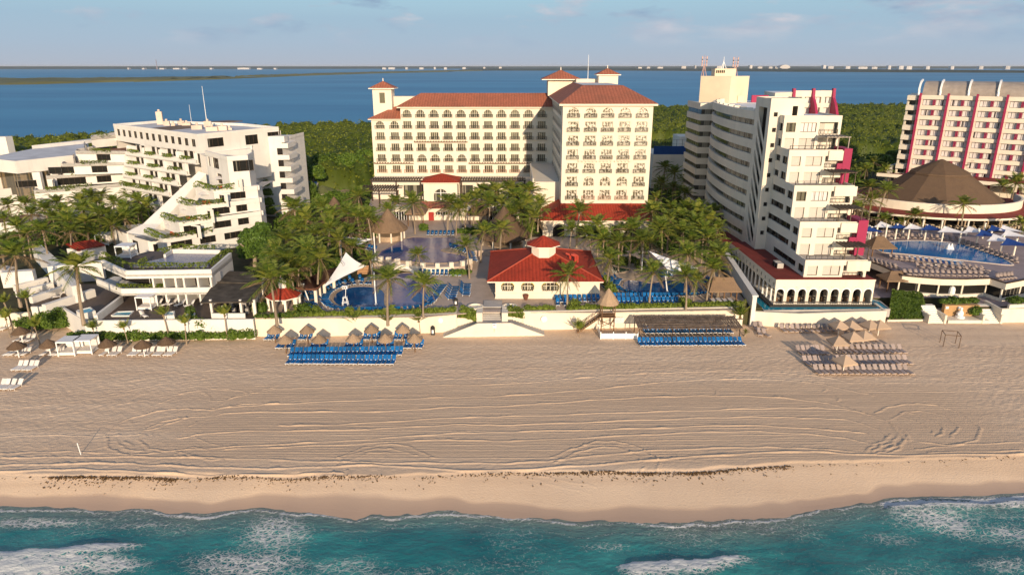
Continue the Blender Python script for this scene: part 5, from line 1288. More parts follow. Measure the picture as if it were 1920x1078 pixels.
# shade sails and their posts
si = 0
for u, v, kind, sz in ((1637, 428, 1, 2.2), (1662, 421, 0, 3.2), (1690, 423, 1, 2.6), (1717, 424, 0, 3.0), (1750, 426, 1, 3.0), (1785, 430, 0, 3.4), (1830, 430, 0, 3.2), (1855, 437, 1, 3.2), (1880, 446, 0, 3.6), (1906, 454, 1, 3.6), (1873, 428, 1, 3.0), (1902, 437, 0, 3.2), (1614, 430, 0, 2.2), (1893, 427, 0, 2.8)):
    x, y = G(u, v, Zd + 3.4); si += 1
    P = [Vector((x - sz, y - .6, Zd + 2.9)), Vector((x + sz * .9, y - 1.0, Zd + 2.7)), Vector((x + .2, y + sz * .9, Zd + 3.5)), Vector((x - sz * .3, y + 1.2, Zd + 3.6))][:3]
    q = MB(); n = 7; C0 = sum(P, Vector()) / 3
    def sp_(a, b):
        p = P[0] * (1 - a - b) + P[1] * a + P[2] * b; k = 27 * a * b * (1 - a - b); e = min(a, b, 1 - a - b)
        w_ = 1 - .55 * (4 * a * (1 - a - b) * (b < .34) if False else 0); p = p + (C0 - p) * .22 * (1 - max(a, b, 1 - a - b)) * 1.2; p.z -= .25 * k; return p
    for i in range(n):
        for j in range(n - i):
            a, b = i / n, j / n; q.face([sp_(a, b), sp_(a + 1 / n, b), sp_(a, b + 1 / n)])
            if i + j < n - 1: q.face([sp_(a + 1 / n, b), sp_(a + 1 / n, b + 1 / n), sp_(a, b + 1 / n)])
    tag(q.build('shade_sail', [SAILB if kind else SAILW], at=(x, y, Zd + 3), smooth=True), f"{'navy blue' if kind else 'white'} shade sail behind the oval pool, {ordw(si)} along the row of sails", 'shade sail', 'shade sails behind the oval pool')
PSTM = MB(); PSTM.lathe((0, 0), [(.17, 0), (.17, 3.3), (.22, 3.35), (.22, 3.5)], 8); PSTM = PSTM.mesh('white_post', [TRIM])
for i, (u, v) in enumerate(((1626, 452), (1630, 454), (1641, 452), (1659, 450), (1678, 448.5), (1692, 443), (1702, 449), (1727, 441), (1733, 450), (1765, 454), (1798, 457), (1830, 458), (1853, 464), (1876, 472), (1900, 479), (1762, 442), (1811, 442), (1842, 447))):
    x, y = G(u, v, Zd); tag(link('white_post', PSTM, None, (x, y, Zd)), f'white round sail post around the oval pool, {ordw(i + 1)} from the left end', 'post', 'posts carrying the shade sails')
# thatched bar huts between tower and deck
def palapa(name, label, cat, c, w_, d_, zb, ze, za, ridge, mat, group=None, posts=4, rz=0):
    t_ = thing(name, label, cat, (c[0], c[1], zb), group)
    q = MB(); x0, x1, y0, y1 = c[0] - w_ / 2, c[0] + w_ / 2, c[1] - d_ / 2, c[1] + d_ / 2; r = random.Random(int(c[0] * 10))
    n = 10
    rx0, rx1 = c[0] - ridge / 2, c[0] + ridge / 2
    def ring(f, z): return [(x0 + (rx0 - x0) * f, y0 + (c[1] - y0) * f, z), (x1 + (rx1 - x1) * f, y0 + (c[1] - y0) * f, z), (x1 + (rx1 - x1) * f, y1 + (c[1] - y1) * f, z), (x0 + (rx0 - x0) * f, y1 + (c[1] - y1) * f, z)]
    lv = [ring(0, ze - .25), ring(0.0, ze), ring(.35, ze + (za - ze) * .30), ring(.7, ze + (za - ze) * .63), ring(.985, za)]
    for a, b in zip(lv[:-1], lv[1:]):
        for k in range(4):
            j = (k + 1) % 4; A_, B2, C2, D2 = Vector(a[k]), Vector(a[j]), Vector(b[j]), Vector(b[k])
            for s in range(6):
                f0, f1 = s / 6, (s + 1) / 6; q.face([A_.lerp(B2, f0), A_.lerp(B2, f1), D2.lerp(C2, f1), D2.lerp(C2, f0)])
    q.face(lv[-1]); q.face(lv[0][::-1]); q.build('thatch_roof', [mat], t_)
    q = MB()
    for px_ in ((-.5, .5) if posts == 4 else (-.5, 0, .5)):
        for py_ in (-.5, .5): q.tube((c[0] + px_ * (w_ - 1.3), c[1] + py_ * (d_ - 1.3), zb), (c[0] + px_ * (w_ - 1.3), c[1] + py_ * (d_ - 1.3), ze + .3), .14, .12, 6)
    q.build('post', [BROWNW], t_)
    return t_
palapa('thatched_hut', 'small thatched hut between the stepped tower and oval pool', 'hut', G(1645, 477, 5.5), 5.2, 4.6, 4.5, 7.4, 9.3, 1.5, THATCH)
palapa('thatched_canopy', 'thatched canopy at the stair foot beside the arcade', 'canopy', (G(1668, 519, 4)[0], 121.0), 6.2, 4.0, 2.4, 4.7, 6.0, 3.0, THATCH)
# ================================================================== white terraced hotel on the left
def PT(u, v, z): x, y = G(u, v, z); return (x, y)
wh = thing('hotel', 'white terraced hotel with planted balconies and a sloping white ramp wall', 'hotel', (-80, 150, 3))
P1, P2, P3 = PT(212, 232.5, 26.6), PT(369, 252, 26.6), PT(522, 238, 26.6)
P4, P5 = PT(457, 231.5, 26.6), PT(300, 226, 26.6)
q = MB(); dkm = MB(); floor_m = MB()
GL = GLASSD
def holes_even(p0, p1, n, w_, za, zb, m0=1.0, m1=1.0):
    L = math.hypot(p1[0] - p0[0], p1[1] - p0[1]); pit = (L - m0 - m1) / n
    return [(m0 + pit * (k + .5) - w_ / 2, m0 + pit * (k + .5) + w_ / 2, za, zb) for k in range(n)]
WINS = []
def wall_w(p0, p1, z0, z1, hs, depth=.3):
    q.wall(p0, p1, z0, z1, hs, depth)
    for h in hs: WINS.append((p0, p1, h, depth))
LP12 = math.hypot(P2[0] - P1[0], P2[1] - P1[1])
wall_w(P1, P2, 22.0, 26.6, holes_even(P1, P2, 13, 2.1, 23.5, 25.3, .8, .6))
wall_w(P2, P3, 14.0, 26.6, [(2.6, 7.2, 23.2, 25.3), (13.5, 17.5, 22.8, 25.2), (20.6, 25.0, 22.6, 25.6)])
q.wall(P3, P4, 3, 26.6); q.wall(P4, P5, 3, 26.6); q.wall(P5, P1, 3, 26.6)
roofp = [P1, P2, P3, P4, P5]
q.prism(roofp, 25.6, 25.9, 0, 1, True, False)
q.ribbon([P1, P2, P3], 25.4, 26.63, .5, 0, .03); q.ribbon([P3, P4, P5, P1], 25.4, 26.6, .5)
q.ribbon([P1, P2, P3], 26.0, 26.2, .2, 0, .1)
# brown and grey roof fields, plant boxes
def rp(u, v): return PT(u, v, 26.0)
floor_m.prism([rp(262, 242.5), rp(300, 246), rp(375, 238.5), rp(362, 233.5), rp(330, 235.5)], 25.9, 25.96); floor_m.prism([rp(360, 230), rp(430, 226.5), rp(455, 227.5), rp(400, 232.5)], 25.9, 26.1)
o_roof = floor_m.build('roof_field', [ROOFBROWN], wh)
BX = MB()
for u, v, w_, h in ((301, 233, 1.6, 3.6), (313, 235, 1.6, 1.2), (340, 233.5, 1.8, 1.1), (370, 242, 2.6, 1.1), (390, 238, 1.9, 1.6), (398, 245, 2.8, 1.1), (417, 244, 2.4, 1.2), (350, 235, 2.2, .8), (430, 243, 1.4, .5), (325, 236, 1.0, .7)):
    x, y = rp(u, v); BX.obox((x, y), (w_, w_ * .9), .3, 25.9, 25.9 + h)
    BX.tube((x, y, 25.9 + h), (x, y, 26.5 + h), .35, .3, 7)
BX.build('roof_unit', [M('warm_roof_unit', (.62, .50, .41), .8, .25, .15)], wh)
q_ = MB(); x, y = rp(388, 232); q_.tube((x, y, 26), (x, y, 36.5), .12, .05, 5); x, y = rp(359, 229); q_.tube((x, y, 26), (x, y, 31), .07, .04, 5); q_.build('antenna', [WHITEP], wh)
# atrium face: five balcony floors between the left wing and the ramp
d12 = Vector((P2[0] - P1[0], P2[1] - P1[1])).normalized(); n12 = Vector((d12.y, -d12.x))
Ia = Vector(PT(234, 284, 20.6)); Ka = Vector(PT(372, 300, 20.6))
plant = []            # planter strips: (p0, p1, z)
for j in range(5):
    zt = 20.6 - 2.9 * j; off = .9 * j
    a = Ia + n12 * (off * .6) + d12 * (-.6 * j); b = Ka + n12 * (off + .6) - d12 * (.5 + 3.6 * j) + d12 * 0
    ai, bi = a - n12 * .8, b - n12 * .8; L = (bi - ai).length
    hs = []; npair = max(2, int(L / 7.2))
    for k in range(npair):
        c0 = 2.2 + (L - 3) * (k + .3) / npair
        hs += [(c0, c0 + 1.75, zt + .1, zt + 1.85), (c0 + 2.3, c0 + 4.05, zt + .1, zt + 1.85)]
    hs = [h for h in hs if h[1] < L - .2]
    wall_w(tuple(ai), tuple(bi), zt - .95, zt + 2.1 if j else 22.1, hs, .25)
    q.prism([tuple(a), tuple(b), tuple(bi - n12 * .2), tuple(ai - n12 * .2)], zt - 1.15, zt - .9)
    q.ribbon([tuple(a), tuple(b)], zt - 1.15, zt, .3)
    nb = npair + 1
    for k in range(nb): c_ = a + (b - a) * (k / (nb - 1) * .96 + .02); q.obox((c_.x - n12.x * .5, c_.y - n12.y * .5), (.25, .55), math.atan2(d12.y, d12.x), zt - .9, zt + (1.75 if j else 1.4))
    for k in range(npair): plant.append((tuple(a + (b - a) * ((k + .22) / npair)), tuple(a + (b - a) * ((k + .78) / npair)), zt + .05, .55))
    if j == 3: plant.append((tuple(a + (b - a) * .0), tuple(a + (b - a) * .8), zt + .1, 1.1))
q.prism([tuple(Ia - n12 * 4.0), tuple(Ka - n12 * 4.0), tuple(Ka - n12 * 14), tuple(Ia - n12 * 14)], 3, 22.0)
# left wing: floors that shorten upwards, each with a walled terrace at its left end
lw = [(170, 257, 23.6), (141, 283, 20.6), (115, 307, 17.7), (86, 330, 14.8), (63, 357, 11.9)]
Iw = [PT(217, 253, 23.6), PT(234, 283.5, 20.6), PT(233, 304, 17.7), PT(235, 321, 14.8), PT(242, 343, 11.9)]
tdeck = MB()
for j, (u, v, zt) in enumerate(lw):
    a = PT(u, v, zt); b = Iw[j]; zb = 3 if j == 4 else zt - 3.0
    L = math.hypot(b[0] - a[0], b[1] - a[1])
    hs = {0: [], 1: [(L - 8.0, L - 4.2, zt - 2.5, zt - .9)], 2: [(L - 18.5, L - 12.4, zt - 2.6, zt - .9), (L - 8.2, L - 4.4, zt - 2.6, zt - .9)], 3: [(L - 25, L - 20, zt - 2.6, zt - .9), (L - 16, L - 9.5, zt - 2.7, zt - .9), (L - 7, L - 3.6, zt - 2.6, zt - .9)], 4: []}[j]
    wall_w(a, b, zb, zt, hs)
    bk_b = (b[0] + 3, b[1] + 13); a2 = (a[0] - 2.5, a[1] + 4.5); bk_a = (a2[0] + 2, a2[1] + 11)
    wall_w(a2, a, zb, zt, []); q.wall(bk_a, a2, zb, zt)
    tdeck.prism([a2, a, b, bk_b, bk_a], zt - .9, zt - .8); q.ribbon([bk_a, a2, a, b], zt - .8, zt + .002, .25)
    plant.append((tuple(Vector(a).lerp(Vector(b), .3 if j != 4 else .12)), tuple(Vector(a).lerp(Vector(b), .72 if j != 4 else .6)), zt - .1, .8))
    if j:  # glazed room behind the terrace
        c = Vector(a).lerp(Vector(b), .20); c2 = c + Vector((-2.0, 4)); wall_w(tuple(c2), tuple(c), zt - .85, zt + 2.1, [(.6, 3.8, zt - .7, zt + 1.4)])
tdeck.build('terrace_floor', [M('brown_terrace', (.25, .14, .10), .85, .2, .8)], wh)
# block towards the sea, its floors stepping out under planted terraces
lev = [((365, 347), (400, 356), (482, 348.6), 16.06), ((334, 377), (367, 386), (486, 371.7), 13.3), ((303.5, 405), (335, 417), (489, 396), 10.4), ((272.6, 433.5), (305, 448.5), (491, 417.6), 7.6)]
Bt = [PT(384, 283, 23.0), PT(425, 293.5, 23.0), PT(464, 291, 23.0)]
wall_w(Bt[0], Bt[1], 14, 23.0, [(1.2, 2.6, 19.6, 21.8), (4.2, 8.2, 19.5, 21.9), (6.0, 9.2, 16.2, 18.5)])
wall_w(Bt[1], Bt[2], 14, 23.0, [(1.1, 5.5, 19.5, 21.9)])
q.wall(Bt[2], (Bt[2][0] - .6, Bt[2][1] + 5), 3, 23.0); q.prism([Bt[0], Bt[1], Bt[2], (Bt[2][0] - .6, Bt[2][1] + 5), P2], 21.9, 22.1, 0, 1, True, False); q.ribbon([Bt[0], Bt[1], Bt[2], (Bt[2][0] - .6, Bt[2][1] + 5)], 22.0, 23.003, .4, 0, .004)
dkm.prism([tuple(Vector(Bt[0]).lerp(Vector(Bt[2]), .35) + Vector((0, 1.6))), tuple(Vector(Bt[1]) + Vector((.8, 1.2))), tuple(Vector(Bt[2]) + Vector((-1.0, 1.6))), tuple(Vector(Bt[2]) + Vector((-2.5, 4)))], 22.1, 22.16)
awn = MB()
for k, (l_, f_, e_, zt) in enumerate(lev):
    l, f, e = PT(*l_, zt), PT(*f_, zt), PT(*e_, zt); zb = 3 if k == 3 else zt - 2.8
    L1 = math.hypot(f[0] - l[0], f[1] - l[1]); L2 = math.hypot(e[0] - f[0], e[1] - f[1])
    z_a, z_b = zt - 2.5, zt - .85
    h2 = {0: [(L2 - 6.0, L2 - 2.7, z_a, z_b)], 1: [(L2 - 10.6, L2 - 6.8, z_a, z_b), (L2 - 5.4, L2 - 2.9, z_a, z_b)], 2: [(L2 - 17, L2 - 13.4, z_a, z_b), (L2 - 10.8, L2 - 6.9, z_a, z_b), (L2 - 5.4, L2 - 2.9, z_a, z_b)], 3: [(L2 - 20.5, L2 - 16.0, z_a, z_b), (L2 - 14.4, L2 - 10.9, z_a, z_b), (L2 - 9, L2 - 5, z_a, z_b)]}[k]
    # the room wall stands back from the parapet of the floor below
    wall_w(l, f, zb, zt, []); wall_w(f, e, zb, zt, h2)
    q.wall(e, (e[0] - .4, e[1] + 4.2), 3, zt); 
    bkp = [(e[0] - .4, e[1] + 4.2), (l[0] + 14, l[1] + 12), (l[0] + 2, l[1] + 3)]
    q.prism([l, f, e] + bkp, zt - 1.0, zt - .9, 0, 2, True, False); q.ribbon([l, f, e], zt - .95, zt + .003, .3, 0, .003)
    q.obox((e[0] - .9, e[1] + .6), (1.9, 1.4), math.atan2(e[1] - f[1], e[0] - f[0]), zt - 1.0, zt + .02); 
    plant.append((tuple(Vector(l).lerp(Vector(f), .1)), f, zt + .1, 1.2)); plant.append((f, tuple(Vector(f).lerp(Vector(e), .48)), zt + .1, 1.2 if k < 3 else .9))
    # sloping glazed door to each terrace and a canvas awning
    c = Vector(f).lerp(Vector(e), .12) + Vector((.4, 4.2)); c2 = c + Vector((4.2, -2.2))
    wall_w(tuple(c), tuple(c2), zt - .9, zt + 2.0, [(.7, 3.6, zt - .8, zt + 1.6)]); 
    a0 = Vector(l).lerp(Vector(f), .35) + Vector((2.0, 2.2)); awn.face([(*a0, zt + 1.35), (a0.x + 4.4, a0.y - .4, zt + 1.25), (a0.x + 4.9, a0.y + 1.4, zt + 1.8), (a0.x + .4, a0.y + 1.8, zt + 1.8)]); 
    for t in range(3): awn.obox((a0.x + 1.2 + t * 1.3, a0.y + .6), (.8, .6), .2, zt - .9, zt - .1, 1)
awn.build('awning', [WHITEF, M('red_chair', (.35, .07, .04), .7, .2, 2)], wh)
# low front roof with two light wells
fr5 = [PT(206, 427, 7.0), PT(277, 453.5, 6.6), PT(305, 455, 6.2), PT(470, 440, 6.0)]
wall_w(fr5[0], fr5[1], 3, 7.2, [(3.2, 3.9, 4.0, 6.2), (9.5, 13.5, 3.1, 5.9)]); wall_w(fr5[1], fr5[2], 3, 7.2, [(.9, 1.8, 3.9, 6.0)]); q.wall(PT(215, 420, 7), fr5[0], 3, 7.2)
q.prism([fr5[0], fr5[1], fr5[2], PT(330, 430, 7.2), PT(262, 420, 7.2)], 6.9, 7.2)
for a in (((213, 429), (236, 437.5), (249, 431.5), (228, 424.5)), ((252, 444), (284, 454 - 1), (296, 449.5), (268, 441.5))): dkm.prism([PT(u, v, 7.2) for u, v in a], 7.15, 7.22)
dkm.build('skylight', [M('grey_glass_roof', (.10, .10, .13), .3, .3, .8)], wh)
# the long white ramp
q2 = MB(); rt = [(*PT(372, 322, 18.6), 18.6), (*PT(386, 326, 18.0), 18.0), (*PT(300, 420, 8.8), 8.8), (*PT(277, 441, 7.2), 7.25), (*PT(236, 436, 7.2), 7.25), (*PT(268, 420, 8.8), 8.8)]
q2.face([rt[0], rt[5], rt[2], rt[1]]); q2.face([rt[5], rt[4], rt[3], rt[2]])
low = [(x, y, z - 2.2) for x, y, z in rt]
for a, b in ((0, 5), (5, 4), (4, 3), (3, 2), (2, 1), (1, 0)): q2.face([rt[a], low[a], low[b], rt[b]])
q2.build('ramp', [WHITE], wh)
# east end: big plain wall with balconies on its right edge
ew0, ew1 = (XA(487, 183, 20), 183.0), (XA(530, 183, 20), 183.0)
q.wall(ew0, ew1, 3, 24.0); q.wall(ew1, (ew1[0] + 1, 200), 3, 24.0); q.prism([ew0, ew1, (ew1[0] + 1, 200), (ew0[0], 200)], 23.0, 23.2)
q.wall((ew0[0] - .01, 196), ew0, 3, 24); q.wall((ew0[0] - 5, 178), (ew0[0], 178), 3, 22.5); q.wall((ew0[0], 178), (ew0[0], 183), 3, 22.5); q.box(ew0[0] - 5, ew0[0], 178.01, 183, 22.2, 22.49)
for k in range(6): z = 22.6 - 3.05 * k; q.box(ew1[0] - 1.4, ew1[0] + 1.6 + .12 * k, 182.9, 190, z - 1.25, z)
q.box(ew1[0] - 4, ew1[0] + .8, 182.96, 186, 22.8, 24.4)
for k in range(5): z = 22.6 - 3.05 * k; dk_ = q.box(ew1[0] - 1.38, ew1[0] + .03, 182.95, 182.99, z - 3.0, z - 1.3, 3)
q.build('wall', [WHITE, ROOFGREY, CONC, DARK], wh)
wcache = {}
for p0, p1, h, dp in WINS:
    w_, h_ = round(h[1] - h[0], 1), round(h[3] - h[2], 1); key = (w_, h_)
    if key not in wcache: wcache[key] = win_mesh('window', h[1] - h[0], h[3] - h[2], GL, DARKW, False, max(1, int(w_ / 1.6)), 0, .07)
    put(wh, 'window', wcache[key], p0, p1, (h[0] + h[1]) / 2, h[2], dp - .01)

def leaf_strip(p0, p1, z, w_, h_, dens=16, rng=RNG, sz=.38):
    p0, p1 = np.array(p0), np.array(p1); L = np.linalg.norm(p1 - p0); n = int(L * dens * 2.2 * max(1, w_))
    t = rng.random(n); d = (p1 - p0) / (L + 1e-6); nn = np.array([d[1], -d[0]])
    lump = .78 + .45 * vnoise(t * L * .55, np.full(n, p0[0]), 3)
    a = rng.random(n) * math.pi; off = np.cos(a) * w_ * .6 * lump; hh = np.sin(a) * h_ * lump + rng.random(n) * .1
    hang = (off > w_ * .3) * rng.random(n) * .35
    P = np.stack([p0[0] + (p1[0] - p0[0]) * t + nn[0] * off, p0[1] + (p1[1] - p0[1]) * t + nn[1] * off, z + hh - hang], 1)
    return P
pl_i = 0
for p0, p1, z, w_ in plant:
    P = leaf_strip(p0, p1, z, w_, .35 + .35 * w_, 22); Vq, Fq = cards(P, .34, RNG, .6)
    o = link('planter_foliage', np_mesh('planter_foliage', Vq - np.array(WORLD[wh.name]), Fq, HEDGE), wh)

# ================================================================== flat-roofed lobby hall on the far left
lb = thing('lobby_building', 'low white hall with a flat grey roof left of the terraced hotel', 'building', (-115, 178, 3))
q = MB(); LB = [PT(0, 297, 19.0), PT(28, 302.5, 19.0), PT(140, 291, 19.0), PT(165, 266, 19.0), PT(60, 276.5, 19.0)]; LB[0] = (LB[1][0] - 14, LB[1][1] + 7)
q.prism(LB, 15.8, 18.6, 0, 1); q.ribbon([LB[0], LB[1], LB[2]], 18.3, 19.0, .5, 0, .02)
inn = [(x * .985, y + 2.0) for x, y in LB]; q.prism(inn, 3, 7.5)
for t in (.12, .42, .74): c = Vector(inn[1]).lerp(Vector(inn[2]), t); q.obox((c.x, c.y - .6), (2.2, 1.2), .1, 7.5, 15.8)
q.prism([PT(150, 268, 19), PT(60, 277, 19), (PT(60, 277, 19)[0] + 6, 226), (PT(165, 266, 19)[0] + 2, 226)], 18.6, 19.6, 0, 1)
q.build('wall', [WHITE, ROOFGREY], lb)
q = MB(); q.prism(inn, 7.5, 15.8); q.build('glass_front', [window_glass('lobby_glass', (.05, .045, .03), (.22, .16, .09), .5, 2.0)], lb)
lt = thing('terraced_building', 'stepped white terraces below the flat-roofed hall at the left edge', 'building', (-120, 165, 3))
q = MB(); td2 = MB()
for (u0, v0, u1, v1, zt, dy, zb) in ((-60, 340, 22, 331, 13.5, 12, 3), (-60, 362, 27, 352, 11.0, 10, 3), (-80, 378, 66, 361, 9.4, 9, 3), (-80, 424, 34, 415, 6.6, 14, 3)):
    a, b = PT(u0, v0, zt), PT(u1, v1, zt); q.prism([a, b, (b[0], b[1] + dy), (a[0], a[1] + dy)], zb, zt - .8); q.ribbon([a, b, (b[0] - .5, b[1] + dy)], zt - .85, zt, .35, 0, .01)
    td2.prism([(a[0] + 1, a[1] + .8), (b[0] - .8, b[1] + .8), (b[0] - 1, b[1] + dy - .6), (a[0] + 1, a[1] + dy - .6)], zt - .8, zt - .72)
a, b = PT(66, 362, 9.4), PT(245, 347, 9.4); q.prism([a, b, (b[0] - 3, b[1] + 6), (a[0], a[1] + 8)], 3, 9.4)
q.build('wall', [WHITE], lt); td2.build('terrace_floor', [M('brown_terrace', (.25, .14, .10), .85, .2, .8)], lt)
for u0, v0, u1, v1, z0, z1, nm in ((12, 418, 78, 402, 3, 6.4, 'white garden wall left of the palm court'), (60, 466, 92, 500, 3, 5.4, 'leaning white wall beside the thatch shade'), (-60, 258, 10, 257, 3, 17.5, 'white corner of a hotel cut by the left edge')):
    q = MB(); a, b = PT(u0, v0, z1), PT(u1, v1, z1); q.prism([a, b, (b[0] + .4, b[1] + (3 if z1 < 20 else 10)), (a[0], a[1] + (3 if z1 < 20 else 10))], z0, z1); tag(q.build('white_wall' if z1 < 20 else 'white_building', [WHITE], at=(*a, z0)), nm, 'wall' if z1 < 20 else 'building')

# ================================================================== two-storey suites on the beach
vl = thing('beach_suites', 'white two-storey beach suites with a pool on the roof terrace', 'building', (-60, 112, 3))
R0, R1, R2, R3 = PT(234, 508, 9.3), PT(396, 505.5, 9.3), PT(434, 474, 9.3), PT(189, 488, 9.3)
R4 = (R3[0] + 4, R3[1] + 9)
q = MB(); foot = [R0, R1, R2, (R2[0] - 4, R2[1] + 2), R4, R3]
q.prism(foot, 8.3, 8.6, 0, 1); q.ribbon([R3, R0, R1, R2], 7.9, 9.3, .5)
wy = R0[1] + 1.8
q.prism([(R0[0] + 1, wy + 2.4), (R1[0] - .5, wy + 2.4), (R2[0] - .4, R2[1]), R4, (R3[0] + 2.5, R3[1] + 1)], 3, 8.3, 2)
q.wall(R1, R2, 3.0, 8.3); mid = [(R3[0] - .8, R3[1] - 1.2), (R0[0] - 1.0, R0[1] - .4), (R1[0] + .1, R1[1] - .3), (R1[0] + .1, R1[1] + 5)]
q.prism([mid[0], mid[1], mid[2], mid[3], (R3[0], R3[1] + 3)], 5.1, 5.4); q.ribbon(mid[:3], 5.05, 6.25, .35)
for x in (XA(296, wy, 6), XA(316, wy, 6), XA(338, wy, 6), XA(353, wy, 6), XA(379, wy, 6), R1[0] - .25):
    for z0, z1 in ((3.05, 5.1), (5.4, 7.95)): q.prism([(x - .15, R0[1] + .5), (x + .15, R0[1] + .5), (x + .15, wy + 2.5), (x - .15, wy + 2.5)], z0, z1)
q.box(XA(300, wy, 6), XA(318, wy, 6), wy + 1.9, wy + 2.38, 5.4, 8.3); q.box(XA(344, wy, 6), XA(354, wy, 6), wy + 1.9, wy + 2.38, 3.0, 8.3)
q.build('wall', [WHITE, DECK, DARK], vl)
for u0, u1, z0 in ((321, 347, 5.4), (361, 387, 5.4), (319, 343, 3.05), (356, 382, 3.05), (268, 283, 5.4), (289, 309, 5.4)):
    x0, x1 = XA(u0, wy, 6), XA(u1, wy, 6); part('glass_door', win_mesh('glass_door', x1 - x0, 2.3, GLASSD, WHITEP, False, 2, 0, .07), vl, ((x0 + x1) / 2, wy + 2.36, z0))
rp2 = lambda u, v: PT(u, v, 8.6)
q = MB(); q.prism([rp2(243, 501.5), rp2(391, 501.5), rp2(407, 480), rp2(325, 478.5), rp2(312, 486)], 8.6, 8.95); q.build('water', [water_mat('pale_roof_pool', (.22, .21, .27), .06, 2.2, .5, (.12, .14, .24), .25)], vl)
q = MB(); q.ribbon([rp2(312, 486), rp2(325, 476.5), rp2(413, 478)], 8.6, 9.5, .4); q.build('parapet', [WHITE], vl)
for a, b, w_ in ((rp2(392, 503), rp2(431, 475), .9), (rp2(246, 503.5), rp2(390, 503.5), .45), (rp2(195, 486), rp2(240, 505), 1.3), (rp2(300, 480), rp2(345, 468), 1.2), (rp2(345, 470), rp2(405, 472), .8), (rp2(262, 499), rp2(276, 492), .6)):
    P = leaf_strip(a, b, 8.9, w_, .5 + .3 * w_, 26); Vq, Fq = cards(P, .32, RNG, .6); link('planter_foliage', np_mesh('planter_foliage', Vq - np.array(WORLD[vl.name]), Fq, HEDGE), vl)
a, b = (XA(225, wy, 6), R0[1] + 1.0), (XA(311, wy, 6), R0[1] + 1.0); P = leaf_strip(a, b, 6.1, .6, .45, 30); Vq, Fq = cards(P, .4, RNG, .5); link('planter_foliage', np_mesh('planter_foliage', Vq - np.array(WORLD[vl.name]), Fq, HEDGE), vl)
# cabana bed builder (white four-post day bed)
def cabana_mesh(w_, d_, h_):
    q = MB()
    for x in (-w_ / 2, w_ / 2):
        for y in (-d_ / 2, d_ / 2): q.box(x - .07, x + .07, y - .07, y + .07, 0, h_)
    for y in (-d_ / 2, d_ / 2): q.box(-w_ / 2, w_ / 2, y - .06, y + .06, h_ - .14, h_)
    for x in (-w_ / 2, w_ / 2): q.box(x - .06, x + .06, -d_ / 2, d_ / 2, h_ - .13, h_ + .01)
    q.box(-w_ / 2 + .08, w_ / 2 - .08, -d_ / 2 + .08, d_ / 2 - .08, .14, .34)
    return q.mesh('frame', [WHITEP])
def cabana(label, x, y, z, w_=2.4, d_=2.2, h_=2.3, rz=0.0):
    t_ = thing('canopy_bed', label, 'day bed', (x, y, z), 'white canopy day beds', rz)
    link('frame', cabana_mesh(w_, d_, h_), t_)
    q = MB(); q.box(-w_ / 2 + .1, w_ / 2 - .1, -d_ / 2 + .1, d_ / 2 - .1, .35, .58); link('mattress', q.mesh('mattress', [WHITEF]), t_)
    q = MB(); q.prism([(-w_ / 2 - .08, -d_ / 2 - .08), (w_ / 2 + .08, -d_ / 2 - .08), (w_ / 2 + .08, d_ / 2 + .08), (-w_ / 2 - .08, d_ / 2 + .08)], h_ + .015, h_ + .06); link('canopy', q.mesh('canopy', [SAILW]), t_)
    q = MB(); q.box(-w_ / 2 + .02, w_ / 2 - .02, d_ / 2 - .03, d_ / 2 + .01, .5, h_ - .2); link('curtain', q.mesh('curtain', [WHITEF]), t_)
    return t_
x, y = PT(277, 578, 3.1); cabana('white canopy bed on the dark deck before the suites', x, y, 3.12)
x, y = PT(239, 482, 8.6); cabana('white canopy bed on the planted roof terrace of the suites', x, y, 8.62, 2.6, 2.4, 2.3)
x, y = PT(134, 662, 0); cabana('left one of two white canopy beds on the sand', x, y, .02, 2.4, 2.4, 2.3, .05)
x, y = PT(166, 659, 0); cabana('right one of two white canopy beds on the sand', x, y, .02, 2.4, 2.4, 2.3, .05)
x, y = PT(198, 458, 3.1); cabana('white canopy bed beside the small red roof', x, y, 3.1, 2.8, 2.4, 2.5)
# deck before the suites, with its white sea wall
sheet('suite_deck', [PT(57, 574, 3.1), PT(113, 573, 3.1), PT(157, 600, 3.1), PT(474, 597, 3.1), PT(474, 560, 3.1), (R1[0] + 6, 118), (R3[0] - 6, 122), PT(60, 530, 3.1)], 3.12, DECK, 'dark board deck before the beach suites', 'deck')
sw = [PT(-60, 590, 2.6), PT(0, 588.6, 2.6), PT(55, 586, 2.6)]
q = MB(); q.ribbon(sw, -.6, 2.6, .4); tag(q.build('sea_wall', [CREAM], at=(*sw[1], 0)), 'low cream sea wall at the far left of the beach', 'wall')
sw2 = [PT(57, 574, 3.6), PT(113, 573.5, 3.6), PT(157, 600, 3.6), PT(300, 598.5, 3.6), PT(474, 597, 3.6)]
q = MB(); q.ribbon(sw2, -.6, 3.45, .4); q.build('sea_wall', [WHITE], at=(*sw2[2], 0)); tag(bpy.data.objects[-1] if False else [o for o in COL.objects if o.name.startswith('sea_wall')][-1], 'long white sea wall under the deck of the beach suites', 'wall')
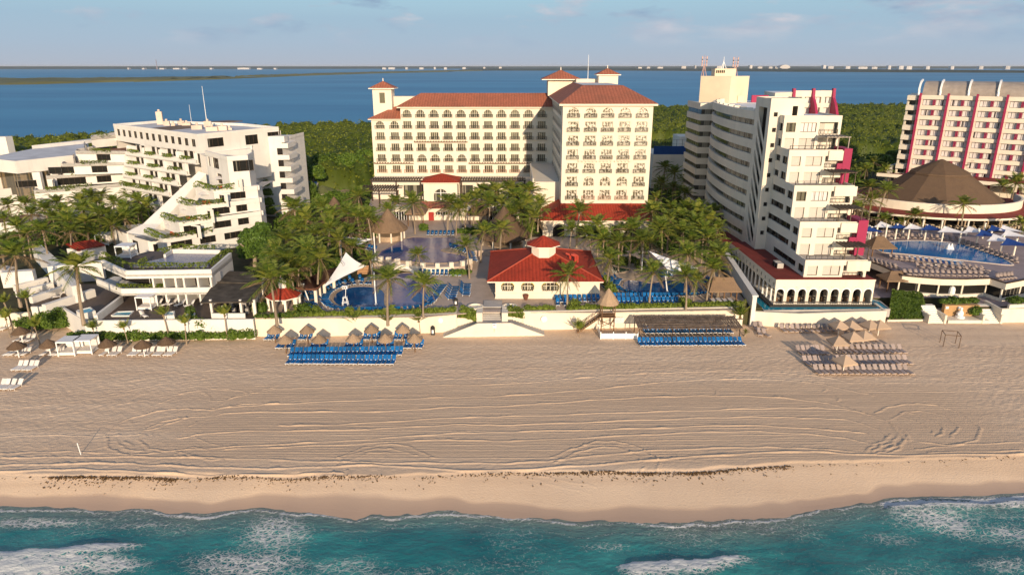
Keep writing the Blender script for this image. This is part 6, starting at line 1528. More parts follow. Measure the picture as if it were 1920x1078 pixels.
for i, (u0, v0, u1, v1, z0, z1, d) in enumerate(((85, 572, 178, 542, 3.1, 4.5, .9), (97, 503, 134, 537, 3.1, 6.2, 1.4), (60, 557, 122, 536, 3.1, 4.3, .8), (32, 547, 100, 530, 3.1, 4.2, .8), (28, 536, 90, 520, 3.1, 4.2, .8), (224, 555, 176, 591, 3.1, 4.3, .5), (0, 512, 60, 508, 3.1, 6.0, 1.5), (88, 500, 190, 492, 3.1, 6.6, 1.6))):
    a, b = PT(u0, v0, z1), PT(u1, v1, z1); dd = Vector((b[0] - a[0], b[1] - a[1])).normalized(); nn = Vector((-dd.y, dd.x)) * d
    q = MB(); q.prism([a, b, (b[0] + nn.x, b[1] + nn.y), (a[0] + nn.x, a[1] + nn.y)], z0, z1)
    tag(q.build('partition_wall', [WHITE], at=(*a, z0)), f'white partition wall among the lounger terraces left of the suites, {ordw(i + 1)} built back', 'wall', 'white partition walls by the suites') if False else tag(q.build('partition_wall', [WHITE], at=(*a, z0)), ['white partition wall left of the plunge pool deck', 'white slanting fascia wall behind the tall leaning palm', 'frontmost low white wall between the left lounger terraces', 'middle low white wall between the left lounger terraces', 'rear low white wall between the left lounger terraces', 'white wall dividing the decks of the suites', 'white garden wall behind the left terraces', 'long white wall up left of the suites'][i], 'wall')
for lab, pts, z, h in (('small blue plunge pool at the left deck corner', ((146, 583), (168, 577.5), (176, 584), (155, 589)), 3.15, 1.0), ('small blue plunge pool sunk in the dark deck', ((211, 592), (221, 585.5), (249, 584.5), (242, 592)), 3.15, .05), ('small plunge pool by the right suite loungers', ((312, 592), (313, 586), (325, 585), (324, 592)), 3.15, .7), ('round hot tub at the right end of the deck', ((351, 594), (354, 586), (364, 585), (362, 594)), 3.15, .5)):
    P = [PT(u, v, z + h) for u, v in pts]; t_ = thing('plunge_pool', lab, 'pool', (*P[0], z))
    q = MB(); q.prism(P, z, z + h); q.build('water', [POOLL], t_); q = MB(); q.ribbon(P + P[:1], z - .03, z + h + .12, .25); q.build('pool_rim', [WHITE], t_)
# open pavilion with weathered dark roof
bp = thing('beach_pavilion', 'open pavilion with weathered dark flat roof beside the suites', 'pavilion', (*PT(440, 580, 3), 3))
F = [PT(375, 567, 6.0), PT(474, 565.5, 6.0), PT(491, 533, 6.3), PT(470, 510, 6.6), PT(430, 508, 6.6), PT(402, 531, 6.3)]
q = MB(); zz = [6.0, 6.0, 6.35, 6.6, 6.6, 6.35]; top = [(x, y, z) for (x, y), z in zip(F, zz)]
q.face(top); q.face([(x, y, z - .18) for x, y, z in top][::-1])
for k in range(6): a, b = top[k], top[(k + 1) % 6]; q.face([a, (a[0], a[1], a[2] - .18), (b[0], b[1], b[2] - .18), b])
q.bar((*Vector(F[5]), 6.5), (*Vector(F[2]), 6.5), .2, .15)
q.build('roof', [BLACKROOF], bp)
q = MB()
for a in (PT(392, 566, 6), PT(448, 566, 6), PT(474, 566, 6), PT(391, 545, 6.1), PT(488, 535, 6.3), PT(470, 512, 6.6)): q.box(a[0] - .17, a[0] + .17, a[1] + .4, a[1] + .75, 3.0, 6.2)
q.build('post', [WHITE], bp)
a, b = PT(396, 590, 3.9), PT(459, 590, 3.9); q = MB(); q.box(a[0], b[0], a[1], a[1] + .3, 3.0, 4.1); q.build('low_wall', [WHITE], bp)
q = MB(); r = random.Random(4)
for k in range(26): x = a[0] + (b[0] - a[0]) * r.random(); y = a[1] + 2 + 9 * r.random(); q.box(x - .25, x + .25, y - .25, y + .25, 3.05, 3.85 + .3 * r.random())
q.build('dining_chairs', [M('pale_chairs', (.35, .33, .31), .7, .3, 2)], bp)
q = MB(); A_, B2 = PT(478, 590, 3.2), PT(505, 520, 3.2)
for k in range(8): t = k / 7; x, y = A_[0] + (B2[0] - A_[0]) * t, A_[1] + (B2[1] - A_[1]) * t; q.box(x - .2, x + .2, y - .2, y + .2, 3, 5.4)
q.ribbon([A_, B2][::-1], 5.3, 5.6, .4); q.ribbon([A_, B2][::-1], 3.0, 3.8, .3)
tag(q.build('balustrade', [CREAM], at=(*A_, 3)), 'cream pillared walkway beside the dark pavilion roof', 'walkway')
# red garden roof near the suites
gr2 = thing('garden_hut', 'little white hut with flat red tiled roof behind the suites', 'hut', (*PT(158, 462, 3), 3))
q = MB(); h4 = [PT(146, 470, 5.7), PT(198, 459, 5.7), PT(175, 449, 6.6), PT(122, 457, 6.6)]; q.slope([(*h4[0], 5.7), (*h4[1], 5.7), (*h4[2], 6.6), (*h4[3], 6.6)]); q.face([(x, y, z - .2) for (x, y), z in zip(h4, (5.7, 5.7, 6.6, 6.6))][::-1]); q.build('roof', [TILER], gr2)
q = MB(); q.prism([(h4[0][0] + .4, h4[0][1] + .5), (h4[1][0] - .4, h4[1][1] + .5), (h4[2][0] - .3, h4[2][1] - .3), (h4[3][0] + .3, h4[3][1] - .3)], 3, 5.6); q.build('wall', [WHITE], gr2)
# ================================================================== pool terrace of the cream hotel
Zt = 3.2; Zu = 4.4
sheet('pool_terrace', [PT(478, 597, Zt), PT(560, 597, Zt), PT(800, 594, Zt), PT(900, 585, Zt), PT(960, 585, Zt), PT(1100, 586, Zt), PT(1395, 581, Zt), (40.6, 112), (41.5, 132), (38, 150), (12, 159), (-6, 158), (-10, 128.2), (-26, 128.2), (-30, 124), (-42, 118), (-43, 108)], Zt, PAVE, 'tan paved terrace round the lower pools and pavilion')
sheet('upper_terrace', [PT(700, 492, Zu), PT(745, 490, Zu), PT(800, 500, Zu), PT(860, 500, Zu), PT(885, 495, Zu), PT(890, 470, Zu), PT(930, 470, Zu), PT(940, 445, Zu), PT(880, 440, Zu), (6, 201), (-42, 201), (-34, 150), PT(690, 470, Zu)], Zu, PAVE, 'tan paved terrace round the upper pool', th=1.4)
def pool(label, outline, z, mat, rim=STONE, nm='swimming_pool'):
    t_ = thing(nm, label, 'pool', (*G(*outline[0], z), z)); P = [G(u, v, z) for u, v in outline]
    P = smooth(P + [P[0]], 3)[:-1]
    q = MB(); q.prism(P, z - .25, z + .045); q.build('water', [mat], t_)
    a = sum(P[i][0] * P[(i + 1) % len(P)][1] - P[(i + 1) % len(P)][0] * P[i][1] for i in range(len(P)))
    Q = P if a > 0 else P[::-1]
    q = MB(); q.ribbon(Q + Q[:1], z - .2, z + .1, .32, 0, .32); q.build('pool_rim', [rim], t_)
    return t_, Q
pA, QA = pool('deep blue round-ended pool in front of the white shade sail', ((625, 563), (629, 553), (640, 545), (660, 539), (682, 537.6), (704, 540), (716, 545), (722, 556), (722, 574), (700, 576), (664, 576), (636, 573)), Zt, POOLW)
pA2, QA2 = pool('mauve shallow pool between the blue pool and the foot bridge', ((725, 545), (738, 530), (748, 515), (771, 513), (776, 526), (790, 536), (799, 551), (797, 565), (780, 573), (745, 576), (725, 574)), Zt + .01, POOLS)
q = MB(); P = smooth([G(u, v, Zt + .02) for u, v in ((776, 552), (786, 549), (794, 556), (791, 566), (778, 566), (772, 560), (776, 552))], 3)[:-1]; q.prism(P, Zt, Zt + .07); q.build('deep_water', [POOLW], pA2)
pU, QU = pool('large mauve upper pool beside the thatched pool bar', ((709, 482), (715, 472), (726, 466), (763, 447), (800, 446), (854, 447), (868, 462), (862, 474), (874, 482), (862, 491), (820, 494), (780, 492), (737, 488), (718, 488)), Zu, POOLS)
q = MB(); P = smooth([G(u, v, Zu) for u, v in ((712, 481), (718, 473), (730, 468), (752, 464), (756, 474), (744, 484), (722, 486), (712, 481))], 3)[:-1]; q.prism(P, Zu, Zu + .06); q.build('deep_water', [POOLW], pU)
pB, QB = pool('dark blue bean-shaped pool right of the red pavilion', ((1167, 537), (1171, 529), (1180, 526), (1196, 526.5), (1218, 531.5), (1239, 528.4), (1260, 526), (1282, 531), (1312, 541), (1314, 547), (1280, 550.5), (1230, 550), (1197, 548), (1176, 543)), Zt, POOLW)
pool('small green garden pond behind the bean-shaped pool', ((1137, 503), (1150, 501), (1168, 503), (1180, 506), (1172, 510), (1148, 513), (1140, 509)), Zt, water_mat('pond_water', (.01, .05, .045), .06, 1.5, .1), nm='pond')
sheet('sand_island', smooth([G(u, v, Zt) for u, v in ((1160, 514), (1180, 511), (1196, 514), (1200, 522), (1180, 524), (1166, 521), (1160, 514))], 3)[:-1], Zt + .05, M('pool_sand', (.50, .38, .26), .9, .1, 1), 'patch of sand between pond and pool', 'sand')
pen = thing('pool_peninsula', 'narrow sandy spit with loungers reaching into the upper pool', 'spit', (*G(850, 472, Zu), Zu)); q = MB()
q.prism(smooth([G(u, v, Zu) for u, v in ((826, 470), (838, 466), (856, 467), (872, 474), (888, 480), (889, 490), (880, 492), (874, 482), (856, 477), (836, 474), (826, 470))], 3)[:-1], Zu - .3, Zu + .16); q.build('spit', [STONE], pen)
# crenellated wall with the arched foot bridge below the upper pool
br = thing('foot_bridge', 'cream stepped wall and low arched bridge between the upper and lower pools', 'bridge', (*G(800, 515, 3.2), 3.2))
q = MB(); W_ = smooth([G(u, v, 4.4) for u, v in ((712, 489.5), (733, 491), (760, 497), (800, 502), (840, 501), (872, 497), (886, 492))], 3)
q.ribbon(W_, 3.1, 4.35, .6)
for k in range(0, len(W_) - 1):
    a, b = Vector(W_[k]), Vector(W_[k + 1]); n_ = max(1, int((b - a).length / 1.1))
    for j in range(n_):
        if (k * 3 + j) % 2 == 0: c = a.lerp(b, (j + .5) / n_); q.obox((c.x, c.y), (.85, .75), math.atan2(b.y - a.y, b.x - a.x), 4.35, 5.35)
q.build('wall', [CREAM], br)
q = MB(); x0, y0 = G(738, 512, 3.2); x1, y1 = G(776, 514, 3.2)
for k in range(8):
    t0, t1 = k / 8, (k + 1) / 8; h = lambda t: 3.5 + 1.1 * math.sin(math.pi * t)
    pa, pb = (x0 + (x1 - x0) * t0, y0 + (y1 - y0) * t0), (x0 + (x1 - x0) * t1, y0 + (y1 - y0) * t1)
    q.face([(*pa, h(t0)), (*pb, h(t1)), (pb[0], pb[1] + 1.6, h(t1)), (pa[0], pa[1] + 1.6, h(t0))]); q.face([(*pa, h(t0) - .35), (*pb, h(t1) - .35), (*pb, h(t1) + .35), (*pa, h(t0) + .35)])
    q.face([(*pa, h(t0) - .35), (pa[0], pa[1] + 1.6, h(t0) - .35), (pb[0], pb[1] + 1.6, h(t1) - .35), (*pb, h(t1) - .35)])
q.build('arch', [TRIM], br)
q = MB(); x, y = G(679, 514, 3.2)
for k in range(6): q.box(x - 1.0, x + 1.0, y + .35 * k, y + .35 * k + .4, 3.2, 3.4 + .2 * k)
tag(q.build('steps', [M('orange_steps', (.42, .24, .12), .8, .1, 1)], at=(x, y, 3.2)), 'orange tiled steps beside the white shade sail', 'steps')
# --- retaining walls, central stair
def rwall(label, pts, z0, z1, mat, th=.5, nm='retaining_wall'):
    q = MB(); q.ribbon(pts, z0, z1, th); return tag(q.build(nm, [mat], at=(*pts[0], z0)), label, 'wall')
wl = rwall('cream retaining wall behind the thatched umbrellas', [PT(476, 597.5, 3.1), PT(560, 598.5, 3.1), PT(700, 595, 3.1), PT(800, 591.5, 3.1), PT(856, 589, 3.1), (PT(856, 589, 3.1)[0], 108)], -.8, 3.22, CREAM)
wr = rwall('cream retaining wall behind the timber shade shelter', [(PT(981, 585, 3.2)[0], 108.2), PT(981, 585.5, 3.2), PT(1090, 583.5, 3.2), PT(1200, 580.5, 3.2), PT(1395, 577, 3.2)], -.8, 3.3, CREAM)
st = thing('beach_stairs', 'cream double beach stairs with sloping wings below the red pavilion', 'stairs', (-2, 104, 0))
q = MB(); f0, f1, t0_, t1_ = PT(830, 633, 0), PT(1021, 628, 0), (XA(897, 104, 2.2), 103.6), (XA(957, 104, 2.2), 104.0)
fl, frr = (f0[0], 103.2), (f1[0], 104.0)
q.face([(*fl, -.5), (*frr, -.5), (*frr, .02), (t1_[0], 104.0 - (frr[0] - t1_[0]) * .06, 2.35), (t0_[0], 103.2 + .3, 2.35), (*fl, .02)])
q.face([(*fl, .02), (t0_[0], 103.5, 2.35), (t0_[0], 103.9, 2.35), (fl[0], fl[1] + .4, .02)]); q.face([(t1_[0], 103.6, 2.35), (*frr, .02), (frr[0], frr[1] + .4, .02), (t1_[0], 104.0, 2.35)])
q.build('front_wall', [CREAM], st)
q = MB(); n = 12
for side_ in (0, 1):
    for k in range(n):
        z = 2.0 * (1 - (k + .5) / n); xa = (t0_[0] + (fl[0] - t0_[0]) * k / n) if side_ == 0 else (t1_[0] + (frr[0] - t1_[0]) * k / n); xb = (t0_[0] + (fl[0] - t0_[0]) * (k + 1) / n) if side_ == 0 else (t1_[0] + (frr[0] - t1_[0]) * (k + 1) / n)
        yb_ = 103.95 if side_ == 0 else 104.35; q.box(min(xa, xb), max(xa, xb), yb_, 105.9 if side_ == 0 else 106.3, -.4, z)
xl, xr = XA(905, 106, 2.6), XA(941, 106, 2.6)
q.box(t0_[0], t1_[0], 103.95, 106.0, -.4, 2.0)
for k in range(7): q.box(xl, xr, 106.0 + .42 * k, 106.42 + .42 * k + 3 * (k == 6), -.4, 2.0 + .2 * (k + 1))
q.build('steps', [CONC], st)
q = MB()
for x0, x1 in ((xl - 1.0, xl), (xr, xr + 1.0)): q.box(x0, x1, 105.2, 108.6, -.4, 3.5)
q.box(PT(856, 589, 3.1)[0], xl - 1.0, 106.3, 106.7, -.4, 2.2); q.box(xr + 1.0, PT(981, 585, 3.2)[0], 106.6, 107, -.4, 2.3)
for cx in (xl - 1.3, xr + 1.3): q.lathe((cx, 108.6), [(1.35, 1.5), (1.35, 3.55), (1.1, 3.56), (1.1, 3.3)], 14)
q.build('side_wall', [CREAM], st)
x, y = PT(927, 607, 2.3); q = MB(); q.box(x - .32, x + .32, y - .1, y - .04, 1.6, 2.4); q.box(x - .22, x + .2, y - .108, y - .102, 2.05, 2.15, 1); q.box(x - .05, x - .02, y - .09, y - .05, .9, 1.6, 1)
tag(q.build('notice_board', [WHITEP, IRON], at=(x, y, 1.6)), 'small white notice board at the foot of the central stairs', 'sign')
for lab, u, v in (('round white shell ornament on the wall left of the stairs', 825, 599.5), ('round white shell ornament on the wall right of the stairs', 1020, 597)):
    x, y = PT(u, v, 2.1); y -= .35; q = MB()
    n = 14
    for k in range(n):
        a = 2 * math.pi * k / n; b = 2 * math.pi * (k + 1) / n; q.face([(x, y - .12, 2.1), (x + .55 * math.cos(a), y, 2.1 + .55 * math.sin(a)), (x + .5 * math.cos((a + b) / 2), y - .06, 2.1 + .5 * math.sin((a + b) / 2))]); q.face([(x, y - .12, 2.1), (x + .5 * math.cos((a + b) / 2), y - .06, 2.1 + .5 * math.sin((a + b) / 2)), (x + .55 * math.cos(b), y, 2.1 + .55 * math.sin(b))])
    tag(q.build('wall_ornament', [WHITEP], at=(x, y, 2.1)), lab, 'ornament')
def bin_(label, u, v, z, h=1.5, grp='dark litter bins'):
    x, y = PT(u, v, z); t_ = thing('litter_bin', label, 'bin', (x, y, z), grp)
    q = MB(); q.box(-.32, .32, -.3, .3, 0, h * .75); q.lathe((0, 0), [(.36, h * .75), (.34, h * .85), (.1, h)], 10); link('body', q.mesh('body', [IRON]), t_)
    q = MB(); q.box(-.16, .16, -.335, -.305, h * .2, h * .6); link('panel', q.mesh('panel', [WHITEP]), t_)
bin_('dark litter bin on the sand left of the central stairs', 812, 627, 0); bin_('dark litter bin by the hedge of the upper pool', 869, 436, 4.4, 1.9); bin_('dark litter bin at the end of the pool wall', 879, 512, 3.2, 1.7); bin_('dark litter bin beside the lounger files', 855, 572, 3.2, 1.3)
x, y = PT(622, 624, 0); q = MB(); q.box(x - .5, x + .5, y - .4, y + .4, 0, 1.5); q.lathe((x, y), [(.1, 1.5), (.75, 1.55), (.5, 1.75), (.1, 1.9)], 8, 1); tag(q.build('towel_box', [CANVAS, BROWNW], at=(x, y, 0)), 'canvas towel stand against the wall by the umbrellas', 'stand')
x, y = PT(986, 562, 3.2); q = MB(); q.lathe((x, y), [(.25, 3.2), (.42, 3.7), (.5, 4.1), (.4, 4.2)], 10); tag(q.build('plant_pot', [M('clay_pot', (.16, .06, .04), .8)], at=(x, y, 3.2)), 'dark clay pot on the terrace before the pavilion', 'pot')
# --- red gazebo
gz = thing('gazebo', 'cream gazebo with octagonal red roof and small white lantern', 'gazebo', (*PT(530, 583, 3.2), 3.2)); gx, gy = PT(530, 583, 3.2); gy += 1.2
q = MB(); q.cone((gx, gy), 2.9, 5.6, 7.3, 8, 0, R(22.5)); q.build('roof', [TILER], gz)
q = MB(); q.lathe((gx, gy), [(2.92, 5.42), (2.92, 5.58)], 8, 0, 0, R(22.5)); q.lathe((gx, gy), [(.62, 6.6), (.62, 7.9)], 8); q.lathe((gx, gy), [(.72, 7.9), (.1, 8.6)], 8); q.build('lantern', [TRIM], gz)
q = MB()
for k in range(8): t = R(22.5 + 45 * k); q.box(gx + 2.5 * math.cos(t) - .18, gx + 2.5 * math.cos(t) + .18, gy + 2.5 * math.sin(t) - .18, gy + 2.5 * math.sin(t) + .18, 3.2, 5.45)
q.build('post', [TRIM], gz)
# --- curved timber pergola with cream posts
pg = thing('pergola', 'curved dark timber pergola on cream posts behind the round pool', 'pergola', (*PT(590, 540, 3.2), 3.2))
arc_o = smooth([PT(*p, 5.8) for p in ((556, 541), (591, 542.5), (604, 533), (622, 522), (638, 511))], 3); arc_i = smooth([PT(*p, 5.8) for p in ((560, 530), (575, 524), (590, 517), (610, 509), (630, 503))], 3)
q = MB(); n = min(len(arc_o), len(arc_i))
for k in range(n - 1):
    for s in range(3):
        t = (k + s / 3) / (n - 1) * (n - 1); i = int(t); f = t - i; a = Vector(arc_o[i]).lerp(Vector(arc_o[i + 1]), f); b = Vector(arc_i[i]).lerp(Vector(arc_i[i + 1]), f); q.bar((*a, 5.9), (*b, 5.9), .34, .16)
q.ribbon(arc_o, 5.6, 5.85, .2); q.ribbon(arc_i, 5.6, 5.85, .2); q.build('beams', [M('red_brown_timber', (.12, .05, .03), .8, .3, 2)], pg)
q = MB()
for p in ((557, 543), (591, 545), (598, 536), (607, 528), (625, 519), (562, 533), (598, 515)): x, y = PT(*p, 5.6); q.box(x - .24, x + .24, y - .1, y + .38, 3.2, 5.6)
q.build('post', [CREAM], pg)
# --- shade sails
def sail(label, pts, mat=SAILW, sag=.5, n=9, nm='shade_sail'):
    P = [Vector(p) for p in pts]; C0 = sum(P, Vector()) / 3; q = MB()
    def f(a, b):
        c = 1 - a - b; p = P[0] * c + P[1] * a + P[2] * b
        pull = (4 * a * b + 4 * b * c + 4 * a * c) / 3; p = p + (C0 - p) * .30 * min(1, pull * 1.1) * (1 - 27 * a * b * c) * 1.0
        p.z -= sag * 27 * a * b * c; return p
    for i in range(n):
        for j in range(n - i):
            a, b = i / n, j / n; q.face([f(a, b), f(a + 1 / n, b), f(a, b + 1 / n)])
            if i + j < n - 1: q.face([f(a + 1 / n, b), f(a + 1 / n, b + 1 / n), f(a, b + 1 / n)])
    return tag(q.build(nm, [mat], at=pts[0], smooth=True), label, 'shade sail')
def P3(u, v, z): return (*G(u, v, z), z)
sail('tall white shade sail with its peak above the round pool', [P3(648.5, 473, 10.0), P3(687, 499, 6.8), P3(605, 540, 5.6)])
sail('white shade sail left of the thatched pool bar', [P3(640, 443, 7.5), P3(699, 448.5, 6.6), P3(672, 461, 5.6)])
sail('long white shade sail over the right pool', [P3(1217, 471, 9.5), P3(1316, 504, 6.4), P3(1259, 515, 5.8)])
for lab, u, v, zb, zt in (('white sail mast standing among the palms', 642.5, 502, 3.2, 9.6), ('white sail mast rising from the round pool edge', 705, 571, 3.2, 9.0), ('white sail mast near the thatched pool bar', 704, 487, 4.4, 9.2), ('white slanting sail mast behind the round pool edge', 697, 520, 3.2, 6.8), ('tall white sail mast behind the right pool', 1203, 508, 3.2, 9.0), ('white slanting flood lamp mast in the right pool edge', 1251, 547, 3.2, 6.3), ('cream sail mast behind the bean-shaped pool', 1251, 516, 3.2, 6.2)):
    x, y = PT(u, v, zb); q = MB(); tilt = -.55 if 'slanting flood' in lab else .3 if 'slanting' in lab else 0; q.tube((x, y, zb), (x + tilt, y, zt), .13, .1, 8); q.lathe((x, y), [(.25, zb), (.25, zb + .12)], 8); tag(q.build('sail_mast', [WHITEP], at=(x, y, zb)), lab, 'mast')
x, y = PT(648, 574, 3.2); lg = thing('lifeguard_chair', 'white lifeguard chair at the rim of the round pool', 'chair', (x, y, 3.2)); q = MB()
for dx in (-.5, .5):
    for dy in (-.4, .4): q.bar((dx, dy, 0), (dx * .5, dy * .6, 1.6), .08, .08)
q.box(-.5, .5, -.45, .45, .7, .76); q.box(-.35, .35, -.35, .35, 1.58, 1.66); link('frame', q.mesh('frame', [WHITEP]), lg); q = MB(); q.bar((.1, 0, 1.6), (.25, .1, 3.2), .08, .08); q.box(-.35, .55, -.1, .3, 3.1, 3.6); q.box(-.25, -.05, -.11, -.1, 3.2, 3.5, 1); q.box(.1, .3, -.11, -.1, 3.2, 3.5, 1); link('back_panel', q.mesh('back_panel', [WHITEP, IRON]), lg)
x, y = PT(580, 566, 3.2); q = MB(); q.tube((x, y, 3.2), (x - .9, y + .1, 6.4), .12, .09, 6); q.box(x - 1.3, x - .6, y - .05, y + .15, 6.3, 6.5); q.obox((x, y), (.9, .6), 0, 3.2, 3.3); tag(q.build('flood_lamp', [WHITEP], at=(x, y, 3.2)), 'white leaning flood lamp between gazebo and round pool', 'lamp')
# --- thatched shelters of the garden
def tepee(label, u, v, z, r, zb, ze, za, mat=THATCH, n=14, nm='thatched_bar', cat='hut'):
    x, y = G(u, v, z); t_ = thing(nm, label, cat, (x, y, zb))
    q = MB(); q.lathe((x, y), [(r * .98, ze - .3), (r, ze), (r * .72, ze + (za - ze) * .27), (r * .40, ze + (za - ze) * .56), (r * .2, ze + (za - ze) * .8), (.12, za)], n, 0, .05); q.build('thatch_roof', [mat], t_)
    q = MB()
    for k in range(8): a = 2 * math.pi * k / 8 + .3; q.tube((x + r * .8 * math.cos(a), y + r * .8 * math.sin(a), zb), (x + r * .8 * math.cos(a), y + r * .8 * math.sin(a), ze + .4), .2, .18, 6)
    q.build('post', [CREAM], t_)
    q = MB(); q.lathe((x, y), [(r * .62, zb), (r * .62, zb + 1.0), (r * .66, zb + 1.02), (r * .66, zb + 1.12)], 12); q.build('counter', [STONE], t_)
    return t_
tepee('tall conical thatched pool bar standing in the upper pool', 730, 449, 4.4, 4.3, 4.4, 7.0, 11.5)
tepee('conical thatched roof half hidden in the left palms', 632, 445, 4.0, 5.4, 3.4, 7.0, 13.5, THATCHD)
tepee('wide pointed thatched restaurant behind the red pavilion', 945, 460, 4.0, 6.2, 3.4, 6.4, 12.8, THATCHD)
tepee('low thatched shelter behind the tall pool bar', 681, 436, 4.0, 4.6, 3.4, 5.6, 8.4, THATCHD)
palapa('thatched_stair_roof', 'sloping thatched roof beside the bar building steps', 'hut', (G(775, 432, 4.4)[0], 169.0), 5.0, 9.0, 4.4, 7.6, 10.4, .8, THATCH)
palapa('thatched_stair_roof', 'shaggy dark thatched roof right of the bar building', 'hut', (G(896, 428, 4.4)[0], 170.0), 5.6, 7.0, 4.4, 7.0, 9.2, 1.5, THATCHD)
palapa('massage_palapa', 'broad thatched palapa with massage beds by the white divider wall', 'palapa', (G(1358, 567, 3.2)[0], 113.2), 5.6, 4.2, 3.2, 5.3, 7.2, 3.4, THATCH, None, 6)
palapa('thatched_hut', 'brown thatched roof between garden palms near the dense tree', 'hut', G(560, 455, 4.0), 6, 5, 3, 5.4, 7.6, 2, THATCHD)
for k in range(4):
    x, y = G(1341 + 11 * k, 573, 3.2); q = MB(); q.box(-.35, .35, -.95, .95, .45, .6); 
    for dx in (-.3, .3):
        for dy in (-.8, .8): q.box(dx - .04, dx + .04, dy - .04, dy + .04, 0, .45)
    tag(link('massage_bed', q.mesh('massage_bed', [WHITEF]), None, (x, y + 1.5, 3.2)), f'white massage bed under the broad palapa, {ordw(k + 1)} from the left', 'bed', 'massage beds under the palapa')
# --- watch hut on stilts with its stair
hx, hy = G(1136, 578, 3.2)[0], 106.0
hut = thing('watch_hut', 'little thatched watch hut on stilts against the cream wall', 'hut', (hx, hy, 0)); q = MB()
q.lathe((hx, hy), [(1.75, 4.9), (1.8, 5.0), (1.25, 5.9), (.6, 6.8), (.1, 7.5)], 10, 0, .05); q.build('thatch_roof', [THATCHL], hut)
q = MB(); q.box(hx - 1.2, hx + 1.2, hy - 1.1, hy + 1.1, 2.75, 2.9)
for dx in (-1.05, 1.05):
    for dy in (-.95, .95): q.tube((hx + dx, hy + dy, 2.8), (hx + dx, hy + dy, 5.1), .08); 
    q.tube((hx + dx, hy - .9, 2.8), (hx + dx * .6, hy + .4, 1.0), .09); q.bar((hx + dx, hy - 1.0, 2.2), (hx - dx, hy - 1.0, 1.2), .08, .08); q.tube((hx + dx, hy - .5, 2.8), (hx + dx, hy - .5, 0), .09)
for z in (3.2, 3.5): q.box(hx - 1.1, hx + 1.1, hy - 1.06, hy - .98, z, z + .1)
q.build('platform', [BROWNW], hut)
q = MB(); a = Vector((hx - 1.2, hy - .3, 2.8)); b = Vector((hx - 5.0, hy - .5, .05))
for s in (-.45, .45): q.bar(a + Vector((0, s, 0)), b + Vector((0, s, 0)), .09, .22); q.bar(a + Vector((0, s, .9)), b + Vector((0, s, .9)), .07, .07)
for k in range(13): p = a.lerp(b, (k + .5) / 13); q.box(p.x - .14, p.x + .14, p.y - .45, p.y + .45, p.z - .02, p.z + .05)
for k in range(5):
    p = a.lerp(b, k / 4)
    for s in (-.45, .45): q.bar(p + Vector((0, s, 0)), p + Vector((0, s, .9)), .06, .06)
q.build('stair', [BROWNW], hut)
# --- timber shade shelter over the blue loungers and its picket fence
sx0, sx1 = G(1187, 592, 2.6)[0], G(1384, 609, 2.4)[0]; yf, ybk = 101.2, 105.6
sh_ = thing('shade_shelter', 'long slatted timber shade shelter over blue loungers', 'shelter', ((sx0 + sx1) / 2, 103, 0))
q = MB(); r = random.Random(5)
for k in range(150):
    x = sx0 - .1 + (sx1 - sx0 + .4) * k / 150; w_ = .05 + .06 * r.random(); q.bar((x, yf - .3 - .2 * r.random(), 2.50 + .06 * r.random()), (x + .1 * (r.random() - .5), ybk + .2, 2.74 + .06 * r.random()), w_, .05)
for k in range(20): y = yf + (ybk - yf) * r.random(); x = sx0 + (sx1 - sx0) * r.random() * .8; q.bar((x, y, 2.66), (x + 4 + 4 * r.random(), y + .3 * (r.random() - .5), 2.7), .3 * r.random() + .1, .05)
for y, z in ((yf, 2.42), (ybk, 2.62), ((yf + ybk) / 2, 2.52)): q.box(sx0, sx1, y - .07, y + .07, z - .08, z + .06)
q.build('slat_roof', [M('grey_brown_slats', (.20, .145, .105), .85, .4, 1.2)], sh_)
for k in range(7):
    x = sx0 + .15 + (sx1 - sx0 - .3) * k / 6
    for y, z in ((yf, 2.4), (ybk - .2, 2.6)): q = MB(); q.tube((x, y, -.2), (x, y, z), .085, .075, 6); q.build('post', [DARKW], sh_)
fx0, fx1 = G(1126, 636, 0)[0], G(1195, 632, 0)[0]; fy = G(1126, 636, 0)[1]
pf = thing('picket_fence', 'white panel fence around the beach corner beside the shelter', 'fence', (fx0, fy, 0)); q = MB()
for k in range(3): x = fx0 + (fx1 - fx0) * k / 3; q.box(x + .06, x + (fx1 - fx0) / 3 - .06, fy - .03, fy + .03, .08, 1.0)
q.box(fx0 - .03, fx0 + .03, fy, fy + 3.6, .08, .95); q.build('panel', [WHITEP], pf); q = MB()
for k in range(4): x = fx0 + (fx1 - fx0) * k / 3; q.box(x - .07, x + .07, fy - .06, fy + .06, -.1, 1.3)
q.box(fx0 - .07, fx0 + .07, fy + 3.5, fy + 3.64, -.1, 1.2); q.build('post', [WHITEP], pf)
x, y = G(1163, 602, 1.9); q = MB(); q.box(x - .8, x + .8, 106.75, 106.83, 1.2, 2.1); 
for k in range(5): q.box(x - .62, x + .55 - .12 * (k % 2), 106.74, 106.748, 1.32 + .15 * k, 1.38 + .15 * k, 1)
tag(q.build('wall_sign', [M('pale_sign', (.70, .70, .72), .7), M('sign_lettering', (.52, .52, .56), .7)], at=(x, 106.8, 1.2)), 'pale sign board on the wall behind the picket fence', 'sign')
# --- white divider wall to the neighbour
q = MB(); p = [(XA(1355, 139, 6), 139), (XA(1411, 108.6, 5.6), 108.3)]
q.prism([(p[0][0], 139), (p[1][0], 108.3), (p[1][0] + .7, 108.3), (p[0][0] + .7, 139)], -.6, 5.3); q.prism([(p[0][0] - .15, 139), (p[1][0] - .15, 108.1), (p[1][0] + .85, 108.1), (p[0][0] + .85, 139)], 5.3, 5.55)
tag(q.build('divider_wall', [WHITE], at=(p[1][0], 108, 0)), 'tall white divider wall running inland beside the massage palapa', 'wall')
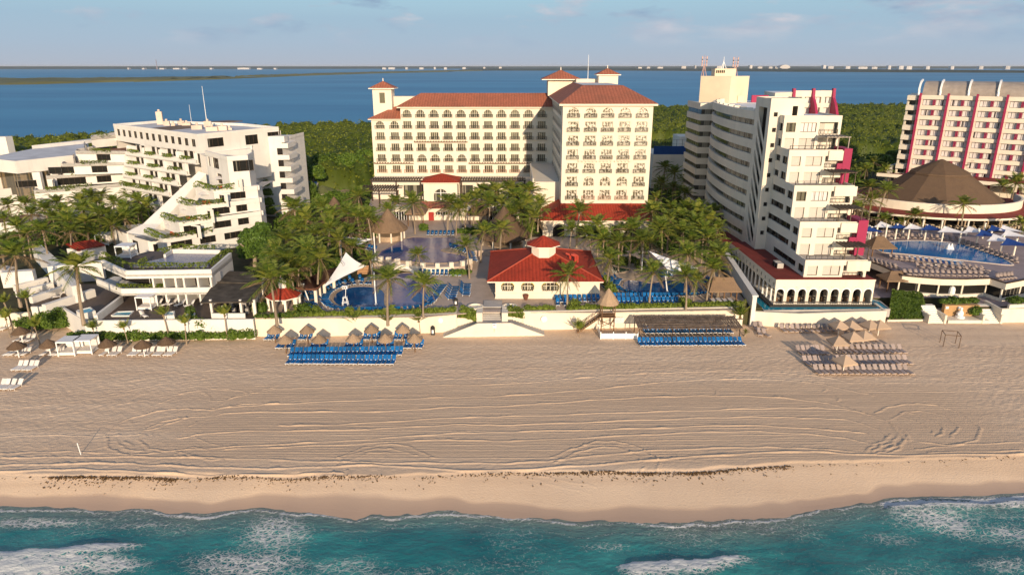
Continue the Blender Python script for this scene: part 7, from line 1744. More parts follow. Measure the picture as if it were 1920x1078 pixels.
# --- neighbour's front: sea wall, planted bank, stairs, alcove
rwall('cream sea wall below the moat pool of the stepped tower', [(PT(1417, 592, 2)[0], 108.6), PT(1500, 588.5, 2.5), PT(1600, 585, 2.5), PT(1663, 583, 2.5), (PT(1663, 583, 2.5)[0] + .3, 113)], -.6, 2.5, CREAM, .5, 'sea_wall')
sheet('tower_terrace', [(43.4, 110.2), (62.2, 111.2), (62.5, 117.5), (79.3, 117.5), (79.5, 112.6), (92, 112.6), (140, 111.5), (140, 121), (62, 150), (43, 150)], 2.05, PAVEP, 'mauve paving at the foot of the stepped tower')
bk_ = thing('planted_bank', 'steep bank covered in dense green leaves beside the stepped tower', 'planting', (*G(1700, 600, 0), 0))
b0, b1, b2, b3 = (*G(1664, 602, 0), .25), (*G(1738, 601, 0), .25), (*G(1728, 551, 3.3), 3.3), (*G(1672, 546, 3.3), 3.3)
q = MB(); q.face([b0, b1, b2, b3]); q.face([b0, (b0[0], b0[1], -.5), (b1[0], b1[1], -.5), b1]); q.face([b1, (b1[0], b1[1], -.5), (b2[0], b2[1], 0), b2]); q.face([b3, (b3[0], b3[1], 0), (b0[0], b0[1], -.5), b0]); q.build('soil', [SOIL], bk_)
n = 5200; a, b = RNG.random(n), RNG.random(n); A0, A1, A2, A3 = map(np.array, (b0, b1, b2, b3))
P = (A0[None] * ((1 - a) * (1 - b))[:, None] + A1[None] * (a * (1 - b))[:, None] + A2[None] * (a * b)[:, None] + A3[None] * ((1 - a) * b)[:, None]); P[:, 2] += .12 + .35 * vnoise(P[:, 0] * 1.6, P[:, 1] * 2.2, 5); P[:, 1] -= .2 * RNG.random(n)
Vq, Fq = cards(P, .34, RNG, .5, .62, np.array([[0, -.5, .4]])); link('foliage', np_mesh('foliage', Vq - np.array(WORLD[bk_.name]), Fq, BUSH), bk_)
q = MB(); q.ribbon([(b0[0] - .15, b0[1] - .25), (b1[0] + .25, b1[1] - .25), (b2[0] + .3, b2[1])], -.5, .3, .3, 0, .0); q.build('kerb', [CREAM], bk_)
for lab, ul, ur in (('cream beach stairs left of the tan alcove', 1741, 1767), ('cream beach stairs right of the tan alcove', 1842, 1872)):
    t_ = thing('beach_stairs', lab, 'stairs', (*G((ul + ur) / 2, 605, 0), 0)); x0, x1 = G(ul, 605, 0)[0], G(ur, 605, 0)[0]; q = MB(); y0 = 109.7; n = 10
    for k in range(n): q.box(x0, x1, y0 + .34 * k, y0 + .34 * (k + 1) + (.6 if k == n - 1 else 0), -.4, .21 * (k + 1))
    q.build('steps', [TRIM], t_); q = MB(); q.prism([(x0 - .35, y0 - .2), (x0, y0 - .2), (x0, y0 + 3.8), (x0 - .35, y0 + 3.8)], -.4, 1.5)
    q.prism([(x1, y0 - .2), (x1 + .35, y0 - .2), (x1 + .35, y0 + 3.8), (x1, y0 + 3.8)], -.4, 1.5); q.build('side_wall', [CREAM], t_)
al = thing('alcove_wall', 'tan alcove wall with white front ledge between the two beach stairs', 'wall', (*G(1803, 600, 0), 0)); q = MB(); x0, x1 = G(1771, 600, 0)[0], G(1836, 600, 0)[0]
q.box(x0, x1, 111.8, 112.6, -.4, 2.5); q.build('back_wall', [M('ochre_render', (.46, .28, .13), .85, .15, .6)], al); q = MB(); q.box(x0 - .4, x1 + .6, 109.6, 111.8, -.4, .55); q.build('ledge', [CREAM], al)
x, y = G(1791, 590, .6); q = MB(); q.lathe((x, 111.0), [(.75, .55), (.75, .8), (.42, .9), (.5, 1.3), (.36, 1.7), (.16, 1.9), (.24, 2.1), (.2, 2.35), (.05, 2.45)], 12); q.box(x - .62, x + .1, 110.7, 111.2, 1.15, 1.45); tag(q.build('statue', [WHITEP], at=(x, 111, .55)), 'white statue seated on the ledge of the tan alcove', 'statue')
for i, u in enumerate((1774, 1797)): x = G(u, 577, 2)[0]; q = MB(); q.box(x - .25, x + .25, 111.66, 111.79, 1.9, 2.3); tag(q.build('wall_lamp', [WHITEP], at=(x, 111.7, 1.9)), f"white square wall plate on the tan alcove, {'left' if i == 0 else 'right'} one", 'plate')
rwall('cream sea wall at the far right of the beach', [(G(1874, 606, 0)[0], 114.5), (G(1874, 606, 0)[0] + .1, 109.9), (G(1990, 604, 0)[0], 110.4), (140, 110.6)], -.6, 2.5, CREAM, .5, 'sea_wall')
rwall('cream planter wall in front of the right restaurant corner', [PT(1893, 574, 2.9), PT(1925, 572, 2.9), PT(1990, 570, 2.9)], 1.9, 3.1, CREAM, .4, 'planter_wall')
x, y = G(1789, 558, 2.1); q = MB(); q.lathe((x, y + 1), [(.55, 2), (.55, 3.4), (.4, 3.8), (.05, 4.0)], 10); tag(q.build('white_urn', [WHITEP], at=(x, y, 2)), 'white domed urn behind the alcove hedge', 'urn')
# --- goal frame on the sand
gf = thing('goal_frame', 'rusty metal box frame standing on the sand at the right', 'frame', (*G(1766, 650, 0), 0))
c4 = [G(1762, 641.5, 0), G(1791, 644, 0), G(1797.5, 653, 0), G(1768, 650.5, 0)]
q = MB(); hz = 2.05
for k in range(4):
    a, b = c4[k], c4[(k + 1) % 4]; q.tube((*a, -.2), (*a, hz), .055); q.tube((*a, hz), (*b, hz), .055)
q.build('bars', [M('rusty_pipe', (.12, .07, .04), .7, .2, 3)], gf)
q = MB(); x, y = G(152, 852, 0); q.tube((x, y, -.2), (x - .15, y, 1.5), .05); tag(q.build('marker_pole', [WHITEP], at=(x, y, 0)), 'thin white marker pole on the raked sand', 'pole')

# ================================================================== thatched and canvas umbrellas on the sand
def parasol_meshes(r, ze, za, mat, square=False, n=12):
    q = MB()
    if square:
        q.lathe((0, 0), [(r, ze - .25), (r, ze), (.05, za)], 4, 0, 0, R(45))
    else: q.lathe((0, 0), [(r * .97, ze - .14), (r, ze), (r * .66, ze + (za - ze) * .38), (r * .3, ze + (za - ze) * .75), (.07, za)], n, 0, .07)
    me = q.mesh('canopy', [mat]); p = MB(); p.tube((0, 0, 0), (0, 0, ze + .3), .085, .07, 7); return me, p
cm, pm = parasol_meshes(1.22, 2.05, 3.05, THATCHL); pole_w = pm.mesh('pole', [WHITEP]); pole_b = pm.mesh('pole', [BROWNW])
cm2, pm2 = parasol_meshes(1.35, 1.75, 2.75, THATCHD); pole2 = pm2.mesh('pole', [WHITEP])
cm3, pm3 = parasol_meshes(1.75, 1.75, 2.75, CANVAS, True); pole3 = pm3.mesh('pole', [TRIM])
def parasol(label, u, v, zc, meshes, cat, grp, z=0):
    """(u, v) is the canopy's middle, zc its height"""
    x, y = G(u, v, zc); t_ = thing('beach_umbrella', label, cat, (x, y, z), grp); link('pole', meshes[1], t_); link('canopy', meshes[0], t_, rz=random.random() * .3); return t_
for i, (u, v) in enumerate(((514, 616), (534, 634), (575, 616), (598, 633), (662, 632), (696, 615), (722, 632), (755, 615), (777, 632))):
    parasol(f'thatched umbrella over blue loungers before the cream wall, {ordw(i + 1)} from the left', u, v, 2.5, (cm, pole_b), 'umbrella', 'thatched umbrellas over the blue loungers')
for i, (u, v) in enumerate(((30, 645), (37, 618), (90, 642), (200, 641), (267, 643), (311, 637))):
    parasol(f'brown thatched umbrella over white loungers, {ordw(i + 1)} from the left edge', u, v, 2.2, (cm2, pole2), 'umbrella', 'thatched umbrellas over the white loungers')
for i, (u, v) in enumerate(((1575, 606), (1597, 606), (1632, 605), (1650, 605), (1600, 627), (1621, 625), (1572, 635), (1585, 671))):
    parasol(f"square beige canvas umbrella on the right sand, {['back row leftmost', 'back row second from left', 'back row third from left', 'back row rightmost', 'middle pair left', 'middle pair right', 'alone left of the middle pair', 'front one among lounger rows'][i]}", u, v, 2.25, (cm3, pole3), 'umbrella', 'square beige umbrellas on the right sand')
x, y = G(5, 530, 3.1); t_ = thing('garden_umbrella', 'pale canvas umbrella cut by the left edge above the terrace', 'umbrella', (x, y, 3.1)); link('pole', pole3, t_); link('canopy', parasol_meshes(2.4, 2.6, 3.6, WHITEF, True)[0], t_)

# ================================================================== sun loungers
def lounger(name, fab, frame, w_=.64):
    q = MB(); hw = w_ / 2
    for sx_ in (-hw, hw - .035): q.box(sx_, sx_ + .035, -.95, .45, .28, .345, 0)
    for y in (-.82, .38):
        for sx_ in (-hw, hw - .035): q.box(sx_, sx_ + .035, y, y + .05, 0, .28, 1)
    q.box(-hw, hw, -1.0, -.952, .28, .35, 1); q.box(-hw + .036, hw - .036, -.95, .42, .315, .362, 0)
    base = q.mesh(name, [fab, frame])
    q = MB(); A_, B2 = Vector((0, .43, .36)), Vector((0, .93, .98))
    for sx_ in (-hw + .018, hw - .018): q.bar(A_ + Vector((sx_, 0, 0)), B2 + Vector((sx_, 0, 0)), .035, .05, 0)
    q.box(-.09, .09, .40, .46, .365, .43, 1)
    q.bar(A_, B2, w_ - .075, .06, 0)
    return base, q.mesh('backrest', [fab, frame])
LB_ = lounger('sun_lounger', BLUEF, WHITEP, .56); LW = lounger('sun_lounger', WHITEF, WHITEP, .66); LG = lounger('sun_lounger', BEIGEF, M('beige_frame', (.60, .47, .38), .6, .05, 3))
LOUNGERS = []
def put_lounger(kind, x, y, z, rz, label, grp, parts=True):
    LOUNGERS.append((x * x + y * y + (CAM_H - z) ** 2, kind, x, y, z, rz, label, grp))
def row(kind, u0, v0, u1, v1, n, z, rz, text, grp, skip=(), jit=.06):
    a, b = G(u0, v0, z), G(u1, v1, z)
    for k in range(n):
        if k in skip: continue
        t = k / max(1, n - 1); put_lounger(kind, a[0] + (b[0] - a[0]) * t + random.uniform(-jit, jit) * .4, a[1] + (b[1] - a[1]) * t + random.uniform(-jit, jit), z, rz + random.uniform(-.05, .05), text.format(o=ordw(k + 1)), grp)
GB = 'blue sun loungers on the beach'
row(LB_, 543, 680, 737, 681, 24, .02, -.06, 'blue sun lounger, {o} from the left in the front row of the open sand block', GB)
row(LB_, 546, 666, 751, 664, 26, .02, -.06, 'blue sun lounger, {o} from the left in the second row of the sand block', GB)
def cluster(kind, us, v, z, rz, text, grp):
    for k, u in enumerate(us): x, y = G(u, v, z); put_lounger(kind, x, y, z, rz + random.uniform(-.06, .06), text.format(o=ordw(k + 1)), grp)
cluster(LB_, (523, 531, 541, 549, 586, 594, 602, 610, 650, 658, 667, 676, 708, 716, 725, 734, 762, 770, 781, 790), 651, .02, -.06, 'blue sun lounger in front of the near thatched umbrellas, {o} from the left', GB)
cluster(LB_, (502, 510, 519, 564, 572, 581, 684, 692, 701, 709, 742, 750, 760), 635.5, .02, -.08, 'blue sun lounger beneath the wall-side thatched umbrellas, {o} from the left', GB)
row(LB_, 1201, 647, 1390, 646, 24, .02, .16, 'blue sun lounger, {o} from the left in the row before the shelter', GB)
row(LB_, 1210, 624, 1368, 623, 21, .02, .16, 'blue sun lounger, {o} from the left in the row under the shelter', GB)
GT = 'blue sun loungers on the terrace'
row(LB_, 1044, 566, 1122, 564, 10, Zt, .02, 'blue sun lounger, {o} from the left beside the red pavilion front', GT)
row(LB_, 1046, 572, 1060, 572, 2, Zt, .02, 'blue sun lounger by the hedge gap below the pavilion, {o} of two', GT)
row(LB_, 1154, 562, 1264, 561, 15, Zt, .02, 'blue sun lounger, {o} from the left in the rear terrace row behind the hedge', GT)
row(LB_, 1162, 570, 1270, 569, 14, Zt, .02, 'blue sun lounger, {o} from the left in the front terrace row behind the hedge', GT)
row(LB_, 829, 537, 806, 566, 9, Zt, 1.5, 'blue sun lounger, {o} from the back of the left file by the pool', GT)
row(LB_, 852, 541, 845, 562, 6, Zt, 1.5, 'blue sun lounger, {o} from the back of the middle file by the pool', GT)
row(LB_, 874, 536, 872, 555, 6, Zt, 1.5, 'blue sun lounger, {o} from the back of the right file by the pool', GT)
row(LB_, 788, 515, 862, 517, 10, Zt, .05, 'blue sun lounger, {o} from the left under the stepped pool wall', GT)
row(LB_, 803, 441, 849, 441, 7, Zu, .0, 'blue sun lounger, {o} from the left at the far edge of the upper pool', GT)
row(LB_, 846, 465, 872, 474, 7, Zu + .16, .3, 'blue sun lounger, {o} from the left on the spit in the upper pool', GT)
row(LB_, 882, 474, 888, 490, 6, Zu + .16, 1.2, 'blue sun lounger, {o} from the back at the bend of the spit', GT)
def ring(Q, off, n, f0, f1, text, grp, turn=0.0, z=Zt):
    L = [0]; m = len(Q)
    for i in range(m): L.append(L[-1] + math.hypot(Q[(i + 1) % m][0] - Q[i][0], Q[(i + 1) % m][1] - Q[i][1]))
    for k in range(n):
        s = (f0 + (f1 - f0) * k / (n - 1)) % 1 * L[-1]; i = max(j for j in range(m) if L[j] <= s); t = (s - L[i]) / (L[i + 1] - L[i] + 1e-9)
        a, b = Vector(Q[i]), Vector(Q[(i + 1) % m]); p = a.lerp(b, t); d = (b - a).normalized(); nn = Vector((d.y, -d.x)); p = p + nn * off
        put_lounger(LB_, p.x, p.y, z, math.atan2(nn.y, nn.x) - math.pi / 2 + turn, text.format(o=ordw(k + 1)), grp)
def frac(Q, u, v, z=Zt):
    g = G(u, v, z); m = len(Q); L = [0]
    for i in range(m): L.append(L[-1] + math.hypot(Q[(i + 1) % m][0] - Q[i][0], Q[(i + 1) % m][1] - Q[i][1]))
    i = min(range(m), key=lambda j: (Q[j][0] - g[0]) ** 2 + (Q[j][1] - g[1]) ** 2); return L[i] / L[-1]
fa, fb = frac(QA, 690, 538), frac(QA, 720, 576)
if fb < fa: fb += 1
ring(QA, 1.7, 30, fa, fb, 'blue sun lounger on the inner ring of the round pool, {o} from the steps', GT)
fa2, fb2 = frac(QA, 676, 538), frac(QA, 640, 573)
if fb2 < fa2: fb2 += 1
ring(QA, 4.0, 17, fa2, fb2, 'blue sun lounger on the outer ring of the round pool, {o} from the steps', GT)
ff0, ff1 = frac(QA2, 730, 576), frac(QA2, 800, 560)
if ff1 < ff0: ff1 += 1
ring(QA2, 1.5, 11, ff0, ff1, 'blue sun lounger along the near rim of the mauve pool, {o} from the mast', GT)
g0, g1 = frac(QB, 1174, 528), frac(QB, 1312, 541)
if g1 < g0: g1 += 1
ring(QB, 1.6, 30, g0, g1, 'blue sun lounger round the bean-shaped pool, {o} from its left bend', GT)
ring(QB, 3.6, 8, g0, g0 + (g1 - g0) * .24, 'blue sun lounger in the outer ring left of the bean-shaped pool, {o} from behind', GT)
row(LB_, 1239, 520, 1256, 517, 4, Zt, .3, 'blue sun lounger beneath the long right shade sail, {o} from the left', GT)
row(LB_, 1320, 527, 1338, 540, 5, Zt, -.8, 'blue sun lounger at the right end of the bean-shaped pool, {o} from behind', GT)
row(LB_, 566, 556, 582, 546, 4, Zt, -.4, 'blue sun lounger under the curved pergola, {o} from the left', GT)
row(LB_, 612, 525, 622, 521, 3, Zt, -.4, 'blue sun lounger beneath the pergola end, {o} from the left', GT)
row(LB_, 690, 468, 702, 471, 3, Zu, -.2, 'blue sun lounger beside the left curve of the upper pool, {o} from the left', GT)
GWs = 'white sun loungers on the left sand'
cluster(LW, (18, 27, 41, 50, 86, 103, 112, 197, 211, 221, 249, 258, 271, 282, 295, 303, 316, 325), 664.5, .02, -.1, 'white sun lounger in the row under thatched umbrellas, {o} from the left', GWs)
cluster(LW, (34, 44, 55, 64), 691.5, .02, -.1, 'white sun lounger in the middle left group of four, {o} from the left', GWs)
cluster(LW, (2, 10, 21, 33), 727, .02, -.1, 'white sun lounger in the nearest left group, {o} from the left', GWs)
cluster(LW, (36, 49, 59), 639, .02, -.1, 'white sun lounger behind the left thatched umbrellas, {o} from the left', GWs)
cluster(LW, (2, 11), 618, .02, -.3, 'white sun lounger near the low wall at the left edge, {o} one', GWs)
for k, (u, v, rz) in enumerate(((147, 565, .5), (156, 562, .5), (270, 594, .9), (296, 572, -.5), (310, 573, -.5), (324, 571, -.5), (338, 573, -.6), (356, 574, -.6))):
    x, y = G(u, v, 3.15); put_lounger(LW, x, y, 3.13, rz, f'white sun lounger on the dark suite deck, {ordw(k + 1)} from the left', 'white sun loungers on the suite deck')
for k, (u, v) in enumerate(((65, 541), (82, 537), (70, 555), (86, 550), (118, 547), (108, 559))):
    x, y = G(u, v, 3.1); put_lounger(LW, x, y, 3.12, -1.0, f'white sun lounger between the left partition walls, {ordw(k + 1)} of six', 'white sun loungers on the suite deck')
GBg = 'beige sun loungers on the right sand'
row(LG, 1468, 621, 1560, 621, 10, .02, .16, 'beige sun lounger, {o} from the left in the row nearest the sea wall', GBg)
row(LG, 1580, 617, 1650, 616, 7, .02, .16, 'beige sun lounger, {o} from the left under the back beige umbrellas', GBg)
row(LG, 1590, 636, 1636, 636, 5, .02, .16, 'beige sun lounger, {o} from the left under the middle beige umbrellas', GBg)
row(LG, 1500, 662, 1545, 662, 6, .02, .16, 'beige sun lounger, {o} from the left in the upper left block of rows', GBg)
row(LG, 1568, 660, 1690, 660, 12, .02, .16, 'beige sun lounger, {o} from the left in the upper right block of rows', GBg)
row(LG, 1512, 682, 1562, 682, 6, .02, .16, 'beige sun lounger, {o} from the left in the middle left block of rows', GBg)
row(LG, 1574, 681, 1700, 680, 13, .02, .16, 'beige sun lounger, {o} from the left in the middle right block of rows', GBg)
row(LG, 1532, 699, 1702, 699, 16, .02, .16, 'beige sun lounger, {o} from the left in the row nearest the sea', GBg)
for k, (u, v) in enumerate(((1416, 617), (1430, 617), (1424, 628), (1436, 630))): x, y = G(u, v, 0); put_lounger(LG, x, y, .02, .5 * (k % 2) - .2, f'stray beige sun lounger below the divider wall, {ordw(k + 1)} of four', GBg)
GC = 'pink-white sun loungers on the raised deck'
row(LG, 1674, 486, 1846, 508, 17, Zd, .3, 'beige sun lounger, {o} from the left in the first deck row below the oval pool', GC)
row(LG, 1724, 502, 1845, 512, 10, Zd, .3, 'beige sun lounger, {o} from the left in the second deck row below the oval pool', GC)
row(LG, 1700, 515.5, 1843, 518, 15, Zd, .1, 'beige sun lounger, {o} from the left along the edge of the raised deck', GC)
row(LG, 1872, 524, 1898, 521, 5, Zd, -.2, 'beige sun lounger, {o} from the left at the right deck corner', GC)
row(LG, 1612, 452, 1690, 446, 8, Zd, -.1, 'beige sun lounger, {o} from the left beyond the oval pool in front of posts', GC)
row(LG, 1700, 446, 1795, 451, 9, Zd, -.1, 'beige sun lounger, {o} from the left beyond the middle of the oval pool', GC)
row(LG, 1620, 443, 1680, 439, 6, Zd, -.1, 'beige sun lounger, {o} from the left in the far row beyond the posts', GC)
row(LG, 1806, 458, 1905, 492, 12, Zd, -.5, 'beige sun lounger, {o} from the left along the curved right pool rim', GC)
row(LG, 1634, 491, 1684, 505, 7, Zd, .3, 'beige sun lounger, {o} from the left beside the small thatched hut', GC)
# a few things behind the hotels
tb = thing('sports_building', 'shaded cream wall with a blue wind screen between the hotels', 'building', (43, 232, 3)); q = MB(); x0, x1 = XA(1222, 228, 8), XA(1308, 228, 8); q.box(x0, x1, 228, 246, 3, 14.2); q.box(x1 - 4.5, x1 + 1.5, 238, 248, 3, 19); q.build('wall', [CREAM2], tb); q = MB(); q.box(x0 + .2, x1 - .2, 228.1, 228.25, 14.2, 16.9); q.build('wind_screen', [M('blue_screen', (.01, .06, .22), .7, .15, .5)], tb)
q = MB()
for k in range(9): x = x0 + .3 + (x1 - x0 - .6) * k / 8; q.tube((x, 228.18, 14.2), (x, 228.18, 19), .06)
for z in (17.5, 18.9): q.box(x0 + .3, x1 - .3, 228.15, 228.2, z, z + .06)
q.build('fence', [IRON], tb)
lm = thing('tiled_canopy', 'blue flat roof and green canopy behind the garden palms', 'canopy', (*G(578, 342, 4), 3)); q = MB(); P = [PT(u, v, 5.5) for u, v in ((560, 352), (590, 352), (602, 325), (572, 325))]; q.prism(P, 5.2, 5.5); q.build('blue_roof', [M('blue_roof', (.16, .30, .55), .6, .1, .5)], lm); q = MB(); x, y = G(604, 357, 5); q.cone((x, y), 5.0, 4.6, 6.6, 8); q.build('green_roof', [M('green_roof', (.13, .14, .05), .8, .2, 1)], lm); q = MB(); q.lathe((x, y), [(4.2, 3), (4.2, 4.6)], 8); q.prism([(p[0] * .995, p[1] + .3) for p in P], 3, 5.2); q.build('wall', [CREAM2], lm)
sheet('service_road', [PT(602, 383, 3.05), PT(640, 383, 3.05), PT(680, 322, 3.05), PT(655, 322, 3.05), PT(625, 345, 3.05)], 3.06, M('sandy_road', (.40, .29, .18), .9, .1, .4), 'sandy service road beside the hotel', 'road')
sl = [P3(626, 338, 8), P3(660, 323, 9.5), P3(612, 377, 4)]

# the 300 nearest loungers are objects of their own; the small far ones round the pools stay one mass
LOUNGERS.sort(key=lambda t: t[0])
for d_, kind, x, y, z, rz, label, grp in LOUNGERS[:300]:
    o = tag(link('sun_lounger', kind[0], None, (x, y, z), rz), label, 'sun lounger', grp); link('backrest', kind[1], o)
Vs, Fs, Ms = [], [], []; base_ = 0; mats_ = []
for d_, kind, x, y, z, rz, label, grp in LOUNGERS[300:]:
    for me in kind:
        co = np.zeros(len(me.vertices) * 3, np.float32); me.vertices.foreach_get('co', co); co = co.reshape(-1, 3)
        ca, sa = math.cos(rz), math.sin(rz); Vs.append(np.stack([co[:, 0] * ca - co[:, 1] * sa + x, co[:, 0] * sa + co[:, 1] * ca + y, co[:, 2] + z], 1))
        fi = np.zeros(len(me.loops), np.int32); me.loops.foreach_get('vertex_index', fi); Fs.append(fi.reshape(-1, 4) + base_); base_ += len(co)
        mm = np.zeros(len(me.polygons), np.int32); me.polygons.foreach_get('material_index', mm)
        ids = []
        for m_ in me.materials:
            if m_ not in mats_: mats_.append(m_)
            ids.append(mats_.index(m_))
        Ms.append(np.array(ids)[mm])
tag(link('pool_loungers', np_mesh('pool_loungers', np.concatenate(Vs), np.concatenate(Fs), mats_, np.concatenate(Ms))), 'rows of small far sun loungers round the pools and raised deck', 'sun loungers', kind='stuff')
# ================================================================== palms
def palm_crown(seed, n=27, L0=3.5, wind=.55, dry=.18, yellow=.2, span=122):
    r = np.random.default_rng(seed); V, F, Mi = [], [], []; WN = np.array([-1.0, .5, -.03]) * wind * .5
    for k in range(n):
        t0 = k / n; az = k * 2.39996 + r.normal(0, .2); el = R(80 - span * t0 ** 1.25 + r.normal(0, 7)); L = L0 * (.72 + .35 * min(1, t0 * 2.2)) * (.88 + .24 * r.random())
        m_ = 2 if (t0 > 1 - dry and r.random() < .8) else (1 if r.random() < yellow else 0)
        ns = 12; p = np.array([0., 0., .05]); h = np.array([math.cos(az), math.sin(az), 0.]); pts = [p.copy()]; e = el; step = L / ns
        curv = R(46 + 40 * r.random()) * (1.0 if e > 0 else .5) * (.22 if span < 80 else 1)
        for i in range(ns):
            d = h * math.cos(e) + np.array([0, 0, math.sin(e)]); d = d + WN * ((i + 1) / ns) ** 1.2; d /= np.linalg.norm(d)
            p = p + d * step; pts.append(p.copy()); e -= curv / ns * (.5 + 1.0 * i / ns)
        pts = np.array(pts)
        # midrib
        for i in range(ns):
            d = pts[i + 1] - pts[i]; s = np.cross(d, [0, 0, 1.]); s /= np.linalg.norm(s) + 1e-6; w0 = .07 * (1 - i / ns) + .015
            b = len(V); V += [pts[i] - s * w0, pts[i] + s * w0, pts[i + 1] + s * w0 * .9, pts[i + 1] - s * w0 * .9]; F.append((b, b + 1, b + 2, b + 3)); Mi.append(m_ if m_ == 2 else 1)
        # leaflets
        nl = 15
        for i in range(nl):
            t = .14 + .86 * (i + r.random() * .5) / nl; x = t * ns; j = min(ns - 1, int(x)); f = x - j; q = pts[j] * (1 - f) + pts[j + 1] * f; d = pts[j + 1] - pts[j]; d /= np.linalg.norm(d)
            s = np.cross(d, [0, 0, 1.]); s /= np.linalg.norm(s) + 1e-6; up = np.cross(s, d)
            ll = .95 * math.sin(math.pi * min(1, .18 + .80 * t)) ** .7 * (.8 + .4 * r.random()) * L0 / 3.5
            for sg in (-1, 1):
                a = d * .62 + s * sg * .72 + up * .12 - np.array([0, 0, .26]) + WN * .3; a /= np.linalg.norm(a)
                wv = d * .062; b = len(V); tip = q + a * ll - np.array([0, 0, .12 * ll]); mid = q + a * ll * .5
                V += [q - wv * .8, q + wv * .8, mid + wv * 1.05, tip]; F.append((b, b + 1, b + 2, b + 3)); Mi.append(m_)
    # heart of old leaf bases and nuts
    for k in range(10):
        a = 2 * math.pi * k / 10; c = np.array([math.cos(a) * .2, math.sin(a) * .2, -.15]); b = len(V); V += [c + [-.12, 0, -.18], c + [.12, 0, -.18], c + [.12, .05, .2], c + [-.12, .05, .2]]; F.append((b, b + 1, b + 2, b + 3)); Mi.append(2)
    return np_mesh('crown', np.array(V), np.array(F), [LEAFP, LEAFY, LEAFD], Mi)
def trunk_mesh(seed, bend):
    q = MB(); r = random.Random(seed); n = 8; pts = []
    for i in range(n + 1): t = i / n; pts.append((bend * t * t, .35 * bend * math.sin(t * 2.2) * .3, t))
    for i in range(n):
        ra = .17 + .12 * (1 - i / n) ** 3; rb = .17 + .12 * (1 - (i + 1) / n) ** 3; b = len(q.v)
        for p, rr in ((pts[i], ra), (pts[i + 1], rb)):
            for k in range(7): a = 2 * math.pi * k / 7; q.v.append((p[0] + rr * math.cos(a), p[1] + rr * math.sin(a), p[2]))
        for k in range(7): j = (k + 1) % 7; q.f.append((b + k, b + j, b + 7 + j, b + 7 + k)); q.m.append(0); q.uv.append(None)
    return q.mesh('trunk', [BARK]), pts[-1]
UPR = [palm_crown(170 + i, 15, 3.1, .22, .06, .5, 52) for i in range(3)]
CROWNS = [palm_crown(100 + i, 24 + i % 3 * 2, 3.4, (.35, .5, .65, .45, .75, .3, .55)[i], (.3, .18, .12, .34, .2, .1, .26)[i], (.2, .3, .45, .15, .25, .2, .35)[i]) for i in range(7)]
YOUNG = [palm_crown(150 + i, 15, 1.7, .4, .05, .75) for i in range(3)]
TRUNKS = [trunk_mesh(i, b) for i, b in enumerate((.05, .5, -.6, 1.0, -.25))]
prnd = random.Random(21)
def palm(u, v, h, s, label, grp, zb=3.0, young=False, bend=None):
    x, y = G(u, v, zb + h); me, top = TRUNKS[prnd.randrange(5) if bend is None else bend]
    tx, ty = top[0] * (h / 8), top[1] * (h / 8)
    t_ = thing('palm_tree', label, 'palm tree', (x - tx, y - ty, zb), grp)
    link('trunk', me, t_, (0, 0, 0), 0, (h / 8, h / 8, h + .1) if not young else (.75, .75, h + .05))
    sc = s * (.92 + .16 * prnd.random()); c = link('crown', (YOUNG if young else UPR if zb < .5 else CROWNS)[prnd.randrange(3 if young or zb < .5 else 7)], t_, (tx, ty, h), prnd.uniform(-.5, .5), (sc, sc, sc * (.9 + .2 * prnd.random())))
    return t_
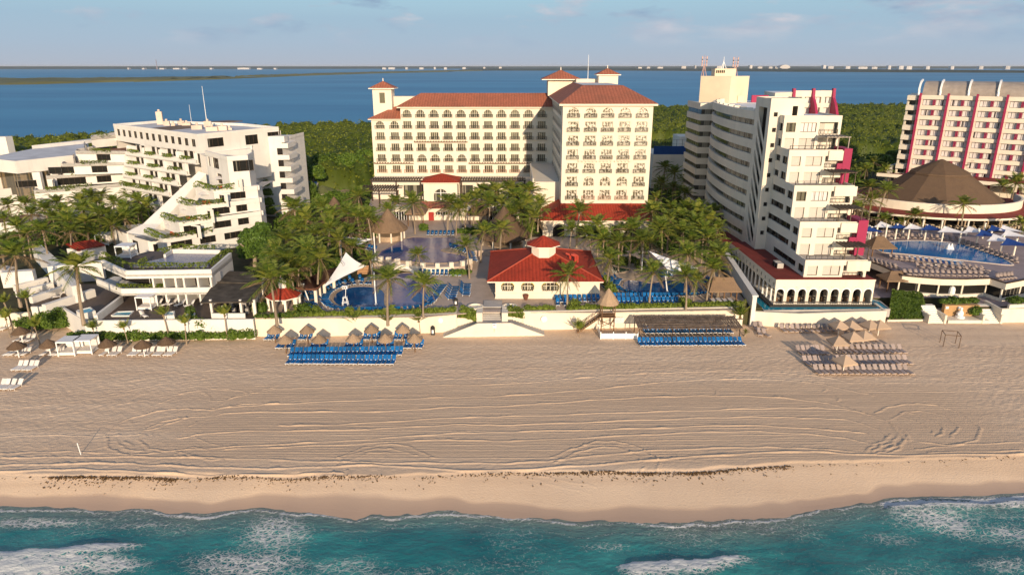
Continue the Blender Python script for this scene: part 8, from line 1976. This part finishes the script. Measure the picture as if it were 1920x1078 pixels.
ZONES = {
 'court': (3.0, 'coconut palm in the court before the white terraced hotel, {o} from the left', 'palms in the left court', [(15, 386, 7, .9), (47, 383, 8, .9), (83, 393, 8, 1.0), (33, 427, 7, 1.05), (77, 374, 7, .85), (107, 381, 8, .9), (120, 398, 8, 1.0), (80, 433, 8, 1.15), (127, 417, 7, 1.05), (157, 397, 8, 1.0), (158, 417, 7, 1.0), (180, 382, 8, .95), (184, 402, 8, 1.05), (167, 370, 7, .85), (200, 404, 8, 1.05), (214, 381, 8, .95), (232, 391, 8, 1.05), (234, 410, 7, 1.05), (260, 378, 8, 1.0), (133, 434, 7, 1.0), (150, 376, 7, .9), (100, 410, 7, .95), (210, 423, 6, .95), (258, 400, 7, .95), (275, 388, 7, .9), (165, 436, 5, .85), (8, 412, 7, .95), (60, 402, 7, .9), (240, 364, 7, .85), (190, 366, 7, .85), (128, 370, 7, .85), (52, 440, 6, .95)]),
 'leftfront': (3.0, 'tall coconut palm rising from the terraces left of the suites, {o} from the left', 'palms by the beach suites', [(30, 480, 9, 1.35), (143, 502, 9.5, 1.25), (2, 455, 8, 1.1)]),
 'garden': (3.2, 'coconut palm in the thick grove left of the thatched pool bar, {o} from the left', 'palms in the left pool garden', [(507, 524, 8.5, 1.35), (538, 490, 8, 1.25), (571, 463, 7.5, 1.1), (600, 487, 8, 1.15), (537, 452, 8, 1.1), (552, 393, 10, 1.25), (574, 413, 9, 1.25), (604, 391, 8, 1.1), (619, 430, 8, 1.15), (635, 453, 7.5, 1.1), (661, 462, 6, .85), (560, 500, 7, 1.1), (650, 401, 8, 1.1), (669, 408, 8, 1.1), (690, 409, 8, 1.05), (590, 440, 7, 1.05), (520, 480, 6.5, 1.05), (672, 368, 8, 1.1), (560, 432, 7, 1.0), (700, 420, 5, .9), (578, 478, 7, 1.1), (545, 515, 6, 1.0), (618, 408, 8, 1.1), (655, 437, 7, 1.0), (525, 505, 6, 1.0)]),
 'pools': (3.2, 'slender palm standing among the hotel pools, {o} from the left', 'palms among the pools', [(694, 488, 4.8, .75), (728, 525, 7.5, 1.0), (784, 478, 3.2, .75), (795, 535, 5.5, .9), (874, 461, 6.5, .95), (908, 435, 6.5, .95), (941, 430, 7.5, 1.1)]),
 'hotelfront': (4.4, 'coconut palm in front of the cream hotel podium, {o} from the left', 'palms before the cream hotel', [(742, 380, 6, .95), (774, 382, 8, 1.15), (845, 382, 8, 1.15), (875, 381, 8, 1.1), (894, 374, 8.5, 1.15), (930, 360, 9.5, 1.3), (955, 358, 9.5, 1.25), (970, 372, 9, 1.25), (985, 384, 8, 1.2), (1002, 411, 7.5, 1.15), (976, 396, 8, 1.2), (918, 382, 8, 1.1), (940, 385, 8, 1.15), (992, 360, 9, 1.2), (1012, 386, 7, 1.05), (905, 360, 8.5, 1.1), (728, 395, 5, .85), (958, 402, 7, 1.05), (860, 395, 6.5, .95)]),
 'rightgarden': (3.2, 'windswept palm in the garden right of the red pavilion, {o} from the left', 'palms in the right pool garden', [(1087, 398, 9, 1.1), (1120, 424, 8, 1.2), (1132, 450, 6.5, 1.05), (1188, 431, 8.5, 1.25), (1224, 396, 9.5, 1.25), (1240, 433, 8, 1.25), (1287, 394, 9, 1.2), (1310, 403, 9, 1.2), (1328, 414, 8.5, 1.2), (1305, 424, 8, 1.2), (1280, 411, 8.5, 1.15), (1331, 450, 8, 1.15), (1341, 471, 7, 1.1), (1350, 481, 8.5, 1.15), (1290, 478, 8.5, 1.1), (1225, 512, 6.5, .95), (1286, 518, 6.5, .95), (1338, 505, 6.5, 1.1), (1306, 526, 4.5, .8), (1144, 488, 6.5, 1.0), (1204, 453, 7, 1.1), (1277, 436, 7.5, 1.15), (1174, 436, 7, 1.1), (1217, 454, 6.5, 1.05), (1284, 364, 9, 1.15), (1221, 400, 7, 1.0), (1310, 391, 8, 1.1), (1336, 398, 7.5, 1.1), (1262, 396, 8, 1.1), (1255, 415, 8, 1.15), (1105, 442, 6.5, 1.0), (1160, 455, 6.5, 1.0), (1300, 452, 7, 1.1), (1320, 436, 7.5, 1.1), (1072, 432, 6.5, 1.0), (1345, 430, 7, 1.0), (1230, 372, 7, 1.0)]),
 'shade': (3.0, 'dark palm in the shade between the cream hotel and curved wing, {o} from the left', 'palms between the hotels', [(1247, 316, 8, 1.2), (1302, 316, 8, 1.2), (1265, 326, 7, 1.1), (1288, 338, 7, 1.05), (1240, 345, 6, 1.0), (1318, 335, 6, 1.0), (1262, 352, 6, 1.0)]),
 'right': (5.5, 'palm rising beside the oval pool deck, {o} from the left', 'palms by the raised deck', [(1632, 352, 9.5, 1.05), (1662, 358, 8.5, 1.1), (1633, 376, 6.5, .95), (1607, 392, 5.5, .95), (1717, 404, 4.5, .9), (1807, 384, 6.5, 1.0), (1658, 413, 3.2, .8), (1917, 420, 3.5, .9), (1690, 418, 2.5, .7)]),
 'rear': (8.0, 'palm by the maroon roofs below the magenta-ribbed hotel, {o} from the left', 'palms by the right hotel', [(1819, 307, 6, 1.1), (1906, 344, 5, 1.15), (1638, 305, 4, 1.1), (1624, 318, 3, 1.0), (1660, 320, 3, 1.0), (1880, 350, 3, .9)]),
 'sand': (0.0, 'small sand palm in front of the left white wall, {o} from the left', 'young palms on the left sand', [(8, 568, 5.5, .55), (11, 598, 3.2, .6), (65, 614, 3.0, .62), (174, 616, 2.6, .58), (232, 616, 2.9, .52), (306, 591, 4.4, .62), (347, 608, 3.4, .55), (421, 591, 4.4, .58), (48, 560, 6.0, .65)]),
 'sandmid': (0.0, 'small palm among the thatched umbrellas at the cream wall, {o} from the left', 'young palms by the umbrellas', [(546, 603, 2.3, .72), (666, 607, 1.9, .72), (726, 604, 2.1, .72), (785, 602, 2.2, .66)]),
}
for zn, (zb, text, grp, lst) in ZONES.items():
    for i, (u, v, h, s) in enumerate(sorted(lst)):
        palm(u, v, h * (.9 if zn in ('court', 'garden', 'rightgarden', 'hotelfront') else 1), s * (1.08 if zn in ('court', 'garden', 'hotelfront') else .98 if zn != 'sandmid' else 1), text.format(o=ordw(i + 1)), grp, zb)
palm(1065, 517, 5.6, .95, 'windswept palm in front of the red pavilion roof', 'palms on the terrace edge', 3.2, bend=0)
palm(1087, 618, 1.3, .62, 'small palm on the sand at the foot of the watch hut stair', 'young palms on the right sand', 0.0)
palm(1388, 594, 2.3, .72, 'bushy windblown palm at the right end of the timber shelter', 'young palms on the right sand', 0.0)
palm(1398, 622, .8, .4, 'tiny yellow palm on the sand below the divider wall', 'young palms on the right sand', 0.0, True)

# ================================================================== bushes, hedges, trees
def leafy(name, label, cat, blobs, mat, size=.4, dens=26, parent=None, grp=None, core=True):
    """leaf clumps packed over overlapping rounded masses; blobs: (x, y, z, rx, ry, rz)"""
    Vs, Fs, n0 = [], [], 0
    for x, y, z, rx, ry, rz in blobs:
        area = (rx * ry + ry * rz + rx * rz) * 3.2; n = max(24, int(area * dens)); d = RNG.normal(size=(n, 3)); d /= np.linalg.norm(d, axis=1)[:, None]; d[:, 2] = np.where(d[:, 2] < -.25, -d[:, 2], d[:, 2])
        rr = (.72 + .38 * vnoise(d[:, 0] * 2.6 + x, d[:, 1] * 2.6 + d[:, 2] * 2 + y, 7)) * (.86 + .2 * RNG.random(n)); P = d * rr[:, None] * [rx, ry, rz] + [x, y, z]
        V, F = cards(P, size, RNG, .25, .62, d * .9); Vs.append(V); Fs.append(F + n0); n0 += len(V)
        if core:
            nu, nv = 10, 6; U, W = np.meshgrid(np.linspace(0, 2 * math.pi, nu), np.linspace(-.5, math.pi / 2, nv)); c = np.stack([x + rx * .66 * np.cos(U) * np.cos(W), y + ry * .66 * np.sin(U) * np.cos(W), z + rz * .66 * np.sin(W)], 2).reshape(-1, 3); Vs.append(c); Fs.append(grid_faces(nu, nv) + n0); n0 += len(c)
    V = np.concatenate(Vs); org = (blobs[0][0], blobs[0][1], blobs[0][2] - blobs[0][5]) if parent is None else WORLD[parent.name]
    o = link(name, np_mesh(name, V - np.array(org), np.concatenate(Fs), mat), parent, org if parent is None else (0, 0, 0))
    if parent is None: tag(o, label, cat, grp)
    return o
def hedge_line(pts, z, w_, h_, step=.9, wob=.25):
    out = []
    for (x0, y0), (x1, y1) in zip(pts[:-1], pts[1:]):
        L = math.hypot(x1 - x0, y1 - y0); n = max(1, int(L / step))
        for k in range(n): t = (k + .5) / n; f = 1 + wob * (RNG.random() - .5) * 2; out.append((x0 + (x1 - x0) * t, y0 + (y1 - y0) * t + RNG.normal(0, .08), z + h_ * .35, step * .85, w_ * .5 * f, h_ * .65 * f))
    return out
def gz_(u, v, z): return G(u, v, z)
leafy('hedge', 'long dark green hedge on the sand under the white sea wall', 'hedge', hedge_line([gz_(128, 640, .2), gz_(250, 637, .2), gz_(400, 636, .2), gz_(477, 634, .2)], .1, 2.2, 1.7, 1.2, .3), BUSH, .36, 20)
leafy('bush', 'big round dark bushes where the left white wall turns', 'bush', [(*gz_(60, 612, .6), .8, 2.6, 1.6, 1.5), (*gz_(92, 608, 1), 1.2, 2.6, 1.6, 2.2), (*gz_(112, 606, 1), 1.2, 2.4, 1.6, 2.4), (*gz_(40, 606, .6), .6, 2.0, 1.2, 1.3)], BUSH, .36, 20)
leafy('bush', 'green creeper spilling over the white wall below the dark pavilion', 'bush', [(*gz_(362, 603, 2.8), 2.6, 1.1, .7, 1.6), (*gz_(378, 607, 2.6), 2.4, 1.5, .7, 1.3), (*gz_(400, 608, 2.4), 2.0, 1.5, .7, 1.2), (*gz_(412, 612, 2.0), 1.6, .9, .5, 1.0), (*gz_(358, 590, 3.4), 3.5, 1.0, .8, 1.5)], BUSH, .34, 24)
leafy('hedge', 'clipped green hedge round the red-roofed gazebo', 'hedge', hedge_line([gz_(477, 596, 3.3), gz_(520, 594, 3.3), gz_(562, 592, 3.3)], 3.1, 1.5, 1.0) + [(*gz_(488, 580, 3.6), 3.6, 1.4, 1.2, 1.3), (*gz_(570, 580, 3.5), 3.5, 1.8, 1.1, 1.1)], BUSH, .34, 24)
leafy('hedge', 'low yellow-green hedge along the wall before the round pool', 'hedge', hedge_line([gz_(566, 591, 3.3), gz_(700, 588, 3.3), gz_(790, 585, 3.3), gz_(853, 582, 3.3)], 3.1, 1.3, .8) + [(*gz_(594, 583, 3.5), 3.6, .8, .7, .8), (*gz_(655, 583, 3.5), 3.6, .8, .7, .8), (*gz_(736, 581, 3.5), 3.6, .9, .7, .9)], HEDGE, .32, 26)
leafy('bush', 'square green shrub planter left of the central stairs', 'bush', [(*gz_(869, 586, 3), 2.7, .9, .8, 1.5), (*gz_(882, 588, 3), 2.6, 1.0, .8, 1.5), (*gz_(890, 590, 3), 2.4, .7, .8, 1.2)], HEDGE, .3, 34)
leafy('bush', 'square green shrub planter right of the central stairs', 'bush', [(*gz_(957, 584, 3), 2.7, .8, .8, 1.4), (*gz_(968, 585, 3), 2.6, 1.0, .8, 1.5), (*gz_(978, 586, 3), 2.5, .7, .8, 1.2)], HEDGE, .3, 34)
leafy('hedge', 'low hedge above the wall between central stairs and pavilion front', 'hedge', hedge_line([gz_(984, 580, 3.3), gz_(1040, 579, 3.3)], 3.1, 1.3, .9), HEDGE, .32, 26)
leafy('hedge', 'green hedge on the wall before the terrace rows of loungers', 'hedge', hedge_line([gz_(1064, 579, 3.3), gz_(1180, 577, 3.3), gz_(1290, 574, 3.3), gz_(1392, 571, 3.3)], 3.1, 1.3, .9) + [(*gz_(1078, 572, 3.5), 3.6, 1.0, .8, 1.0), (*gz_(1284, 568, 3.5), 3.6, 1.2, .8, 1.0)], HEDGE, .32, 26)
leafy('hedge', 'dark hedge on top of the tan alcove', 'hedge', hedge_line([gz_(1762, 567, 2.6), gz_(1832, 566, 2.6)], 2.3, 2.0, 1.2), BUSH, .34, 24)
leafy('bush', 'round dark bush at the right end of the tan alcove', 'bush', [(*gz_(1830, 586, 1.4), 1.4, 1.2, .8, 1.1)], BUSH, .3, 34)
leafy('hedge', 'green hedge in the planter at the right edge of the photo', 'hedge', hedge_line([gz_(1892, 566, 3.2), gz_(1990, 563, 3.2)], 2.9, 2.2, 1.2), BUSH, .34, 22)
leafy('bush', 'green bush beside the pavilion near the watch hut', 'bush', [(*gz_(1145, 545, 4), 4.0, 1.1, 1.2, 1.6), (*gz_(1136, 530, 4), 4.0, .9, 1.0, 1.4)], HEDGE, .34, 26)
leafy('bush', 'green shrubs on the lawn behind the garden pond', 'bush', [(*gz_(1165, 492, 3.6), 3.5, 2.2, 1.6, 1.3), (*gz_(1185, 488, 3.6), 3.5, 1.6, 1.4, 1.1), (*gz_(1200, 498, 3.6), 3.5, 1.2, 1.2, 1.6)], HEDGE, .36, 22)
leafy('hedge', 'hedge behind the far loungers of the upper pool', 'hedge', hedge_line([gz_(855, 436, 4.6), gz_(905, 437, 4.6)], 4.3, 2.0, 1.4) + [(*gz_(795, 428, 5), 5.0, 1.2, 1.6, 1.3)], BUSH, .36, 22)
leafy('hedge', 'small hedge at the end of the stepped pool wall', 'hedge', hedge_line([gz_(845, 513, 3.8), gz_(884, 508, 3.8)], 3.1, 1.4, 1.4), BUSH, .34, 24)
dt = thing('leafy_tree', 'dense round green tree between the white hotel and palm grove', 'tree', (*gz_(478, 500, 3), 3)); x, y = WORLD[dt.name][0], WORLD[dt.name][1]
q = MB(); q.tube((x, y, 3), (x + .3, y, 6.0), .45, .3, 8)
for a in range(5): q.tube((x + .3, y, 5.6), (x + 2.6 * math.cos(a * 1.3), y + 2.2 * math.sin(a * 1.3), 8.2), .22, .1, 6)
q.build('trunk', [BARK], dt)
cb = []
for u, v, z, r in ((455, 462, 6.5, 2.4), (470, 445, 9.0, 2.8), (490, 450, 8.6, 2.8), (505, 462, 7.2, 2.4), (480, 470, 6.4, 2.8), (462, 475, 5.4, 2.2), (500, 480, 5.6, 2.2), (485, 432, 10.4, 2.0), (445, 472, 5.4, 1.7), (512, 450, 8.2, 1.7)): X_, Y_ = XA(u, y + RNG.normal(0, 1.2), z), y + RNG.normal(0, 1.6); cb.append((X_, Y_, z, r, r * .95, r * .8))
leafy('crown', None, None, cb, TREELF, .46, 20, dt)
for i, (u, v, z, r) in enumerate(((497, 335, 12, 1.3), (500, 355, 9.6, 1.6), (502, 376, 7, 1.7), (506, 395, 4.6, 1.9))):
    X_ = XA(u, 181, z); leafy('wall_plant', ['dark plant tuft highest on the white east wall', 'dark plant tuft second from top on the east wall', 'dark plant tuft third from top on the east wall', 'dark plant tuft lowest on the white east wall'][i], 'plant', [(X_, 181.5, z, r, 1.0, r * .95)], BUSH, .45, 22, None, 'plants hanging on the white east wall')
# undergrowth of the gardens
def scatter(polys, dens, zb, hmax, size, rng):
    out = []
    for poly in polys:
        P = np.array(poly); x0, y0 = P.min(0); x1, y1 = P.max(0); n = int((x1 - x0) * (y1 - y0) * dens); X = rng.uniform(x0, x1, n); Y = rng.uniform(y0, y1, n); ins = np.zeros(n, bool); m = len(P)
        for i in range(m):
            (ax, ay), (bx, by) = P[i], P[(i + 1) % m]; c = ((ay > Y) != (by > Y)) & (X < (bx - ax) * (Y - ay) / (by - ay + 1e-9) + ax); ins ^= c
        X, Y = X[ins], Y[ins]; k = fbm(X * .22, Y * .22, 91, 3); keep = k > .36; X, Y, k = X[keep], Y[keep], k[keep]; Z = zb + (k - .36) * 2.2 * hmax * rng.random(len(X)) ** .6; out.append(np.stack([X, Y, Z], 1))
    return np.concatenate(out)
polys = [[gz_(u, v, 3) for u, v in pl] for pl in (((-20, 470), (300, 455), (285, 392), (240, 370), (-20, 372)), ((480, 575), (560, 560), (600, 535), (650, 500), (700, 460), (745, 440), (740, 405), (640, 375), (545, 370), (520, 410), (500, 470)), ((1120, 480), (1190, 478), (1360, 490), (1390, 470), (1330, 345), (1225, 345), (1235, 440), (1130, 445)), ((900, 415), (1010, 440), (1015, 395), (1000, 360), (880, 365)), ((1580, 330), (1680, 320), (1700, 285), (1580, 285)), ((545, 395), (700, 390), (700, 330), (545, 330)))]
P = scatter(polys, 11.0, 3.05, 2.7, .6, RNG); Vq, Fq = cards(P, .75, RNG, .8)
tag(link('undergrowth', np_mesh('undergrowth', Vq, Fq, BUSH)), 'low green undergrowth beneath the garden palms', 'undergrowth', kind='stuff')
# trees along the mangrove edge behind the hotels
k = 0
for u, v, z, r in ((560, 318, 11, 4.5), (586, 322, 10, 4), (540, 345, 9, 4), (612, 300, 11, 4.5), (660, 300, 11, 4.5), (690, 290, 11, 4), (640, 312, 9, 3.5), (575, 352, 7, 3), (1590, 300, 10, 4.5), (1615, 310, 9, 4), (1650, 300, 10, 4.5), (1680, 292, 10, 4), (1600, 330, 8, 3.5), (1240, 285, 9, 4)):
    x, y = G(u, v, z); k += 1; t_ = thing('leafy_tree', f'dark leafy tree behind the hotels at the mangrove edge, {ordw(k)} of the row', 'tree', (x, y, 3), 'trees at the mangrove edge'); q = MB(); q.tube((x, y, 2.8), (x, y, z), .35, .2, 6); q.build('trunk', [BARK], t_)
    leafy('crown', None, None, [(x + r * .5 * math.cos(a), y + r * .5 * math.sin(a), z - r * .35 + .3 * r * (a % 2), r * .62, r * .62, r * .55) for a in range(6)], BUSH, .8, 5, t_)
